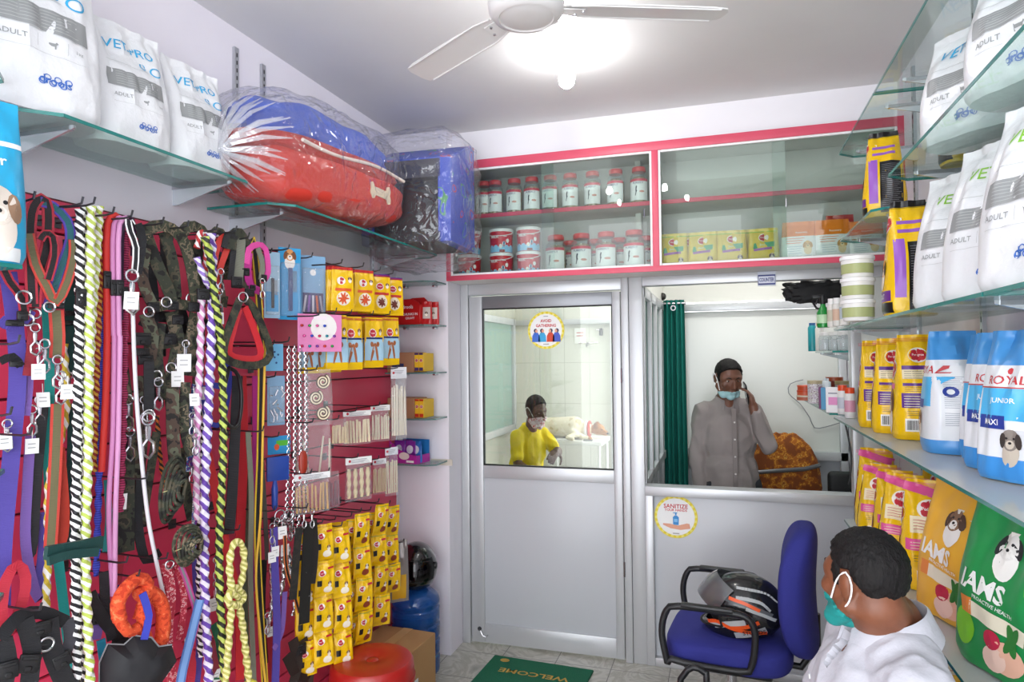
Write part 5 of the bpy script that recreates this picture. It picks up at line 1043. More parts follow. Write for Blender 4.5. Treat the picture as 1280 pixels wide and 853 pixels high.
def f_sticks(c, n, thick=.0035, tilt=.04):
    def f(t, w_, h, d):
        r_ = random.Random(n)
        for i in range(n):
            u = (-.42+.84*i/(n-1))*w_; MB().tube([(u, -d*.1+r_.uniform(-.004, .004), h*.06), (u+r_.uniform(-tilt, tilt)*w_, -d*.1, h*(.72+r_.uniform(-.05, .05)))], thick, mat(c, .7), 7).build('chew_stick', t)
    return f
def f_braid(t, w_, h, d):
    for i in range(4):
        u = (-.36+.24*i)*w_; MB().tube([(u, 0, h*.08+k*h*.035) for k in range(20)], .008, mat('#e0cfa4', .7), 10, twist=(2, 26)).build('braided_chew', t)
def f_swirl(t, w_, h, d):
    for i, z in enumerate((.78, .5, .22)):
        sp = [V((cos(a)*(.004+.0035*a/2)*1.0, -.012, sin(a)*(.004+.0035*a/2))) for a in [k*.35 for k in range(40)]]
        c = V(((-.12 if i % 2 else .12)*w_, 0, h*z)); MB().tube([q+c for q in sp], .0062, mat('#5a4030', .6), 8).build('swirl_chew', t); MB().tube([q+c+V((0, -.005, 0)) for q in sp], .0032, mat('#efe0c4', .6), 6).build('swirl_chew', t)
def f_tan(t, w_, h, d): f_sticks('#e8d7b4', 9, .0055)(t, w_, h, d)
clear_pack('clear pack of brown and cream swirl chews', 397, 462, 532, 34, f_swirl, x=-1.52, d=.05)
clear_pack('clear pack of cream rawhide sticks in the middle row', 446, 514, 556, 34, f_tan, '#f0eeec')
clear_pack('clear pack of thin rawhide sticks, right of the first', 475, 507, 552, 24, f_sticks('#e6dcc4', 12, .003), '#f0eeec')
clear_pack('tall clear pack of white sticks at the end of the row', 498, 460, 550, 20, f_sticks('#e9e2d0', 10, .0035), '#e6e6ea', x=-1.50)
clear_pack('large crumpled clear pack hanging left of the rawhide sticks', 392, 528, 600, 42, f_sticks('#d8c8b4', 4, .004, .2), None, x=-1.55, d=.045)
clear_pack('clear pack with curled cream chews beside the crumpled pack', 424, 524, 556, 18, f_sticks('#d9c39c', 5, .006), None, x=-1.53)
clear_pack('clear pack of pink and yellow sticks with white header', 390, 592, 642, 42, lambda t, w_, h, d: (f_sticks('#cfa468', 9, .004)(t, w_, h, d)), '#f2f2f2', x=-1.53)
clear_pack('clear pack of purple brown sticks in the bottom row', 412, 590, 636, 24, f_sticks('#9a6a78', 9, .0035), None, x=-1.55)
clear_pack('clear pack of braided cream chews with white header', 448, 572, 626, 32, f_braid, '#f4f4f2', x=-1.51)
clear_pack('clear pack of small nuggets under a red card, right of the braids', 474, 574, 618, 17, f_sticks('#c9b08a', 6, .005), '#e6e6ea')
clear_pack('narrow clear pack at the right end of the bottom row', 489, 560, 620, 16, f_sticks('#d9cdb4', 6, .004), '#dcdfe6', x=-1.51)
# brushes
c = onX(347, 586, -1.58); s = pxm(347, -1.58); t = thing('slicker_brush', 'royal blue slicker brush hanging on the red panel', 'pet brush', c, radians(FC)); RBL = mat('#26469c', .35)
MB().bbox((0, 0, 0), (28*s, .014, 30*s), RBL, .004, 2).build('pad', t); MB().tube([(-.01, 0, -13*s), (-.014, -.008, -24*s), (-.014, -.008, -46*s), (-.012, 0, -50*s)], [.006, .012, .011, .006], RBL, 10).build('handle', t)
c = onX(379, 578, -1.52); t = thing('pet_brush', 'small brown red oval brush beside the clear packs', 'pet brush', c, radians(FC)); MB().lathe([(0, -.045), (.011, -.04), (.017, -.02), (.017, .02), (.011, .04), (0, .045)], mat('#9c2f1c', .4), 18, sy=.5).build('brush_back', t); MB().lathe([(0, -.038), (.008, -.034), (.013, -.015), (.013, .015), (.008, .034), (0, .038)], mat('#e6dccf', .8), 16, Matrix.Translation((0, .006, 0)), sy=.5).build('bristles', t)
# sachet strips
def sachet_art(v):
    def art(mb, fn, w, h):
        logo(mb, fn, -w*.15, h*.68, w*.15); mb.patch(rect(w*.3, .008, 2, 1), fn, PRED, .0018, (w*.25, h*.8)); mb.patch(rect(w*.22, h*.17, 3, 2), fn, BLACK, .0016, (-w*.28, h*.4)); mb.patch(disc(w*.2, h*.1, 14, 1), fn, mat('#8a3a22' if v else '#efe6d2', .4), .0018, (w*.12, h*.18)); doggy(mb, fn, w*.2, h*.38, w*.14, '#e8dcc8' if v else '#c99a62', '#6d4327')
        mb.patch(rect(w*.9, .0018, 4, 1), fn, mat('#5a9a3a' if v else '#c8881c', .4), .0016, (0, h*.93))
    return art
PYs = mat('#eec00c', .24, spec=.6, bump=.6, bscale=50)
sac = [bag('sachet', .082, .138, .022, PYs, sachet_art(i), seed=70+i, wr=.006, flat=True, top=.07) for i in range(2)]
for o in sac: o.location = (0, 0, -50)
cnt = 0
def strip(label, px, py, n, v, x, rz=FC):
    global cnt
    p = onX(px, py, x); t = thing('sachet_strip', label, 'treat sachets', p, radians(rz), 'yellow treat sachet strips')
    for k in range(n):
        if cnt < 2 and v == cnt: o = sac[v]; cnt += 1
        else: o = sac[v].copy(); SC.collection.objects.link(o)
        o.parent = t; o.location = (random.uniform(-.004, .004), -.004*k, -.138*(k+1)+.004*k); o.rotation_euler = (radians(random.uniform(-7, 7)), radians(random.uniform(-3, 3)), radians(random.uniform(-10, 10)))
    hook(px, py-1, x+.02)
rows = [(380, 668, 4, 0, -1.56), (398, 662, 4, 1, -1.60), (404, 656, 4, 0, -1.50), (420, 652, 4, 0, -1.56), (428, 660, 4, 0, -1.47), (440, 648, 4, 1, -1.53), (452, 642, 4, 1, -1.48), (464, 640, 3, 1, -1.56), (474, 630, 4, 1, -1.50), (488, 632, 3, 1, -1.52)]
wd = ['first from the studded collars', 'second, set back', 'third, hanging forward', 'fourth, set back', 'fifth, in front of the stool', 'sixth, set back', 'seventh, in the middle of the right half', 'eighth, short and set back', 'ninth, near the right end', 'rightmost, beside the water bottle']
for r_, q in zip(rows, wd): strip('strip of yellow treat sachets, ' + q, *r_)
for o in sac:
    if o.parent is None: bpy.data.objects.remove(o)
gb = bag('treat_pack', .1, .3, .03, mat('#8f8a88', .3, .4), lambda mb, fn, w, h: mb.patch(rect(w*.7, h*.4, 4, 4), fn, mat('#d8a820', .4), .0016, (0, h*.25)), seed=80, wr=.006, flat=True, top=.05)
p = onX(498, 676, -1.55); put(gb, 'silver and yellow pack hanging behind the last sachet strip', 'treat pack', (p.x, p.y, p.z-.3), 40); hook(505, 679, -1.50)
# ---- pillar shelves with boxes
for z, lb in ((2.075, 'top empty corner glass shelf on the pillar'), (1.838, 'corner glass shelf carrying the red gravy carton'), (1.578, 'corner glass shelf carrying the upper brown carton'), (1.328, 'corner glass shelf carrying the lower brown carton'), (1.082, 'lowest corner glass shelf with the magenta carton')):
    t = thing('corner_shelf', lb, 'glass shelf', (-1.63, YP, z)); mb = MB(); P = [(-.16, 0), (-.16, -.19), (.09, -.19), (.14, -.15), (.14, 0)]; mb.prism(P, -.008, 0, film('#dfeeea', .4, .03, op=.12), None, 'xy'); mb.build('pane', t)
    mb = MB()
    for a, b in zip(P[1:], P[2:]): d = V(b)-V(a); mid = (V(a)+V(b))/2; mb.box((mid.x, mid.y, -.004), (d.length, .0014, .0076), mat('#5c7c7a', .2), rz=atan2(d.y, d.x))
    mb.build('polished_edge', t)
    for x_ in (-.1, .08): MB().bbox((x_, -.02, -.014), (.02, .04, .012), STEEL, .003, 2).build('bracket', t)
t = thing('food_carton', 'red CHUNKS IN GRAVY carton on the corner shelf', 'carton', (-1.655, 3.40, 1.838), radians(-10)); R_ = mat('#c4201f', .4)
mb = MB(); mb.bbox((0, 0, .055), (.2, .1, .11), R_, .003, 1); mb.prism([(-.1, .11), (.1, .11), (.1, .12), (.06, .155), (-.02, .155), (-.1, .13)], .046, .05, R_)
fn = lambda u, z, o_=0: V((u, -.0505-o_, z)); mb.prism([(-.1, .105), (.1, .105), (.09, .12), (.05, .14), (-.03, .14), (-.1, .12)], -.05, -.047, R_)
mb.patch(text('drools', .02, .02), fn, WH, .0006, (.02, .098)); mb.patch(text('CHUNKS IN', .014, .02), fn, WH, .0006, (.035, .058)); mb.patch(text('GRAVY', .014, .02), fn, WH, .0006, (.035, .036)); mb.build('tray', t)
for i, (x_, y_) in enumerate(((.125, -.02), (.14, .025))):
    o = bag('gravy_pouch', .06, .125, .02, mat('#b81f22', .3), lambda mb, fn, w, h: (mb.patch(rect(w*.7, h*.5, 4, 4), fn, mat('#c9bdb4', .4), .0014, (0, h*.5)), doggy(mb, fn, 0, h*.5, w*.2, '#8a6a52', '#4a3328')), seed=90+i, wr=.004, top=.08)
    c = Matrix.Translation((-1.655, 3.40, 1.838)) @ Matrix.Rotation(radians(-10), 4, 'Z') @ V((x_, y_, 0)); put(o, 'small red gravy pouch beside the carton, ' + ('front one', 'back one')[i], 'food pouch', c, 8)
def carton(label, z, bar, cans, name='food_carton'):
    t = thing(name, label, 'carton', (-1.655, 3.415, z), radians(-6)); B_ = mat('#a9805c', .7); mb = MB(); mb.bbox((-.03, 0, .055), (.17, .14, .11), B_, .002, 1); fn = lambda u, z_, o_=0: V((u, -.0705-o_, z_))
    mb.patch(disc(.019, .017, 18, 1), fn, mat('#3a2a24', .5), .0005, (-.055, .08)); mb.patch(text('Pedigree', .007, .005, .03), fn, B_, .0012, (-.055, .08)); mb.patch(rect(.075, .022, 3, 1), fn, mat(bar, .5), .0005, (-.045, .038)); lines(mb, fn, -.045, .02, .07, 2, mat('#5a4030'), .005, .0014, .0005); mb.build('box', t)
    mb = MB(); fn2 = lambda u, z_, o_=0: V((.0552+o_, u, z_)); 
    mb.bbox((.085, -.01, .055), (.058, .11, .1), mat('#e0b52c', .4), .003, 1); fn = lambda u, z_, o_=0: V((.085+u, -.0655-o_, z_))
    for k in (-1, 1): mb.patch(rect(.024, .09, 3, 4), fn, mat('#f0c62c', .4), .0004, (k*.014, .055)); logo(mb, lambda u, z_, o_=0, f=fn: f(u, z_, o_-.0008), k*.014, .065, .009); mb.patch(rect(.024, .018, 3, 1), fn, mat(cans, .4), .0008, (k*.014, .018)); mb.patch(rect(.024, .01, 3, 1), fn, mat(cans, .4), .0008, (k*.014, .1))
    mb.build('printed_end', t); return t
carton('brown carton with navy label on the corner shelf, upper one', 1.578, '#24305c', '#3a2a6c')
carton('brown carton with red label on the corner shelf, lower one', 1.328, '#c4301f', '#c4301f')
t = thing('food_carton', 'open magenta and blue carton of food pouches on lowest corner shelf', 'carton', (-1.665, 3.42, 1.082), radians(-10)); MG = mat('#b0289c', .4)
mb = MB(); mb.prism([(-.1, 0), (.08, 0), (.08, .045), (.03, .05), (-.04, .075), (-.1, .12)], -.065, -.062, MG); mb.box((-.01, .06, .06), (.18, .004, .12), mat('#2a7ac0', .4)); mb.box((-.1, 0, .05), (.003, .125, .1), MG); mb.box((.08, 0, .022), (.003, .125, .045), MG); mb.box((-.01, 0, .002), (.18, .125, .003), MG)
fn = lambda u, z_, o_=0: V((u, -.0655-o_, z_)); mb.patch(disc(.035, .02, 18, 1), fn, mat('#e9e2dc', .4), .0004, (.0, .04)); mb.patch(rect(.05, .012, 2, 1), fn, WH, .0006, (.04, .012)); mb.build('tray', t)
for i in range(6):
    o = bag('food_pouch', .075, .115, .014, mat(('#7a2a9a', '#2a6ab8')[i % 2], .3), lambda mb, fn, w, h: mb.patch(disc(w*.3, h*.2, 14, 1), fn, mat('#d8dce8', .4), .0014, (0, h*.6)), seed=100+i, wr=.003, top=.08)
    c = Matrix.Translation((-1.665, 3.42, 1.086)) @ Matrix.Rotation(radians(-10), 4, 'Z') @ V((-.055+.036*(i % 4)+(.02 if i > 3 else 0), -.03+.05*(i//4)+.006*(i % 2), 0)); put(o, ('violet', 'blue')[i % 2]+' food pouch standing in the magenta carton, '+('left end front', 'second from left', 'third from left', 'right end front', 'back left', 'back right')[i], 'food pouch', c, -10, 'food pouches in the magenta carton')
o = MB().box((0, 0, 0), (.13, .003, .035), mat('#d8d2c4', .6)).build('tape_strip', loc=onY(552, 578, 3.518)); tag(o, 'faded tape strip stuck on the pillar beside the lowest shelf', 'tape')
# ============================================================= SOFT FORMS
def superell(c, r, n=2.5, seg=48, rings=26, wob=0., ws=3., seed=0, fn=None):
    vs = []; fs = []; so = V((seed*5.3, seed*2.1, seed))
    sp = lambda a, e: math.copysign(abs(a)**e, a)
    for j in range(rings+1):
        ph = -pi/2 + pi*j/rings
        for i in range(seg):
            th = 2*pi*i/seg; p = V((sp(cos(ph), 2/n)*sp(cos(th), 2/n), sp(cos(ph), 2/n)*sp(sin(th), 2/n), sp(sin(ph), 2/n)))
            k = 1 + wob*noise.noise(p*ws+so); q = V((p.x*r[0]*k, p.y*r[1]*k, p.z*r[2]*k))
            if fn: q = fn(q)
            vs.append(q+V(c))
    for j in range(rings):
        for i in range(seg): a = j*seg+i; b = j*seg+(i+1) % seg; fs.append((a, b, b+seg, a+seg))
    return vs, fs
WRAP = film('#fdfdff', .5, .07, op=.04, bump=1.0, bscale=9); GATH_GLARE = film('#fdfdff', .8, .1, op=.22, bump=1.0, bscale=9)  # gathered end is milkier, its white painted in for glare on the plastic
# ---- wrapped pet bed
B0 = V((-1.60, 2.43, 2.235)); t = thing('pet_bed', 'red and blue cushioned pet bed wrapped in clear plastic on the left shelf', 'pet bed', B0, (radians(4), 0, 0))
REDF = mat('#cf3324', .7, bump=.3, bscale=14); BLUF = mat('#3f5fc4', .7, bump=.3, bscale=14)
MB().add(*superell((.02, .02, .115), (.165, .52, .115), 3.6, 60, 30, .06, 2.5, 3), REDF).build('red_bolster', t)
MB().add(*superell((-.02, .03, .30), (.15, .49, .12), 2.8, 60, 30, .14, 2.8, 8), BLUF).build('blue_cushion', t)
MB().add(*superell((.02, .0, .22), (.165, .52, .05), 3, 60, 16, .08, 3, 5), mat('#b8281f', .7, bump=.3, bscale=14)).build('red_rim', t)
MB().tube([(.180+.006*cos(y*3), y, .225+.01*sin(y*9)) for y in [i*.05-.36 for i in range(17)]], .007, mat('#efe6d8', .7), 8).build('piping', t)
mb = MB(); bo = [(-.055, .02), (-.07, .035), (-.085, .03), (-.082, .012), (-.09, 0), (-.08, -.022), (-.062, -.02), (-.05, -.008), (.05, -.012), (.06, -.028), (.08, -.026), (.085, -.008), (.078, .004), (.088, .018), (.078, .036), (.06, .032), (.05, .016)]
mb.prism([(x_*1.0, z_*1.25) for x_, z_ in bo], 0, .006, mat('#e6d8ba', .8), Matrix.Translation((.19, .20, .12)) @ Matrix.Rotation(radians(90), 4, 'Z')); mb.build('bone_patch', t)
def crk(k, amp): 
    def f(q): 
        n_ = 1-abs(noise.noise(q*7+V((k, 0, 0))))*2.4; e = max(0, -q.y-.45)
        return V((q.x*(1-1.6*e), q.y, q.z*(1-1.3*e))) + q.normalized()*(amp*n_*n_*(1 if n_ > 0 else -.3))
    return f
MB().add(*superell((.01, .0, .21), (.195, .57, .225), 3.2, 120, 70, 0, 3, 2, crk(1, .018)), WRAP).build('plastic_wrap', t)
mb = MB(); r_ = random.Random(5)
for i in range(34):
    a = 2*pi*i/34+r_.uniform(-.1, .1); k = r_.uniform(.5, 1); mb.ribbon([V((.03, -.61, .15)), V((.03+.06*cos(a), -.595, .17+.06*sin(a))), V((.03+.13*cos(a), -.55, .19+.12*sin(a))), V((.03+(.13+.06*k)*cos(a), -.53+.08*k, .2+(.12+.07*k)*sin(a)))], [.006, .012, .016, .003], GATH_GLARE, (cos(a), -.5, sin(a)), .001)
mb.build('gathered_plastic_glare', t)
# ---- wrapped blue pet house
H0 = V((-1.50, 3.20, 2.225)); t = thing('pet_house', 'blue patterned cube pet house in clear plastic beside the cabinet', 'pet house', H0, (0, 0, radians(3)))
PAT = blotch([(0, '#3a62d0'), (.32, '#c23a3a'), (.35, '#3450ba'), (.60, '#3450ba'), (.64, '#4a9a5a'), (.67, '#3a58c8')], 9, .7, detail=1); NAV = mat('#23242c', .75)
def hexa(mb, x0, x1, y0, y1, z0, zn, zf, m_): 
    vs = [(x0, y0, z0), (x1, y0, z0), (x1, y1, z0), (x0, y1, z0), (x0, y0, zn), (x1, y0, zn), (x1, y1, zf), (x0, y1, zf)]
    mb.add(vs, [(0, 3, 2, 1), (4, 5, 6, 7), (0, 1, 5, 4), (1, 2, 6, 5), (2, 3, 7, 6), (3, 0, 4, 7)], m_, smooth=False)
mb = MB(); hexa(mb, -.24, .22, -.17, .2, .40, .42, .58, PAT); mb.build('roof_cushion', t)
mb = MB(); hexa(mb, .17, .235, -.18, .2, .0, .41, .57, PAT); mb.build('side_panel', t)
mb = MB(); hexa(mb, -.24, .18, -.10, .2, .0, .40, .5, NAV); mb.build('dark_inside', t)
mb = MB(); hexa(mb, -.24, .18, -.18, -.12, .32, .41, .41, mat('#3a3a46', .7)); hexa(mb, -.24, -.2, -.18, -.12, .0, .32, .32, PAT); mb.build('front_frame', t)
mb = MB(); hexa(mb, -.24, .18, -.18, -.1, .0, .05, .05, mat('#26262e', .7)); mb.build('floor_cushion', t)
def wf(q): n_ = 1-abs(noise.noise(q*8))*2.4; s_ = .25*(q.y+.2); return V((q.x, q.y, q.z*(1+max(s_, 0)*1.2))) + q.normalized()*(.014*n_*n_*(1 if n_ > 0 else -.3))
MB().add(*superell((0.01, .01, .25), (.275, .245, .33), 4.5, 110, 70, 0, 3, 2, wf), WRAP).build('plastic_wrap', t)
# ============================================================= BLOB BODIES
def E_(c, r, rot=None, seg=20, rg=12):
    vs, fs = superell((0, 0, 0), r, 2, seg, rg); M = (rot or Matrix()).to_4x4(); return [(M @ v)+V(c) for v in vs], fs
def C_(a, b, ra, rb, n=16, flat=1.):
    a, b = V(a), V(b); T = (b-a); L = T.length; T = T.normalized() if L > 1e-6 else V((0, 0, 1)); up = T.orthogonal().normalized()
    if abs(T.z) < .95 and flat != 1: up = V((0, 0, 1)); up = (up-T*up.dot(T)).normalized()
    W = T.cross(up); vs = []; fs = []; prof = [(-ra*cos(k*pi/12), ra*sin(k*pi/12)) for k in range(0, 6)] + [(0, ra), (L, rb)] + [(L+rb*sin(k*pi/12), rb*cos(k*pi/12)) for k in range(1, 7)]
    prof = [(p, max(r, 1e-4)) for p, r in prof]
    for p, r in prof:
        for i in range(n): vs.append(a+T*p+(up*cos(2*pi*i/n)*flat+W*sin(2*pi*i/n))*r)
    for j in range(len(prof)-1):
        for i in range(n): q = j*n+i; w_ = j*n+(i+1) % n; fs.append((q, w_, w_+n, q+n))
    return vs, fs
def blob(elems, vox, smooth=4, M=None):
    me = bpy.data.meshes.new('blob'); vs = []; fs = []
    for e in elems:
        o = len(vs); vs += [tuple(v) for v in e[0]]; fs += [tuple(q+o for q in f) for f in e[1]]
    me.from_pydata(vs, [], fs); b = bmesh.new(); b.from_mesh(me); bmesh.ops.remove_doubles(b, verts=b.verts, dist=1e-5); bmesh.ops.holes_fill(b, edges=b.edges); bmesh.ops.recalc_face_normals(b, faces=b.faces); b.to_mesh(me); b.free()
    o = bpy.data.objects.new('blob', me); SC.collection.objects.link(o)
    r = o.modifiers.new('r', 'REMESH'); r.mode = 'VOXEL'; r.voxel_size = vox; r.use_smooth_shade = True
    s = o.modifiers.new('s', 'SMOOTH'); s.iterations = smooth; s.factor = .5
    bpy.context.view_layer.update(); dg = bpy.context.evaluated_depsgraph_get(); ev = o.evaluated_get(dg).to_mesh()
    V_ = [v.co.copy() for v in ev.vertices]; N_ = [v.normal.copy() for v in ev.vertices]; F_ = [tuple(p.vertices) for p in ev.polygons]
    o.evaluated_get(dg).to_mesh_clear(); bpy.data.objects.remove(o); bpy.data.meshes.remove(me)
    return V_, N_, F_
def blobmesh(name, parent, elems, vox, m_, smooth=4, paint=None, disp=None, keep=None):
    V_, N_, F_ = blob(elems, vox, smooth)
    if disp: V_ = [v+n*disp(v) for v, n in zip(V_, N_)]
    if keep: F_ = [f for f in F_ if any(keep(V_[q]) for q in f)]
    mb = MB(); mb.add(V_, [], m_)
    for f in F_:
        c = sum((V_[q] for q in f), V())/len(f); mm = (paint(c) if paint else None) or m_
        mb.f.append(list(f)); mb.mi.append(mb.idx(mm)); mb.sm.append(True); mb.uv += [(0, 0)]*len(f)
    if keep: 
        used_ = sorted({q for f in mb.f for q in f}); mp = {q: i for i, q in enumerate(used_)}; mb.v = [mb.v[q] for q in used_]; mb.f = [[mp[q] for q in f] for f in mb.f]
    return mb.build(name, parent)
def head_el(M, s=1.):
    """face towards -y; chin about -.115, crown about +.12"""
    R3 = M.to_3x3()
    def e(c, r, rx=0): return E_(M @ (V(c)*s), tuple(q*s for q in r), R3 @ Matrix.Rotation(rx, 3, 'X'))
    def c_(a, b, ra, rb): return C_(M @ (V(a)*s), M @ (V(b)*s), ra*s, rb*s)
    L = [e((0, .006, .035), (.075, .088, .083)), e((0, -.028, -.01), (.067, .064, .085)), e((0, -.045, -.07), (.046, .046, .04)), e((0, -.075, -.092), (.024, .02, .02)),
         e((0, -.074, .034), (.048, .016, .015)), c_((0, -.094, .012), (0, -.112, -.022), .008, .012), e((.013, -.1, -.026), (.009, .01, .008)), e((-.013, -.1, -.026), (.009, .01, .008)),
         e((.042, -.062, -.018), (.024, .024, .024)), e((-.042, -.062, -.018), (.024, .024, .024)), e((0, -.093, -.05), (.026, .01, .0065)), e((0, -.09, -.06), (.022, .01, .0065))]
    for q in (-1, 1): L += [e((q*.079, .008, -.004), (.008, .019, .031), .18), e((q*.083, .014, .008), (.007, .016, .02), .2), c_((q*.056, .0, -.05), (q*.04, -.055, -.085), .022, .02), e((q*.046, -.046, .022), (.024, .03, .03))]
    return L
def hand_el(M, curl=.5, side=1, s=1.):
    """wrist at origin, fingers along +x, palm faces -z, thumb on the +y*side edge"""
    P = lambda *a: M @ (V(a)*s); L = [C_(P(-.02, 0, 0), P(.02, 0, 0), .026*s, .028*s), E_(P(.05, 0, 0), (.048*s, .041*s, .017*s), M.to_3x3())]
    for i, (y, l) in enumerate(((.031, .072), (.011, .08), (-.01, .075), (-.03, .058))):
        p = V((.082, y*side, 0)); a = .25*curl; q = p
        for k, f in enumerate((.45, .32, .25)):
            a += curl*(.75 if k else .6); n_ = q+V((cos(a)*l*f, 0, -sin(a)*l*f)); L.append(C_(P(*q), P(*n_), (.0092-.0008*k)*s, (.0086-.0009*k)*s, 10)); q = n_
    q = V((.018, .034*side, -.004))
    for d_, l, r in ((V((.55, .75*side, -.25)), .04, .012), (V((.85, .35*side, -.45)), .032, .0105), (V((.95, .05*side, -.4)), .024, .009)): n_ = q+d_.normalized()*l; L.append(C_(P(*q), P(*n_), r*s, r*.92*s, 10)); q = n_
    return L
def frame(o, x, z=(0, 0, 1)):
    x = V(x).normalized(); z = V(z); z = (z-x*z.dot(x)).normalized(); y = z.cross(x); m = Matrix((x, y, z)).transposed().to_4x4(); m.translation = V(o); return m
def skin_mat(c, c2):
    m, t, b = nt('skin'); b.inputs['Roughness'].default_value = .45; b.inputs['Subsurface Weight'].default_value = .08; b.inputs['Subsurface Radius'].default_value = (.012, .005, .003)
    tc = t.nodes.new('ShaderNodeTexCoord'); n = t.nodes.new('ShaderNodeTexNoise'); n.inputs['Scale'].default_value = 18; n.inputs['Detail'].default_value = 5; t.links.new(tc.outputs['Object'], n.inputs[0])
    t.links.new(ramp(t, n.outputs[0], [(.35, c), (.65, c2)], False), b.inputs['Base Color'])
    n2 = t.nodes.new('ShaderNodeTexNoise'); n2.inputs['Scale'].default_value = 350; t.links.new(tc.outputs['Object'], n2.inputs[0]); bp = t.nodes.new('ShaderNodeBump'); bp.inputs['Strength'].default_value = .15; bp.inputs['Distance'].default_value = .001
    t.links.new(n2.outputs[0], bp.inputs['Height']); t.links.new(bp.outputs[0], b.inputs['Normal']); return m
def hair_mat(c):
    m, t, b = nt('hair'); b.inputs['Roughness'].default_value = .62; b.inputs['Specular IOR Level'].default_value = .25; tc = t.nodes.new('ShaderNodeTexCoord'); mp = t.nodes.new('ShaderNodeMapping'); mp.inputs['Scale'].default_value = (260, 260, 45); t.links.new(tc.outputs['Object'], mp.inputs[0])
    n = t.nodes.new('ShaderNodeTexNoise'); n.inputs['Scale'].default_value = 1; n.inputs['Detail'].default_value = 3; t.links.new(mp.outputs[0], n.inputs[0]); t.links.new(ramp(t, n.outputs[0], [(.3, c), (.7, '#1a1716')], False), b.inputs['Base Color'])
    bp = t.nodes.new('ShaderNodeBump'); bp.inputs['Strength'].default_value = .8; bp.inputs['Distance'].default_value = .004; t.links.new(n.outputs[0], bp.inputs['Height']); t.links.new(bp.outputs[0], b.inputs['Normal']); return m
def head_parts(root, M, s, hair, maskc, mask_low=False, vox=.005, hairt=.010, eyes=True, loops=WHITE, maskz=None, loopr=.0028):
    Mi = M.inverted(); H_ = [head_el(M, s)[i] for i in (0, 1, 2)]
    def hd(v):
        p = (Mi @ v)/s; line = .078 if p.y < -.06 else (.04+(-.03-p.y)*1.25 if p.y < -.03 else (.028 if p.y < .018 else max(-.062, .02-(p.y-.018)*2.1)))
        if -.032 < p.y < -.008 and abs(p.x) > .05: line = min(line, -.012)      # sideburn
        k = min(1, max(0, (p.z-line)/.010)); return (-.007 + (hairt+.007)*k + (.0035*noise.noise(p*120) + .003*noise.noise(p*45))*k)*s
    blobmesh('hair', root, H_, vox, hair, 3, disp=hd)
    fe = head_el(M, s); fe = fe[:12]+[fe[14], fe[18]]
    zc = (-.012 if maskz is None else maskz) if not mask_low else -.05
    def md(v):
        p = (Mi @ v)/s; inm = (p.y < -.004 and p.z < zc+max(0, (p.y+.09))*-.42 and p.z > -.108-(0 if not mask_low else .02) and abs(p.x) < .075)
        return (.006+.002*noise.noise(p*30) + .0012*sin(p.z*420)*(1 if p.z > -.08 else 0) if inm else -.010)*s
    if maskc: blobmesh('face_mask', root, fe, vox*.8, maskc, 3, disp=md)
    if loops and maskc:
        for q in (-1, 1):
            pts = [(q*.064, -.045, zc-.012), (q*.077, -.015, .015+zc*.3), (q*.086, .018, .03), (q*.088, .034, .006), (q*.079, .018, -.034), (q*.064, -.03, -.078)]
            pts = [M @ (V(p)*s) for p in pts]; MB().tube(resample(pts, .012*s), loopr*s, loops, 6).build('ear_loop', root)
    if eyes:
        for q in (-1, 1):
            c = M @ (V((q*.031, -.0765, .012))*s); R3 = M.to_3x3(); mb = MB(); vs, fs = E_(c, (.0115*s, .008*s, .005*s), R3); mb.add(vs, fs, mat('#b9aea2', .4)); vs, fs = E_(M @ (V((q*.031, -.0825, .012))*s), (.0052*s, .003*s, .0048*s), R3); mb.add(vs, fs, mat('#1c120c', .2)); mb.build('eye', root)
            MB().tube([M @ (V(p)*s) for p in ((q*.015, -.0885, .03), (q*.03, -.086, .036), (q*.046, -.074, .031))], [.003*s, .004*s, .002*s], hair, 6).build('eyebrow', root)
# ---- seated man in the foreground
SK = skin_mat('#6e4029', '#7e4c33'); HR = hair_mat('#0c0a0b'); 
R0 = V((.30, 1.66, 0)); root = thing('person', 'seated person in a white polo shirt and teal face mask, seen from behind', 'person', R0); root.scale = (1.04, 1.04, 1.045)
HM = Matrix.Translation((-.016, -.03, 1.112)) @ Matrix.Rotation(radians(-139), 4, 'Z') @ Matrix.Rotation(radians(4), 4, 'X') @ Matrix.Rotation(radians(-3), 4, 'Y')
TM = Matrix.Rotation(radians(-82), 4, 'Z')       # torso faces roughly -x; local front is -y
tp = lambda *a: TM @ V(a)
HS = .885
body = head_el(HM, HS) + [C_(HM @ V((0, .02, -.04)), tp(0, .03, 1.0), .056, .062), C_(tp(0, .03, 1.02), tp(0, .03, .93), .066, .075)]
torso = [E_(tp(0, .02, .80), (.19, .125, .20), TM.to_3x3()), E_(tp(0, .0, .60), (.165, .125, .16), TM.to_3x3()), C_(tp(-.15, .03, .925), tp(.15, .03, .925), .062, .062), C_(tp(0, .035, .985), tp(-.15, .03, .935), .05, .058), C_(tp(0, .035, .985), tp(.15, .03, .935), .05, .058)]
arms = []; hands = []
for q in (-1, 1):
    sh, el, wr = tp(q*.185, .03, .915), tp(q*.235, -.06, .66), tp(q*.13, -.27, .60); arms += [C_(sh, el, .055, .042), C_(el, wr, .042, .027)]; hands += hand_el(frame(wr, wr-el, (0, 0, 1)), .35, -q)
legs = []
for q in (-1, 1):
    hp, kn, an = tp(q*.1, -.02, .53), tp(q*.13, -.46, .50), tp(q*.13, -.42, .09); legs += [C_(hp, kn, .085, .06), C_(kn, an, .058, .038)]
feet = [C_(tp(q*.13, -.40, .045), tp(q*.14, -.56, .03), .04, .035) for q in (-1, 1)]
blobmesh('body', root, body+torso+arms+hands+legs, .0055, SK, 5)
pw = mat('#c2c2ca', .85, bump=.5, bscale=22)
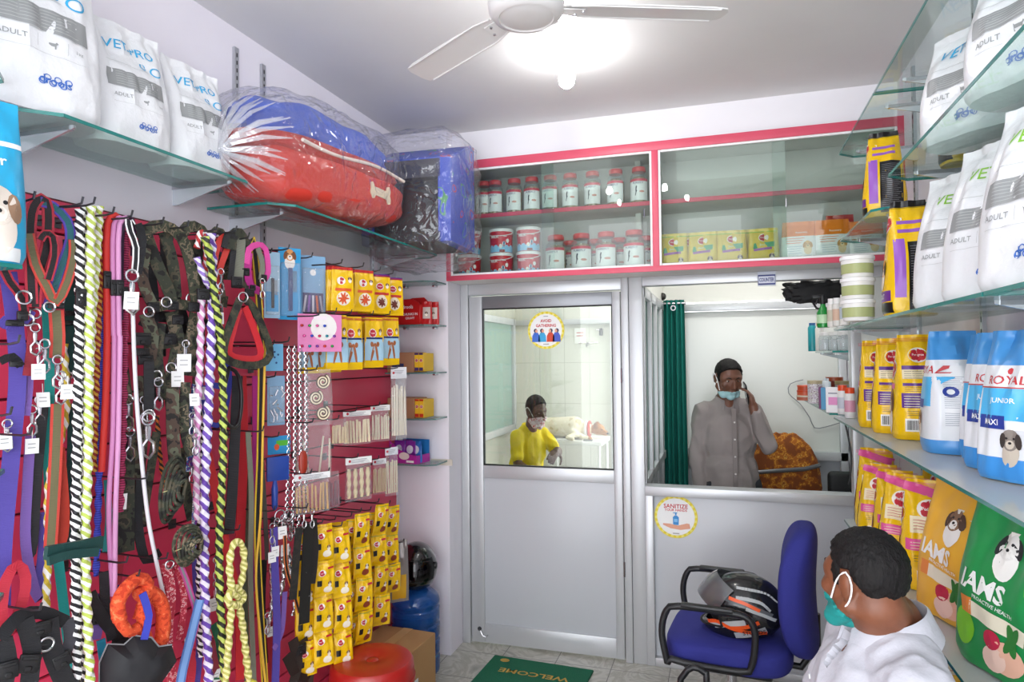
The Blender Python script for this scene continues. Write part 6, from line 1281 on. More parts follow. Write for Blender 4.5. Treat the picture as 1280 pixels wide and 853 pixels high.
def inflate(el, k): 
    out = []
    for vs, fs in el:
        c = sum((V(v) for v in vs), V())/len(vs); out.append(([c+(V(v)-c)*k for v in vs], fs))
    return out
sl = []
for q in (-1, 1): sh, el = tp(q*.185, .03, .915), tp(q*.235, -.06, .66); m_ = sh.lerp(el, .62); sl.append(C_(sh, m_, .070, .062))
shirt = [E_(tp(0, .02, .79), (.205, .143, .21), TM.to_3x3()), E_(tp(0, .0, .60), (.185, .145, .17), TM.to_3x3()), C_(tp(-.16, .03, .925), tp(.16, .03, .925), .074, .074), C_(tp(0, .035, .985), tp(-.16, .03, .935), .062, .07), C_(tp(0, .035, .985), tp(.16, .03, .935), .062, .07), E_(tp(0, .03, .97), (.095, .085, .06), TM.to_3x3())] + sl
def wrin(v): return .009*noise.noise(V((v.x*9, v.y*9, v.z*6))) + .008*(1-abs(noise.noise(V((v.x*20, v.y*20, v.z*11))))*2)
TMi = TM.inverted()
def vneck(v): 
    p = TMi @ v; d = (p.z-.925)
    return not (p.y < -.03 and d > 0 and abs(p.x) < .006+.25*d) 
blobmesh('polo_shirt', root, shirt, .0065, pw, 4, disp=lambda v: wrin(v)-(.028 if not vneck(v) else 0))
# collar: folded band round the neck, open at the throat
def collar(root, TM_, c, r, m_, gap=.5, z0=1.0, fall=.04, dz=-.03, n=40):
    mb = MB(); vs = []; prof = ((.0, -.012, 1.0), (.002, .018, .96), (.008, .03, .97), (.016, .024, 1.06), (.022, -.002, 1.18), (.026, -fall, 1.36), (.020, -fall-.004, 1.34), (.014, -.01, 1.14), (.004, -.02, 1.02))
    for i in range(n+1):
        a = -pi/2+gap+(2*pi-2*gap)*i/n; e = (1-sin(a))/2
        for dr, dzz, k in prof: vs.append(TM_ @ V((c[0]+cos(a)*r*k*(1+.1*e), c[1]+sin(a)*r*k*.95, z0+dzz*(.8+.5*e)+dz*e*1.6)))
    k = len(prof); fs = [(i*k+j, i*k+(j+1) % k, (i+1)*k+(j+1) % k, (i+1)*k+j) for i in range(n) for j in range(k)] + [tuple(range(k)), tuple(n*k+j for j in range(k))[::-1]]
    mb.add(vs, fs, m_); return mb.build('collar', root)
collar(root, TM, (0, .026), .080, pw, .30, 1.036, .034, -.036)
mb = MB()
for z in (.90, .87):
    mb = MB()
    mb.lathe([(0, .002), (.005, .002), (.0055, -.001)], mat('#d0d0d4', .4), 12, Matrix.Translation(tp(.004, -.128-(.905-z)*.35, z)) @ Matrix.Rotation(radians(-82), 4, 'Z') @ Matrix.Rotation(radians(90), 4, 'X'))
    mb.build('button', root)
MB().prism([(-.012, -.014), (.004, -.010), (.012, .010), (.002, .004)], -.002, .002, mat('#27256c', .5), TM @ Matrix.Translation((.05, -.128, .80))).build('chest_emblem', root)
blobmesh('trousers', root, [E_(tp(0, 0, .53), (.18, .14, .10), TM.to_3x3())]+[C_(tp(q*.1, -.02, .53), tp(q*.13, -.46, .50), .095, .072) for q in (-1, 1)]+[C_(tp(q*.13, -.46, .50), tp(q*.13, -.42, .10), .072, .058) for q in (-1, 1)], .009, mat('#2a2f3c', .8), 4)
for q in (-1, 1): MB().add(*C_(tp(q*.13, -.39, .048), tp(q*.14, -.57, .034), .05, .04)).build if False else None
for q in (-1, 1): mb = MB(); vs, fs = C_(tp(q*.13, -.39, .048), tp(q*.14, -.57, .038), .047, .038); mb.add(vs, fs, mat('#26201c', .5)); mb.build('shoe', root)
head_parts(root, HM, HS, HR, mat('#128a86', .75, bump=.15, bscale=90), False, .0045, .007, maskz=-.03, loopr=.0021)
# his seat (below the frame): the same row of blue office chairs
def office_chair(name, label, loc, rz, cushion='#2b2f86', arms_=True):
    """faces +x of its own frame turned by rz"""
    t = thing(name, label, 'office chair', loc, radians(rz)); BF = mat(cushion, .85, bump=.1, bscale=200); BP = mat('#1c1d20', .42)
    mb = MB(); mb.add(*superell((.0, 0, .47), (.245, .245, .062), 4.2, 56, 20), BF); mb.build('seat', t)
    mb = MB(); vs, fs = superell((0, 0, 0), (.065, .225, .25), 3.2, 48, 30, fn=lambda q: V((q.x - .9*q.z*q.z*.6 - .10*q.y*q.y*-6 , q.y, q.z))); mb.add([V(v)+V((-.265, 0, .72)) for v in vs], fs, BF); mb.build('backrest', t)
    for k in range(4): MB().tube([(-.33+abs(y)*.01+.6*y*y, y*.9, .70+k*.028) for y in [i*.04-.2 for i in range(11)]], .0016, mat('#1f2268', .8), 5).build('seam', t) if False else None
    MB().bbox((0, 0, .405), (.34, .34, .03), BP, .01, 2).build('seat_pan', t)
    if arms_:
        for q in (-1, 1):
            y = q*.255; pts = [(.215, y, .44), (.235, y, .56), (.215, y, .645), (.17, y, .668), (-.02, y, .668), (-.09, y, .655), (-.115, y, .60), (-.10, y, .48), (-.06, y, .452), (.15, y, .452), (.20, y, .458)]
            P = resample([V(p) for p in pts]+[V(pts[0])], .02); mb = MB(); mb.tube(P, .0135, BP, 10, closed=True); mb.tube([(.0, y, .455), (.0, y*.6, .40)], .01, BP, 8); mb.bbox((.06, y, .676), (.2, .032, .018), BP, .008, 2); mb.build('armrest', t)
    MB().tube([(-.13, 0, .405), (-.27, 0, .40), (-.33, 0, .5), (-.33, 0, .62)], .014, BP, 10).build('back_bracket', t)
    MB().tube([(0, 0, .40), (0, 0, .25)], .022, STEEL, 14).tube([(0, 0, .26), (0, 0, .09)], .03, BP, 14).build('gas_column', t)
    for k in range(5):
        a = 2*pi*k/5+.3; MB().tube([(0, 0, .105), (cos(a)*.26, sin(a)*.26, .075)], [.026, .016], BP, 10).build('base_leg', t)
        MB().lathe([(0, -.022), (.022, -.022), (.027, -.014), (.027, .014), (.022, .022), (0, .022)], BP, 18, Matrix.Translation((cos(a)*.26, sin(a)*.26, .028)) @ Matrix.Rotation(a+.6, 4, 'Z') @ Matrix.Rotation(radians(90), 4, 'X')).build('castor', t)
    return t
ch = office_chair('office_chair', 'blue office chair with black arms holding a helmet, below the counter', (.005, 2.99, 0), 180-6)
st = thing('stool', 'plain dark stool the seated person sits on, mostly out of view', 'stool', (.30, 1.66, 0))
MB().lathe([(0, .44), (.16, .44), (.17, .43), (.165, .40), (0, .40)], mat('#25262c', .6), 28).build('seat', st)
for k in range(4): a = pi/4+k*pi/2; MB().tube([(cos(a)*.12, sin(a)*.12, .41), (cos(a)*.16, sin(a)*.16, .0)], .012, DARKST, 8).build('leg', st)
st2 = thing('visitor_chair', 'black tubular chair arm at the bottom of the picture, left of the helmet', 'chair', (-.16, 2.42, 0))
BP = mat('#1c1d20', .42)
for q in (0, 1):
    y = .18-.36*q; MB().tube(resample([(-.02, y, .02), (-.02, y, .40), (-.005, y, .47), (.03, y, .505), (.07, y, .49), (.078, y, .45), (.078, y, .02)] if q == 0 else [(-.02, y, .02), (-.02, y, .38), (.078, y, .38), (.078, y, .02)], .03), .012, BP, 10).build('frame', st2)
MB().bbox((.03, 0, .34), (.18, .36, .03), mat('#202126', .7), .012, 2).build('seat', st2)
# ---- helmets
def helmet(label, loc, rz, base, rx=.165, ry=.122, rz_=.135, sporty=False, rot=(0, 0)):
    t = thing('motorcycle_helmet', label, 'helmet', loc, (radians(rot[0]), radians(rot[1]), radians(rz)))
    def S(lon, lat, k=1.):
        f = max(0, cos(lon)); low = max(0, -lat); ext = 1 + .10*f*f*min(1, low/.5)
        p = V((cos(lat)*cos(lon)*rx*ext, cos(lat)*sin(lon)*ry, sin(lat)*rz_)); 
        if p.z < -rz_*.72: p.z = -rz_*.72-(p.z+rz_*.72)*-.12
        return p*k
    vs = []; fs = []; NL, NT = 72, 48
    for j in range(NT+1):
        for i in range(NL): vs.append(S(2*pi*i/NL-pi, -1.15+(pi/2+1.15)*j/NT))
    def open_(i, j):
        lon = abs(2*pi*(i+.5)/NL-pi); lat = -1.15+(pi/2+1.15)*(j+.5)/NT; return lon < 1.08 and -.32 < lat < .48-.12*lon
    for j in range(NT):
        for i in range(NL):
            if not open_(i, j): a = j*NL+i; b = j*NL+(i+1) % NL; fs.append((a, b, b+NL, a+NL))
    o = MB().add(vs, fs, base).build('shell', t, auto=True); md_ = o.modifiers.new('s', 'SOLIDIFY'); md_.thickness = .02; md_.offset = -1
    MB().add(*superell((-.01, 0, .005), (rx*.86, ry*.84, rz_*.85), 2, 32, 18), mat('#161618', .9)).build('lining', t)
    e = [(1.1, -.32), (1.1, 0), (1.04, .35), (.6, .42), (0, .48), (-.6, .42), (-1.04, .35), (-1.1, 0), (-1.1, -.32), (-.5, -.33), (0, -.33), (.5, -.33)]
    MB().tube(resample([S(a, b, 1.005) for a, b in e+e[:1]], .015), .006, mat('#101012', .6), 8).build('trim', t)
    vv = []; ff = []; up = .62 if sporty else 0.0; NV = 20
    for j in range(11):
        for i in range(NV+1):
            lon = -1.12+2.24*i/NV; lat = -.34+.85*j/10; p = S(lon, lat, 1.045); R_ = Matrix.Rotation(-up*1.1, 3, 'Y'); vv.append(R_ @ p if sporty else p)
    for j in range(10):
        for i in range(NV): a = j*(NV+1)+i; ff.append((a, a+1, a+NV+2, a+NV+1))
    o = MB().add(vv, ff, film('#5c6468' if sporty else '#20242a', .9 if sporty else .3, .08, op=.12 if sporty else 0)).build('visor', t)
    for q in (-1, 1): MB().lathe([(0, 0), (.018, 0), (.018, .008), (.012, .012), (0, .012)], mat('#1a1a1c', .4), 20, Matrix.Translation(S(q*1.25, .15, 1.0)) @ Matrix.Rotation(-q*radians(90), 4, 'X')).build('visor_pivot', t)
    if sporty:
        for q in (-1, 1):
            fn = lambda u, z, o_=0, q=q: V((u, q*(ry*sqrt(max(.02, 1-(u/rx)**2-(z/rz_)**2))+.0015+o_), z)); mb = MB()
            OR_ = mat('#ee5a1c', .35); GR_ = mat('#b9bcbc', .35); D2 = mat('#5a5d60', .35)
            def band(pts, w_, m_, o_): 
                P = resample([V((a, 0, b)) for a, b in pts], .01)
                for A, B in zip(P, P[1:]): 
                    d = (B-A).normalized(); n_ = V((-d.z, 0, d.x))*w_/2; mb.add([fn(p.x, p.z, o_) for p in (A-n_, B-n_, B+n_, A+n_)], [(0, 1, 2, 3)], m_)
            band([(.0, .085), (-.05, .075), (-.10, .055), (-.13, .02)], .042, GR_, .0008); band([(.05, .07), (.0, .055), (-.06, .03), (-.12, -.01)], .018, D2, .0008)
            band([(.03, .07), (-.03, .048), (-.08, .018)], .012, OR_, .002); band([(-.03, .03), (-.09, .0), (-.13, -.03)], .012, GR_, .0014)
            band([(.13, -.03), (.09, -.022), (.04, -.045), (-.02, -.062), (-.09, -.075)], .015, OR_, .002); band([(.04, -.045), (-.02, -.04), (-.07, -.025)], .016, OR_, .0022)
            band([(.12, -.045), (.05, -.03), (-.02, -.022)], .024, GR_, .001); band([(.03, -.078), (-.03, -.072), (-.09, -.06)], .028, GR_, .001)
            g_ = text('STUDDS', .018, .012, .085); mb.patch(([(-x_*q*-1 if False else (x_ if q < 0 else -x_), z_) for x_, z_ in g_[0]], g_[1]), fn, BLACK, .0035, (-.045, -.066)); mb.build('graphics', t)
    return t
hm = helmet('black, grey and orange STUDDS helmet with raised visor on the blue chair', (.05, 2.92, .632), 180-6, mat('#1d1e20', .2, coat=.5), sporty=True, rot=(0, 8))
hm3 = helmet('black helmet on the lowest right shelf behind the seated person', (.64, 2.13, .575), 200, mat('#101012', .15, coat=.7), .13, .112, .13)
hm2 = helmet('glossy black helmet resting on top of the blue water bottle', (-1.585, 3.31, .545), -75, mat('#0e0e10', .12, coat=.8), .13, .112, .13)
# ---- water bottle, box, stool, mat
t = thing('water_bottle', 'large blue ribbed water cooler bottle on the floor under the black helmet', 'water bottle', (-1.585, 3.30, 0))
WBm = mat('#1f5fb0', .08, trans=.75, alpha=1); pr = [(0, .004), (.115, .0), (.125, .012)]
for k in range(4): z = .03+k*.085; pr += [(.126, z), (.126, z+.05), (.118, z+.058), (.118, z+.066), (.126, z+.076)]
pr += [(.126, .375), (.118, .4), (.09, .425), (.04, .44), (.03, .445), (.03, .455), (0, .455)]
MB().lathe(pr, mat('#2a6cc0', .06, trans=.6), 48).build('bottle_body', t); MB().lathe([(0, .01), (.116, .01), (.119, .1), (.119, .12), (0, .12)], mat('#2a9cd8', .1, trans=.4), 40).build('water', t)
MB().lathe([(.0, .455), (.034, .455), (.034, .47), (0, .47)], mat('#1c4f9c', .3), 24).build('cap', t) if False else None
t = thing('cardboard_box', 'brown cardboard box on the floor between red stool and water bottle', 'box', (-1.53, 2.95, 0), radians(-3)); CB = mat('#a98254', .8, bump=.1)
MB().bbox((0, 0, .155), (.3, .27, .31), CB, .003, 1).build('carton', t); MB().box((0, 0, .3108), (.05, .27, .0012), mat('#c09a64', .3)).box((.0, -.1357, .26), (.05, .0012, .1), mat('#c09a64', .3)).build('tape', t); MB().box((.1505, -.07, .11), (.001, .05, .12), mat('#cfd6dc', .5)).build('paper_label', t)
t = thing('plastic_stool', 'red round plastic stool at the bottom edge of the picture', 'stool', (-1.365, 2.44, 0)); RS = mat('#a91d18', .32, spec=.6)
MB().lathe([(0, .452), (.02, .452), (.024, .449), (.03, .453), (.135, .455), (.155, .452), (.163, .442), (.166, .42), (.168, .385), (.164, .385), (.16, .43), (0, .44)], RS, 56).build('seat', t)
for k in range(4):
    a = pi/4+k*pi/2; mb = MB(); r_ = Matrix.Rotation(a, 4, 'Z'); vs = []
    for z, w_, ro in ((.43, .12, .158), (.3, .085, .172), (.0, .05, .2)):
        for u in (-1, -.5, 0, .5, 1): b = u*w_/ro; vs.append(r_ @ V((cos(b)*ro, sin(b)*ro, z)))
    fs = [(j*5+i, j*5+i+1, j*5+i+6, j*5+i+5) for j in range(2) for i in range(4)]; mb.add(vs, fs, RS); o = mb.build('leg', t); md_ = o.modifiers.new('s', 'SOLIDIFY'); md_.thickness = .006; md_.offset = -1
MB().lathe([(.167, .37), (.171, .37), (.171, .385), (.167, .385)], RS, 40).lathe([(.186, .14), (.190, .14), (.190, .16), (.186, .16)], RS, 40).build('ring', t)
t = thing('door_mat', 'green WELCOME door mat lying in front of the glass door', 'mat', (-.97, 3.38, 0), radians(-3)); GM = mat('#14704f', .9, bump=.8, bscale=300)
MB().bbox((0, 0, .006), (.56, .36, .012), GM, .004, 1).build('mat', t); fn = lambda u, z, o_=0: V((-u, -z, .0125+o_)); mb = MB(); YG = mat('#c2a04a', .8)
mb.patch(text('WELCOME', .045, .02, .38), fn, YG, .0008, (0, -.02)); mb.build('lettering', t); mb = MB(); mb.patch(disc(.026, .02, 20, 1), fn, YG, .0008, (.2, -.13)); mb.build('emblem', t)
# ============================================================= BACK ROOMS
# curtain
t = thing('curtain', 'dark teal curtain hanging at the left of the counter room', 'curtain', (-.345, 5.02, 0)); CT = mat('#0b7a6e', .85, bump=.1, bscale=120)
pf = []; N = 60
for i in range(N+1): u = i/N; pf.append((-.075+.155*u, .022*sin(u*2*pi*4.5)+.008*sin(u*17)))
vs = []; 
for z, k in ((.04, 1.12), (1.0, 1.04), (1.9, .98), (2.06, .95)): 
    for x, y in pf: vs.append((x*k, y*k, z))
    for x, y in pf[::-1]: vs.append((x*k, y*k+.004, z))
n2 = 2*(N+1); MB().add(vs, [(j*n2+i, j*n2+(i+1) % n2, (j+1)*n2+(i+1) % n2, (j+1)*n2+i) for j in range(3) for i in range(n2)] + [tuple(range(n2)), tuple(3*n2+i for i in range(n2))[::-1]], CT).build('cloth', t)
mb = MB(); mb.tube([(-.09, 0, 2.035), (.09, 0, 2.035)], .009, STEEL, 10); mb.build('rod', t); MB().add(*E_((-.075, -.03, 2.085), (.028, .028, .028)), mat('#2a2624', .3)).build('finial', t)
MB().lathe([(.012, -.002), (.02, -.002), (.02, .002), (.012, .002)], STEEL, 20, Matrix.Translation((-.0, -.03, 2.0)) @ Matrix.Rotation(radians(90), 4, 'X')).build('eyelet', t)
# ---- standing man on the phone
C0 = ray(912, 600)*4.1; R0 = V((C0.x, C0.y, 0)); root = thing('person', 'standing person in grey shirt holding a phone to the ear behind the counter', 'person', R0, radians(8))
SK2 = skin_mat('#6b4534', '#7a5140'); HM = Matrix.Translation((-.005, -.045, 1.515)) @ Matrix.Rotation(radians(14), 4, 'Z') @ Matrix.Rotation(radians(20), 4, 'X')
GS = mat('#8f8684', .75, bump=.2, bscale=30)
J = dict(sl=(-.145, .01, 1.31), el=(-.185, .0, 1.05), wl=(-.17, -.06, .82), sr=(.14, .01, 1.31), er=(.205, -.10, 1.12), wr=(.125, -.13, 1.335))
hand = V((.105, -.085, 1.36)); ear = HM @ V((.085, -.01, -.01))
hr = frame(J['wr'], V((-.12, .25, 1)), (1, -.35, .1))
el = head_el(HM, .95) + [C_(HM @ V((0, .02, -.04)), (0, .02, 1.33), .052, .058), E_((0, .01, 1.15), (.145, .10, .2)), E_((0, .0, .95), (.15, .105, .15)), C_((-.12, .01, 1.30), (.12, .01, 1.30), .05, .05)]
for a, b, c in (('sl', 'el', 'wl'), ('sr', 'er', 'wr')): el += [C_(J[a], J[b], .05, .04), C_(J[b], J[c], .039, .026)]
el += hand_el(hr, .55, -1, 1.0) + hand_el(frame(J['wl'], (.0, -.1, -1), (1, 0, 0)), .4, 1, .95)
for q in (-1, 1): el += [C_((q*.09, 0, .88), (q*.1, -.01, .48), .085, .055), C_((q*.1, -.01, .48), (q*.1, .02, .08), .052, .036)]
blobmesh('body', root, el, .006, SK2, 3)
def w2(v): return -.002+.009*noise.noise(V((v.x*10, v.y*10, v.z*5))) + .010*(1-abs(noise.noise(V((v.x*13+v.z*5, v.y*13, v.z*8))))*2)
se = [E_((0, .01, 1.14), (.165, .125, .21)), E_((0, .0, .93), (.165, .135, .2)), C_((-.125, .01, 1.30), (.125, .01, 1.30), .062, .062), C_((0, .02, 1.36), (-.11, .01, 1.32), .052, .058), C_((0, .02, 1.36), (.11, .01, 1.32), .052, .058), C_((0, 0, .9), (0, 0, .78), .15, .16)]
for a, b, c in (('sl', 'el', 'wl'), ('sr', 'er', 'wr')): se += [C_(J[a], J[b], .058, .049), C_(J[b], V(J[b]).lerp(V(J[c]), .86), .049, .04)]
blobmesh('shirt', root, se, .008, GS, 3, disp=w2)
collar(root, Matrix(), (0, .02), .066, GS, .35, 1.40, .035, -.03, 30)
mb = MB(); mb.ribbon([V((.012, -.13, 1.34)), V((.012, -.142, 1.2)), V((.012, -.146, 1.05)), V((.012, -.15, .88))], .026, mat('#857c7a', .75), (0, -1, 0), .006); mb.build('button_placket', root)
for z in (1.26, 1.16, 1.06, .96): MB().lathe([(0, -.003), (.005, -.002), (.0055, .002)], mat('#d8d4d0', .4), 10, Matrix.Translation((.012, -.148-(1.2-z)*.03, z)) @ Matrix.Rotation(radians(90), 4, 'X')).build('button', root)
blobmesh('trousers', root, [E_((0, 0, .88), (.15, .11, .1))]+[C_((q*.09, 0, .86), (q*.1, -.01, .48), .1, .075) for q in (-1, 1)]+[C_((q*.1, -.01, .48), (q*.1, .02, .07), .072, .06) for q in (-1, 1)], .012, mat('#2c2e36', .8), 3)
for q in (-1, 1): mb = MB(); vs, fs = C_((q*.1, .02, .045), (q*.105, -.13, .035), .044, .036); mb.add(vs, fs, mat('#1c1816', .4)); mb.build('shoe', root)
head_parts(root, HM, .95, HR, mat('#a9d3d8', .7), True, .006, .009)
ph = thing('mobile_phone', 'dark mobile phone held to the ear of the standing person', 'phone', root.location)
Mp = Matrix.Rotation(radians(8), 4, 'Z') @ Matrix.Translation(ear+V((.016, -.045, -.075))) @ Matrix.Rotation(radians(-12), 4, 'Y') @ Matrix.Rotation(radians(20), 4, 'X')
MB().bbox((0, 0, 0), (.009, .066, .13), mat('#121216', .15), .004, 2, Mp).build('case', ph); MB().bbox((-.0049, 0, 0), (.001, .06, .13), mat('#1e2430', .08), .0004, 1, Mp).build('screen', ph)
# ---- chair with a flowered cover
FLO = blotch([(0, '#7a3d12'), (.46, '#94500f'), (.54, '#c9892a'), (.58, '#a35a14'), (.66, '#e0b04a'), (.69, '#8a4a12')], 22, .85, detail=3)
c_ = ray(979, 600)*4.5; t = thing('covered_chair', 'chair draped in an orange flowered cover behind the counter', 'chair', (c_.x, c_.y, 0), radians(10))
MB().add(*superell((0, 0, .78), (.235, .085, .345), 3.4, 60, 30, .07, 3, 4, lambda q: V((q.x*(1-.28*max(0, q.z/.345)**2), q.y, q.z))), FLO).build('cover', t)
MB().add(*superell((0, -.16, .45), (.2, .17, .07), 3.6, 50, 16, .05, 3, 6), FLO).build('covered_seat', t)
MB().tube([(-.24, -.15, .89), (-.1, -.16, .905), (.1, -.13, .915), (.21, -.07, .93)], .014, mat('#6c6c70', .4, .5), 10).build('grey_armrest', t)
for q in (-1, 1):
    for y in (-.25, .05): MB().tube([(q*.17, y, .4), (q*.21, y, 0)], .014, DARKST, 8).build('leg', t)
c_ = ray(1054, 606)*4.0; t = thing('black_chair', 'black chair back just above the counter edge at its right end', 'chair', (c_.x, c_.y, 0))
MB().bbox((0, 0, .83), (.17, .06, .26), mat('#0f0f11', .6), .03, 4).build('backrest', t); MB().bbox((0, .08, .45), (.2, .2, .06), mat('#0f0f11', .6), .02, 3).build('seat', t); MB().tube([(0, .02, .75), (0, .05, .45)], .02, BP, 10).build('post', t)
for k in range(4): a = pi/4+k*pi/2; MB().tube([(cos(a)*.05, .1+sin(a)*.05, .42), (cos(a)*.16, .1+sin(a)*.16, 0)], .013, BP, 8).build('leg', t)
# ---- black cloth bag hanging under the lintel
c_ = onY(1022, 352, 3.86); t = thing('black_bag', 'black cloth bag slung under the lintel above the tubs', 'bag', c_)
MB().add(*superell((0, .0, -.055), (.155, .03, .055), 3.2, 60, 20, .35, 4, 9), mat('#0c0c0e', .7)).build('pouch', t)
MB().tube(resample([(-.03, 0, -.09), (-.01, -.01, -.14), (.04, 0, -.15), (.06, 0, -.1)], .02), .006, mat('#1c1c20', .7), 8).build('strap', t)
# ---- shelves running on into the counter room
glass_shelf('dark edged glass shelf in the counter room holding clear jars', XE+.02, XR-.02, 3.80, 4.55, 1.672, ('far',))
glass_shelf('glass shelf in the counter room crowded with boxes and bottles', XE, XR-.02, 3.80, 5.08, 1.352, ('far',))
def item(name, label, cat, px, z, y, parts, rz=0, group=None):
    """small thing standing on a shelf at depth y, seen in picture column px"""
    d_ = ray(px, 400); x = d_.x/d_.y*y; t = thing(name, label, cat, (x, y, z), radians(rz), group)
    for nm, mb in parts: mb.build(nm, t)
    return t
L_ = lambda pr_, m_, n=24: MB().lathe(pr_, m_, n)
for k in range(3):
    item('white_tub', ('bottom', 'middle', 'top')[k]+' white tub with olive label in the stack beside the cabinet', 'tub', 1073, 1.778+k*.083, 2.86, [('printed_body', L_([(0, 0), (.05, 0), (.053, .004), (.055, .03)], mat('#e9e9e6', .35), 36).lathe([(.055, .014), (.0556, .015), (.0562, .05), (.056, .051)], mat('#8f9a5a', .5), 36).lathe([(.0558, .015), (.0563, .049)], mat('#aab27a', .5), 36).lathe([(.055, .03), (.057, .068)], mat('#e9e9e6', .35), 36)), ('lid', L_([(.057, .066), (.061, .067), (.061, .079), (.057, .082), (0, .082)], mat('#f0f0f0', .35), 36))], 0, 'stacked white tubs')
item('spray_bottle', 'green spray bottle with black trigger beside the white tubs', 'spray bottle', 1029, 1.778, 3.45, [('bottle', L_([(0, 0), (.026, 0), (.028, .01), (.028, .07), (.012, .1), (.01, .115)], mat('#1f8a3a', .25))), ('trigger', L_([(.012, .11), (.014, .135), (.01, .15), (0, .15)], BLACK).bbox((-.02, 0, .145), (.05, .016, .018), BLACK, .004, 2).tube([(-.02, 0, .135), (-.03, 0, .11)], .004, BLACK)), ('label', L_([(.0285, .02), (.0288, .06)], mat('#b8d8b0', .4)))])
for px, y, h_, q in ((1040, 3.4, .13, 'left'), (1047, 3.3, .125, 'middle'), (1056, 3.2, .13, 'right')):
    item('lotion_bottle', 'slim white bottle between green sprayer and tubs, '+q+' of three', 'bottle', px, 1.778, y, [('bottle', L_([(0, 0), (.018, 0), (.02, .004), (.02, h_*.75), (.016, h_*.8)], mat('#e4e2dc', .35))), ('cap', L_([(.016, h_*.8), (.016, h_), (0, h_)], mat('#f1f1ef', .35))), ('label', L_([(.0204, h_*.2), (.0204, h_*.6)], mat(('#c9c4b0', '#d8b8a0', '#b8c4cc')[('left', 'middle', 'right').index(q)], .5)))])
item('spray_can', 'teal and blue can at the far end of the jar shelf', 'can', 1015, 1.673, 4.42, [('can', L_([(0, 0), (.024, 0), (.025, .004), (.025, .14), (.018, .155)], mat('#1f8f98', .3))), ('cap', L_([(.018, .155), (.018, .17), (0, .17)], mat('#1c5f9c', .3)))])
item('spray_can', 'white can with orange cap beside the teal can', 'can', 1024, 1.673, 4.30, [('can', L_([(0, 0), (.022, 0), (.023, .004), (.023, .13), (.016, .145)], mat('#d9d6d0', .3))), ('cap', L_([(.016, .145), (.016, .165), (0, .165)], mat('#c8763a', .3)))])
for px, y, q in ((1031, 4.1, 'left'), (1043, 4.05, 'middle'), (1054, 4.0, 'right')):
    item('glass_jar', 'clear glass jar with white lid on the counter room shelf, '+q, 'jar', px, 1.673, y, [('clear_body', L_([(0, 0), (.033, 0), (.035, .005), (.035, .075), (.028, .085)], film('#eef4f4', .6, .05, op=.2), 28)), ('cotton_filling', L_([(0, .004), (.03, .004), (.031, .06), (0, .065)], mat('#dfe2e4', .9))), ('lid', L_([(.029, .083), (.031, .085), (.031, .102), (0, .104)], mat('#ebebe9', .4), 28))], 0, 'clear jars in the counter room')
Z2 = 1.353
for k in range(3): item('ointment_box', 'small orange tub in the stack at the far end, '+('bottom', 'middle', 'top')[k], 'tub', 1004+k*.5, Z2+k*.033, 4.85, [('tub', L_([(0, 0), (.05, 0), (.05, .024)], mat(('#b8604a', '#c8583a', '#c04a2a')[k], .4), 28)), ('lid', L_([(.052, .022), (.052, .032), (0, .032)], mat(('#d8c8b8', '#c8401c', '#d0502a')[k], .4), 28))])
item('treat_jar', 'patterned round jar with tan lid beside the orange tubs', 'jar', 1017, Z2, 4.55, [('printed_body', L_([(0, 0), (.042, 0), (.043, .005), (.043, .12)], blotch([(0, '#c9b8c8'), (.45, '#e6e2e4'), (.55, '#8a5a7a'), (.6, '#d8d4d0')], 60, .4), 28)), ('lid', L_([(.044, .12), (.044, .14), (0, .142)], mat('#b8a888', .4), 28))])
item('brown_jar', 'red brown glass jar behind the small boxes', 'jar', 1041, Z2, 4.25, [('body', L_([(0, 0), (.045, 0), (.046, .005), (.046, .15)], mat('#7a2e1c', .15), 28)), ('lid', L_([(.047, .15), (.047, .17), (0, .17)], mat('#a04a28', .3), 28))])
item('clear_jar', 'clear jar with tan lid behind the orange capped bottles', 'jar', 1052, Z2, 4.2, [('body', L_([(0, 0), (.04, 0), (.042, .005), (.042, .13)], film('#d8dcd4', .6, .05, op=.35), 28)), ('lid', L_([(.043, .13), (.043, .15), (0, .15)], mat('#9c8a60', .4), 28))])
for px, y, c, q in ((1030, 4.1, '#7a3a6a', 'plum'), (1033, 4.02, '#4f9cc8', 'sky blue')):
    mb = MB(); mb.bbox((0, 0, .06), (.065, .04, .12), mat(c, .4), .002, 1); item('medicine_box', q+' medicine box standing on the lower counter room shelf', 'box', px, Z2, y, [('carton', mb), ('cap', L_([(.0, .12), (.016, .12), (.016, .15), (.006, .155), (.006, .17), (0, .17)], mat('#d6dde2', .35)))], -20)
mb = MB(); mb.bbox((0, 0, .065), (.075, .05, .13), mat('#eceaec', .4), .002, 1); fn = lambda u, z, o_=0: V((u, -.0256-o_, z)); mb.patch(rect(.05, .04, 3, 3), fn, mat('#e08ac0', .4), .0004, (0, .06)); mb.patch(rect(.05, .006, 2, 1), fn, mat('#8a8a9a', .4), .0004, (0, .1))
item('medicine_box', 'white carton with pink panel in front of the blue box', 'box', 1041, Z2, 3.83, [('carton', mb)], -18)
for px, y, q in ((1051, 3.72, 'left'), (1060, 3.58, 'right')):
    z_ = Z2-.006 if y < 3.7 else Z2
    item('shampoo_bottle', 'white bottle with bright orange cap beside the yellow bags, '+q+' one', 'bottle', px, z_, y, [('bottle', L_([(0, 0), (.022, 0), (.024, .005), (.024, .11), (.02, .12)], mat('#e8e6e6', .35))), ('cap', L_([(.0215, .118), (.0215, .145), (0, .147)], mat('#e24a1c', .35))), ('label', L_([(.0244, .03), (.0244, .085)], mat('#d89ab0' if q == 'right' else '#c8ccd8', .4)))])
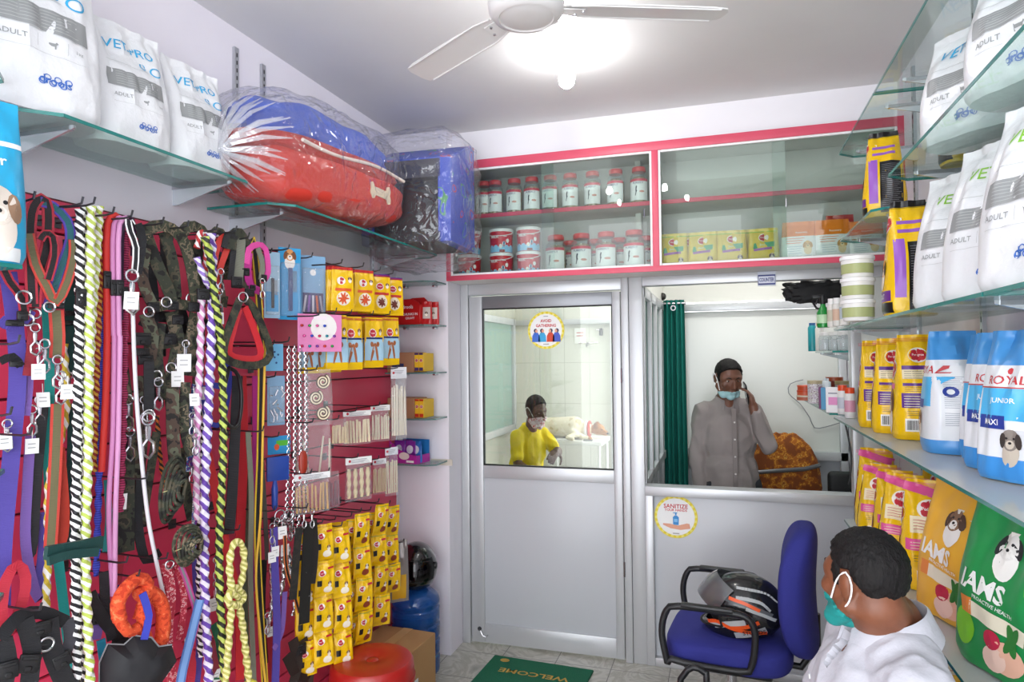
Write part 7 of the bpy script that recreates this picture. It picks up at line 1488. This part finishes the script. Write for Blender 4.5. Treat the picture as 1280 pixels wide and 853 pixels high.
def wire(name, label, pts, y, r=.003, c='#8a8c90'):
    P = [onY(a, b, y) for a, b in pts]; o = MB().tube([q-P[0] for q in resample(P, .03)], r, mat(c, .5), 6).build(name, loc=P[0]); tag(o, label, 'cable')
wire('wall_cable', 'thin grey cable looping down the white back panel', [(1004, 475), (988, 480), (986, 492), (1000, 505), (1012, 522), (1018, 535), (1032, 534), (1052, 528)], 5.17)
wire('power_cable', 'black cable hanging beneath the shelf end at the right of the counter', [(1056, 528), (1060, 545), (1064, 570), (1063, 596), (1060, 606)], 3.68, .004, '#18181a')
# ---- exam room
TAB = (-1.42, 6.1); t = thing('exam_table', 'white metal examination table with a dog lying on it', 'table', (TAB[0], TAB[1], 0)); WM = mat('#dfe0de', .35)
MB().bbox((0, 0, .895), (.78, .46, .04), WM, .006, 2).build('table_top', t)
for i, (a, b) in enumerate(((-.36, -.2), (.36, -.2), (.36, .2), (-.36, .2), (-.02, -.2))): MB().tube([(a, b, .88), (a, b, 0)], .013, WM, 10).build('leg', t)
MB().tube([(-.36, -.2, .3), (.36, -.2, .3)], .01, WM, 8).tube([(-.36, .2, .3), (.36, .2, .3)], .01, WM, 8).build('stretcher', t)
# dog lying on its side, head to the right
D0 = V((TAB[0]-.02, TAB[1]-.02, .915)); t = thing('dog', 'cream coloured dog with red collar lying on the examination table', 'dog', D0)
FU = blotch([(0, '#cfc0a0'), (.4, '#e6dcc6'), (.6, '#f0e8d8')], 14, .95, bump=.4); BR = mat('#a9713c', .9, bump=.4, bscale=60)
de = [C_((-.27, .04, .085), (-.05, .02, .095), .085, .092), C_((-.05, .02, .095), (.12, .0, .10), .09, .10), C_((.12, .0, .095), (.25, -.0, .085), .078, .052), E_((.34, .0, .085), (.062, .05, .052)), C_((.36, -.02, .075), (.42, -.05, .055), .038, .024),
      C_((-.26, -.02, .075), (-.12, -.11, .05), .06, .038), C_((-.12, -.11, .05), (-.22, -.18, .03), .032, .02), C_((-.22, -.18, .03), (-.14, -.22, .022), .019, .018), C_((-.26, .06, .06), (-.14, -.03, .035), .055, .03), C_((-.14, -.03, .035), (-.24, -.12, .02), .026, .018),
      C_((.10, -.05, .07), (.16, -.13, .045), .045, .03), C_((.16, -.13, .045), (.10, -.2, .028), .026, .019), C_((.10, -.2, .028), (.16, -.235, .02), .018, .018), C_((.12, -.02, .05), (.22, -.12, .025), .035, .024), C_((.22, -.12, .025), (.30, -.17, .02), .021, .018), C_((-.34, .05, .07), (-.40, -.06, .03), .022, .012)]
blobmesh('body', t, de, .0085, FU, 4, paint=lambda c: BR if c.x > .285 else None)
for y in (-.045, .03): vs, fs = E_((.33, y, .115), (.022, .012, .038), Matrix.Rotation(radians(20 if y < 0 else -20), 3, 'X')); MB().add(vs, fs, mat('#8a5426', .9)).build('ear', t)
vs, fs = E_((.437, -.062, .055), (.012, .014, .011)); MB().add(vs, fs, BLACK).build('nose', t); vs, fs = E_((.385, -.058, .088), (.008, .006, .006)); MB().add(vs, fs, BLACK).build('eye', t)
MB().tube([V((.262, cos(a)*.062, .087+sin(a)*.062)) for a in [i*pi/10 for i in range(20)]], .012, mat('#c8372c', .6), 8, closed=True).build('red_collar', t); MB().tube([V((.235, cos(a)*.064, .088+sin(a)*.064)) for a in [i*pi/10 for i in range(20)]], .012, mat('#e8e8ea', .6), 8, closed=True).build('white_band', t)
for px, w_, lb, c in ((707, .14, 'white paper sheet on the edge of the examination table', '#e9eae8'), (735, .08, 'small dark pair of tools on the edge of the table', '#5c5e60')):
    p_ = onY(px, 549, 5.9); o = MB().bbox((0, 0, .004), (w_, .06, .008), mat(c, .5), .002, 1).build('paper_sheet' if w_ > .1 else 'clipper', loc=(p_.x, 5.905, .916)); tag(o, lb, 'paper' if w_ > .1 else 'tool')
# man in yellow
C0 = ray(660, 560)*5.45; root = thing('person', 'seated person in a yellow polo shirt with a patterned face mask', 'person', (C0.x, C0.y, 0), radians(50)); root.scale = (.86, .95, 1)
HM = Matrix.Translation((.0, -.12, 1.225)) @ Matrix.Rotation(radians(6), 4, 'Z') @ Matrix.Rotation(radians(16), 4, 'X'); YS = mat('#dcc51e', .8, bump=.2, bscale=40)
J = dict(sl=(-.14, -.03, 1.03), el=(-.19, -.10, .82), wl=(-.13, -.30, .76), sr=(.14, -.03, 1.03), er=(.20, -.18, .90), wr=(.06, -.33, .93))
SK3 = skin_mat('#4c3226', '#593b2c')
el = head_el(HM, 1.06) + [C_(HM @ V((0, .02, -.04)), (0, -.03, 1.03), .052, .058), E_((0, -.01, .92), (.145, .11, .17)), E_((0, .03, .75), (.14, .12, .12)), C_((-.11, -.02, 1.02), (.11, -.02, 1.02), .05, .05)]
for a, b, c in (('sl', 'el', 'wl'), ('sr', 'er', 'wr')): el += [C_(J[a], J[b], .052, .04), C_(J[b], J[c], .039, .026)]
el += hand_el(frame(J['wr'], (-.8, -.5, -.25), (.2, -.3, .9)), .35, 1, 1.05) + hand_el(frame(J['wl'], (.4, -.8, -.25), (0, 0, 1)), .4, -1, .95)
for q in (-1, 1): el += [C_((q*.1, 0, .68), (q*.14, -.42, .66), .085, .06), C_((q*.14, -.42, .66), (q*.14, -.40, .12), .055, .036)]
blobmesh('body', root, el, .0062, SK3, 3)
se = [E_((0, -.01, .91), (.165, .135, .19)), E_((0, .03, .76), (.165, .145, .15)), C_((-.12, -.02, 1.02), (.12, -.02, 1.02), .06, .06), C_((0, -.02, 1.07), (-.11, -.02, 1.03), .052, .058), C_((0, -.02, 1.07), (.11, -.02, 1.03), .052, .058)]
for a, b in (('sl', 'el'), ('sr', 'er')): se += [C_(J[a], V(J[a]).lerp(V(J[b]), .72), .06, .054)]
blobmesh('polo_shirt', root, se, .009, YS, 3, disp=w2); collar(root, Matrix(), (0, -.025), .066, YS, .4, 1.105, .03, -.03, 30)
blobmesh('jeans', root, [E_((0, .02, .67), (.17, .14, .09))]+[C_((q*.1, 0, .68), (q*.14, -.42, .66), .1, .076) for q in (-1, 1)]+[C_((q*.14, -.42, .66), (q*.14, -.40, .12), .074, .058) for q in (-1, 1)], .011, mat('#5f7684', .85, bump=.3, bscale=60), 3)
for q in (-1, 1): mb = MB(); vs, fs = C_((q*.14, -.38, .05), (q*.145, -.54, .038), .045, .036); mb.add(vs, fs, mat('#2c2622', .5)); mb.build('shoe', root)
head_parts(root, HM, 1.06, HR, blotch([(0, '#d8c8cc'), (.5, '#b83a4a'), (.56, '#e8e0e0')], 40, .7), False, .007, .010)
t = thing('stool', 'tall stool under the person in yellow', 'stool', (C0.x, C0.y, 0), radians(42)); MB().lathe([(0, .6), (.16, .6), (.165, .585), (.16, .56), (0, .56)], mat('#2a2c30', .6), 28).build('seat', t)
for k in range(4): a = pi/4+k*pi/2; MB().tube([(cos(a)*.1, sin(a)*.1, .57), (cos(a)*.19, sin(a)*.19, 0)], .012, STEEL, 8).build('leg', t)
# small things on the exam room walls
p_ = onY(725, 420, 6.49); mb = MB(); mb.box((0, 0, 0), (.11, .003, .15), mat('#ececea', .5)); fn = lambda u, z, o_=0: V((u, -.0016-o_, z)); lines(mb, fn, 0, .03, .07, 2, mat('#c25a5a'), .03, .008, .0004); o = mb.build('wall_notice', loc=(p_.x, 6.495, p_.z)); tag(o, 'small white paper notice on the tiled exam room wall', 'notice')
p_ = onY(735, 429, 6.45); t = thing('wall_tap', 'chrome wall tap below the white notice', 'tap', (p_.x, 6.49, p_.z)); MB().tube([(0, 0, 0), (0, -.08, 0), (0, -.11, -.03)], .012, STEEL, 10).build('spout', t); MB().tube([(-.09, -.05, 0), (.1, -.05, 0)], .007, STEEL, 8).build('crossbar', t)
p_ = onY(751, 415, 6.45); t = thing('wall_hook', 'small grey bracket near the right edge of the exam room wall', 'bracket', (p_.x, 6.49, p_.z)); MB().bbox((0, -.03, 0), (.03, .06, .07), DARKST, .005, 2).build('base', t); MB().tube([(0, -.05, .02), (-.04, -.07, .02)], .006, STEEL, 8).build('arm', t)
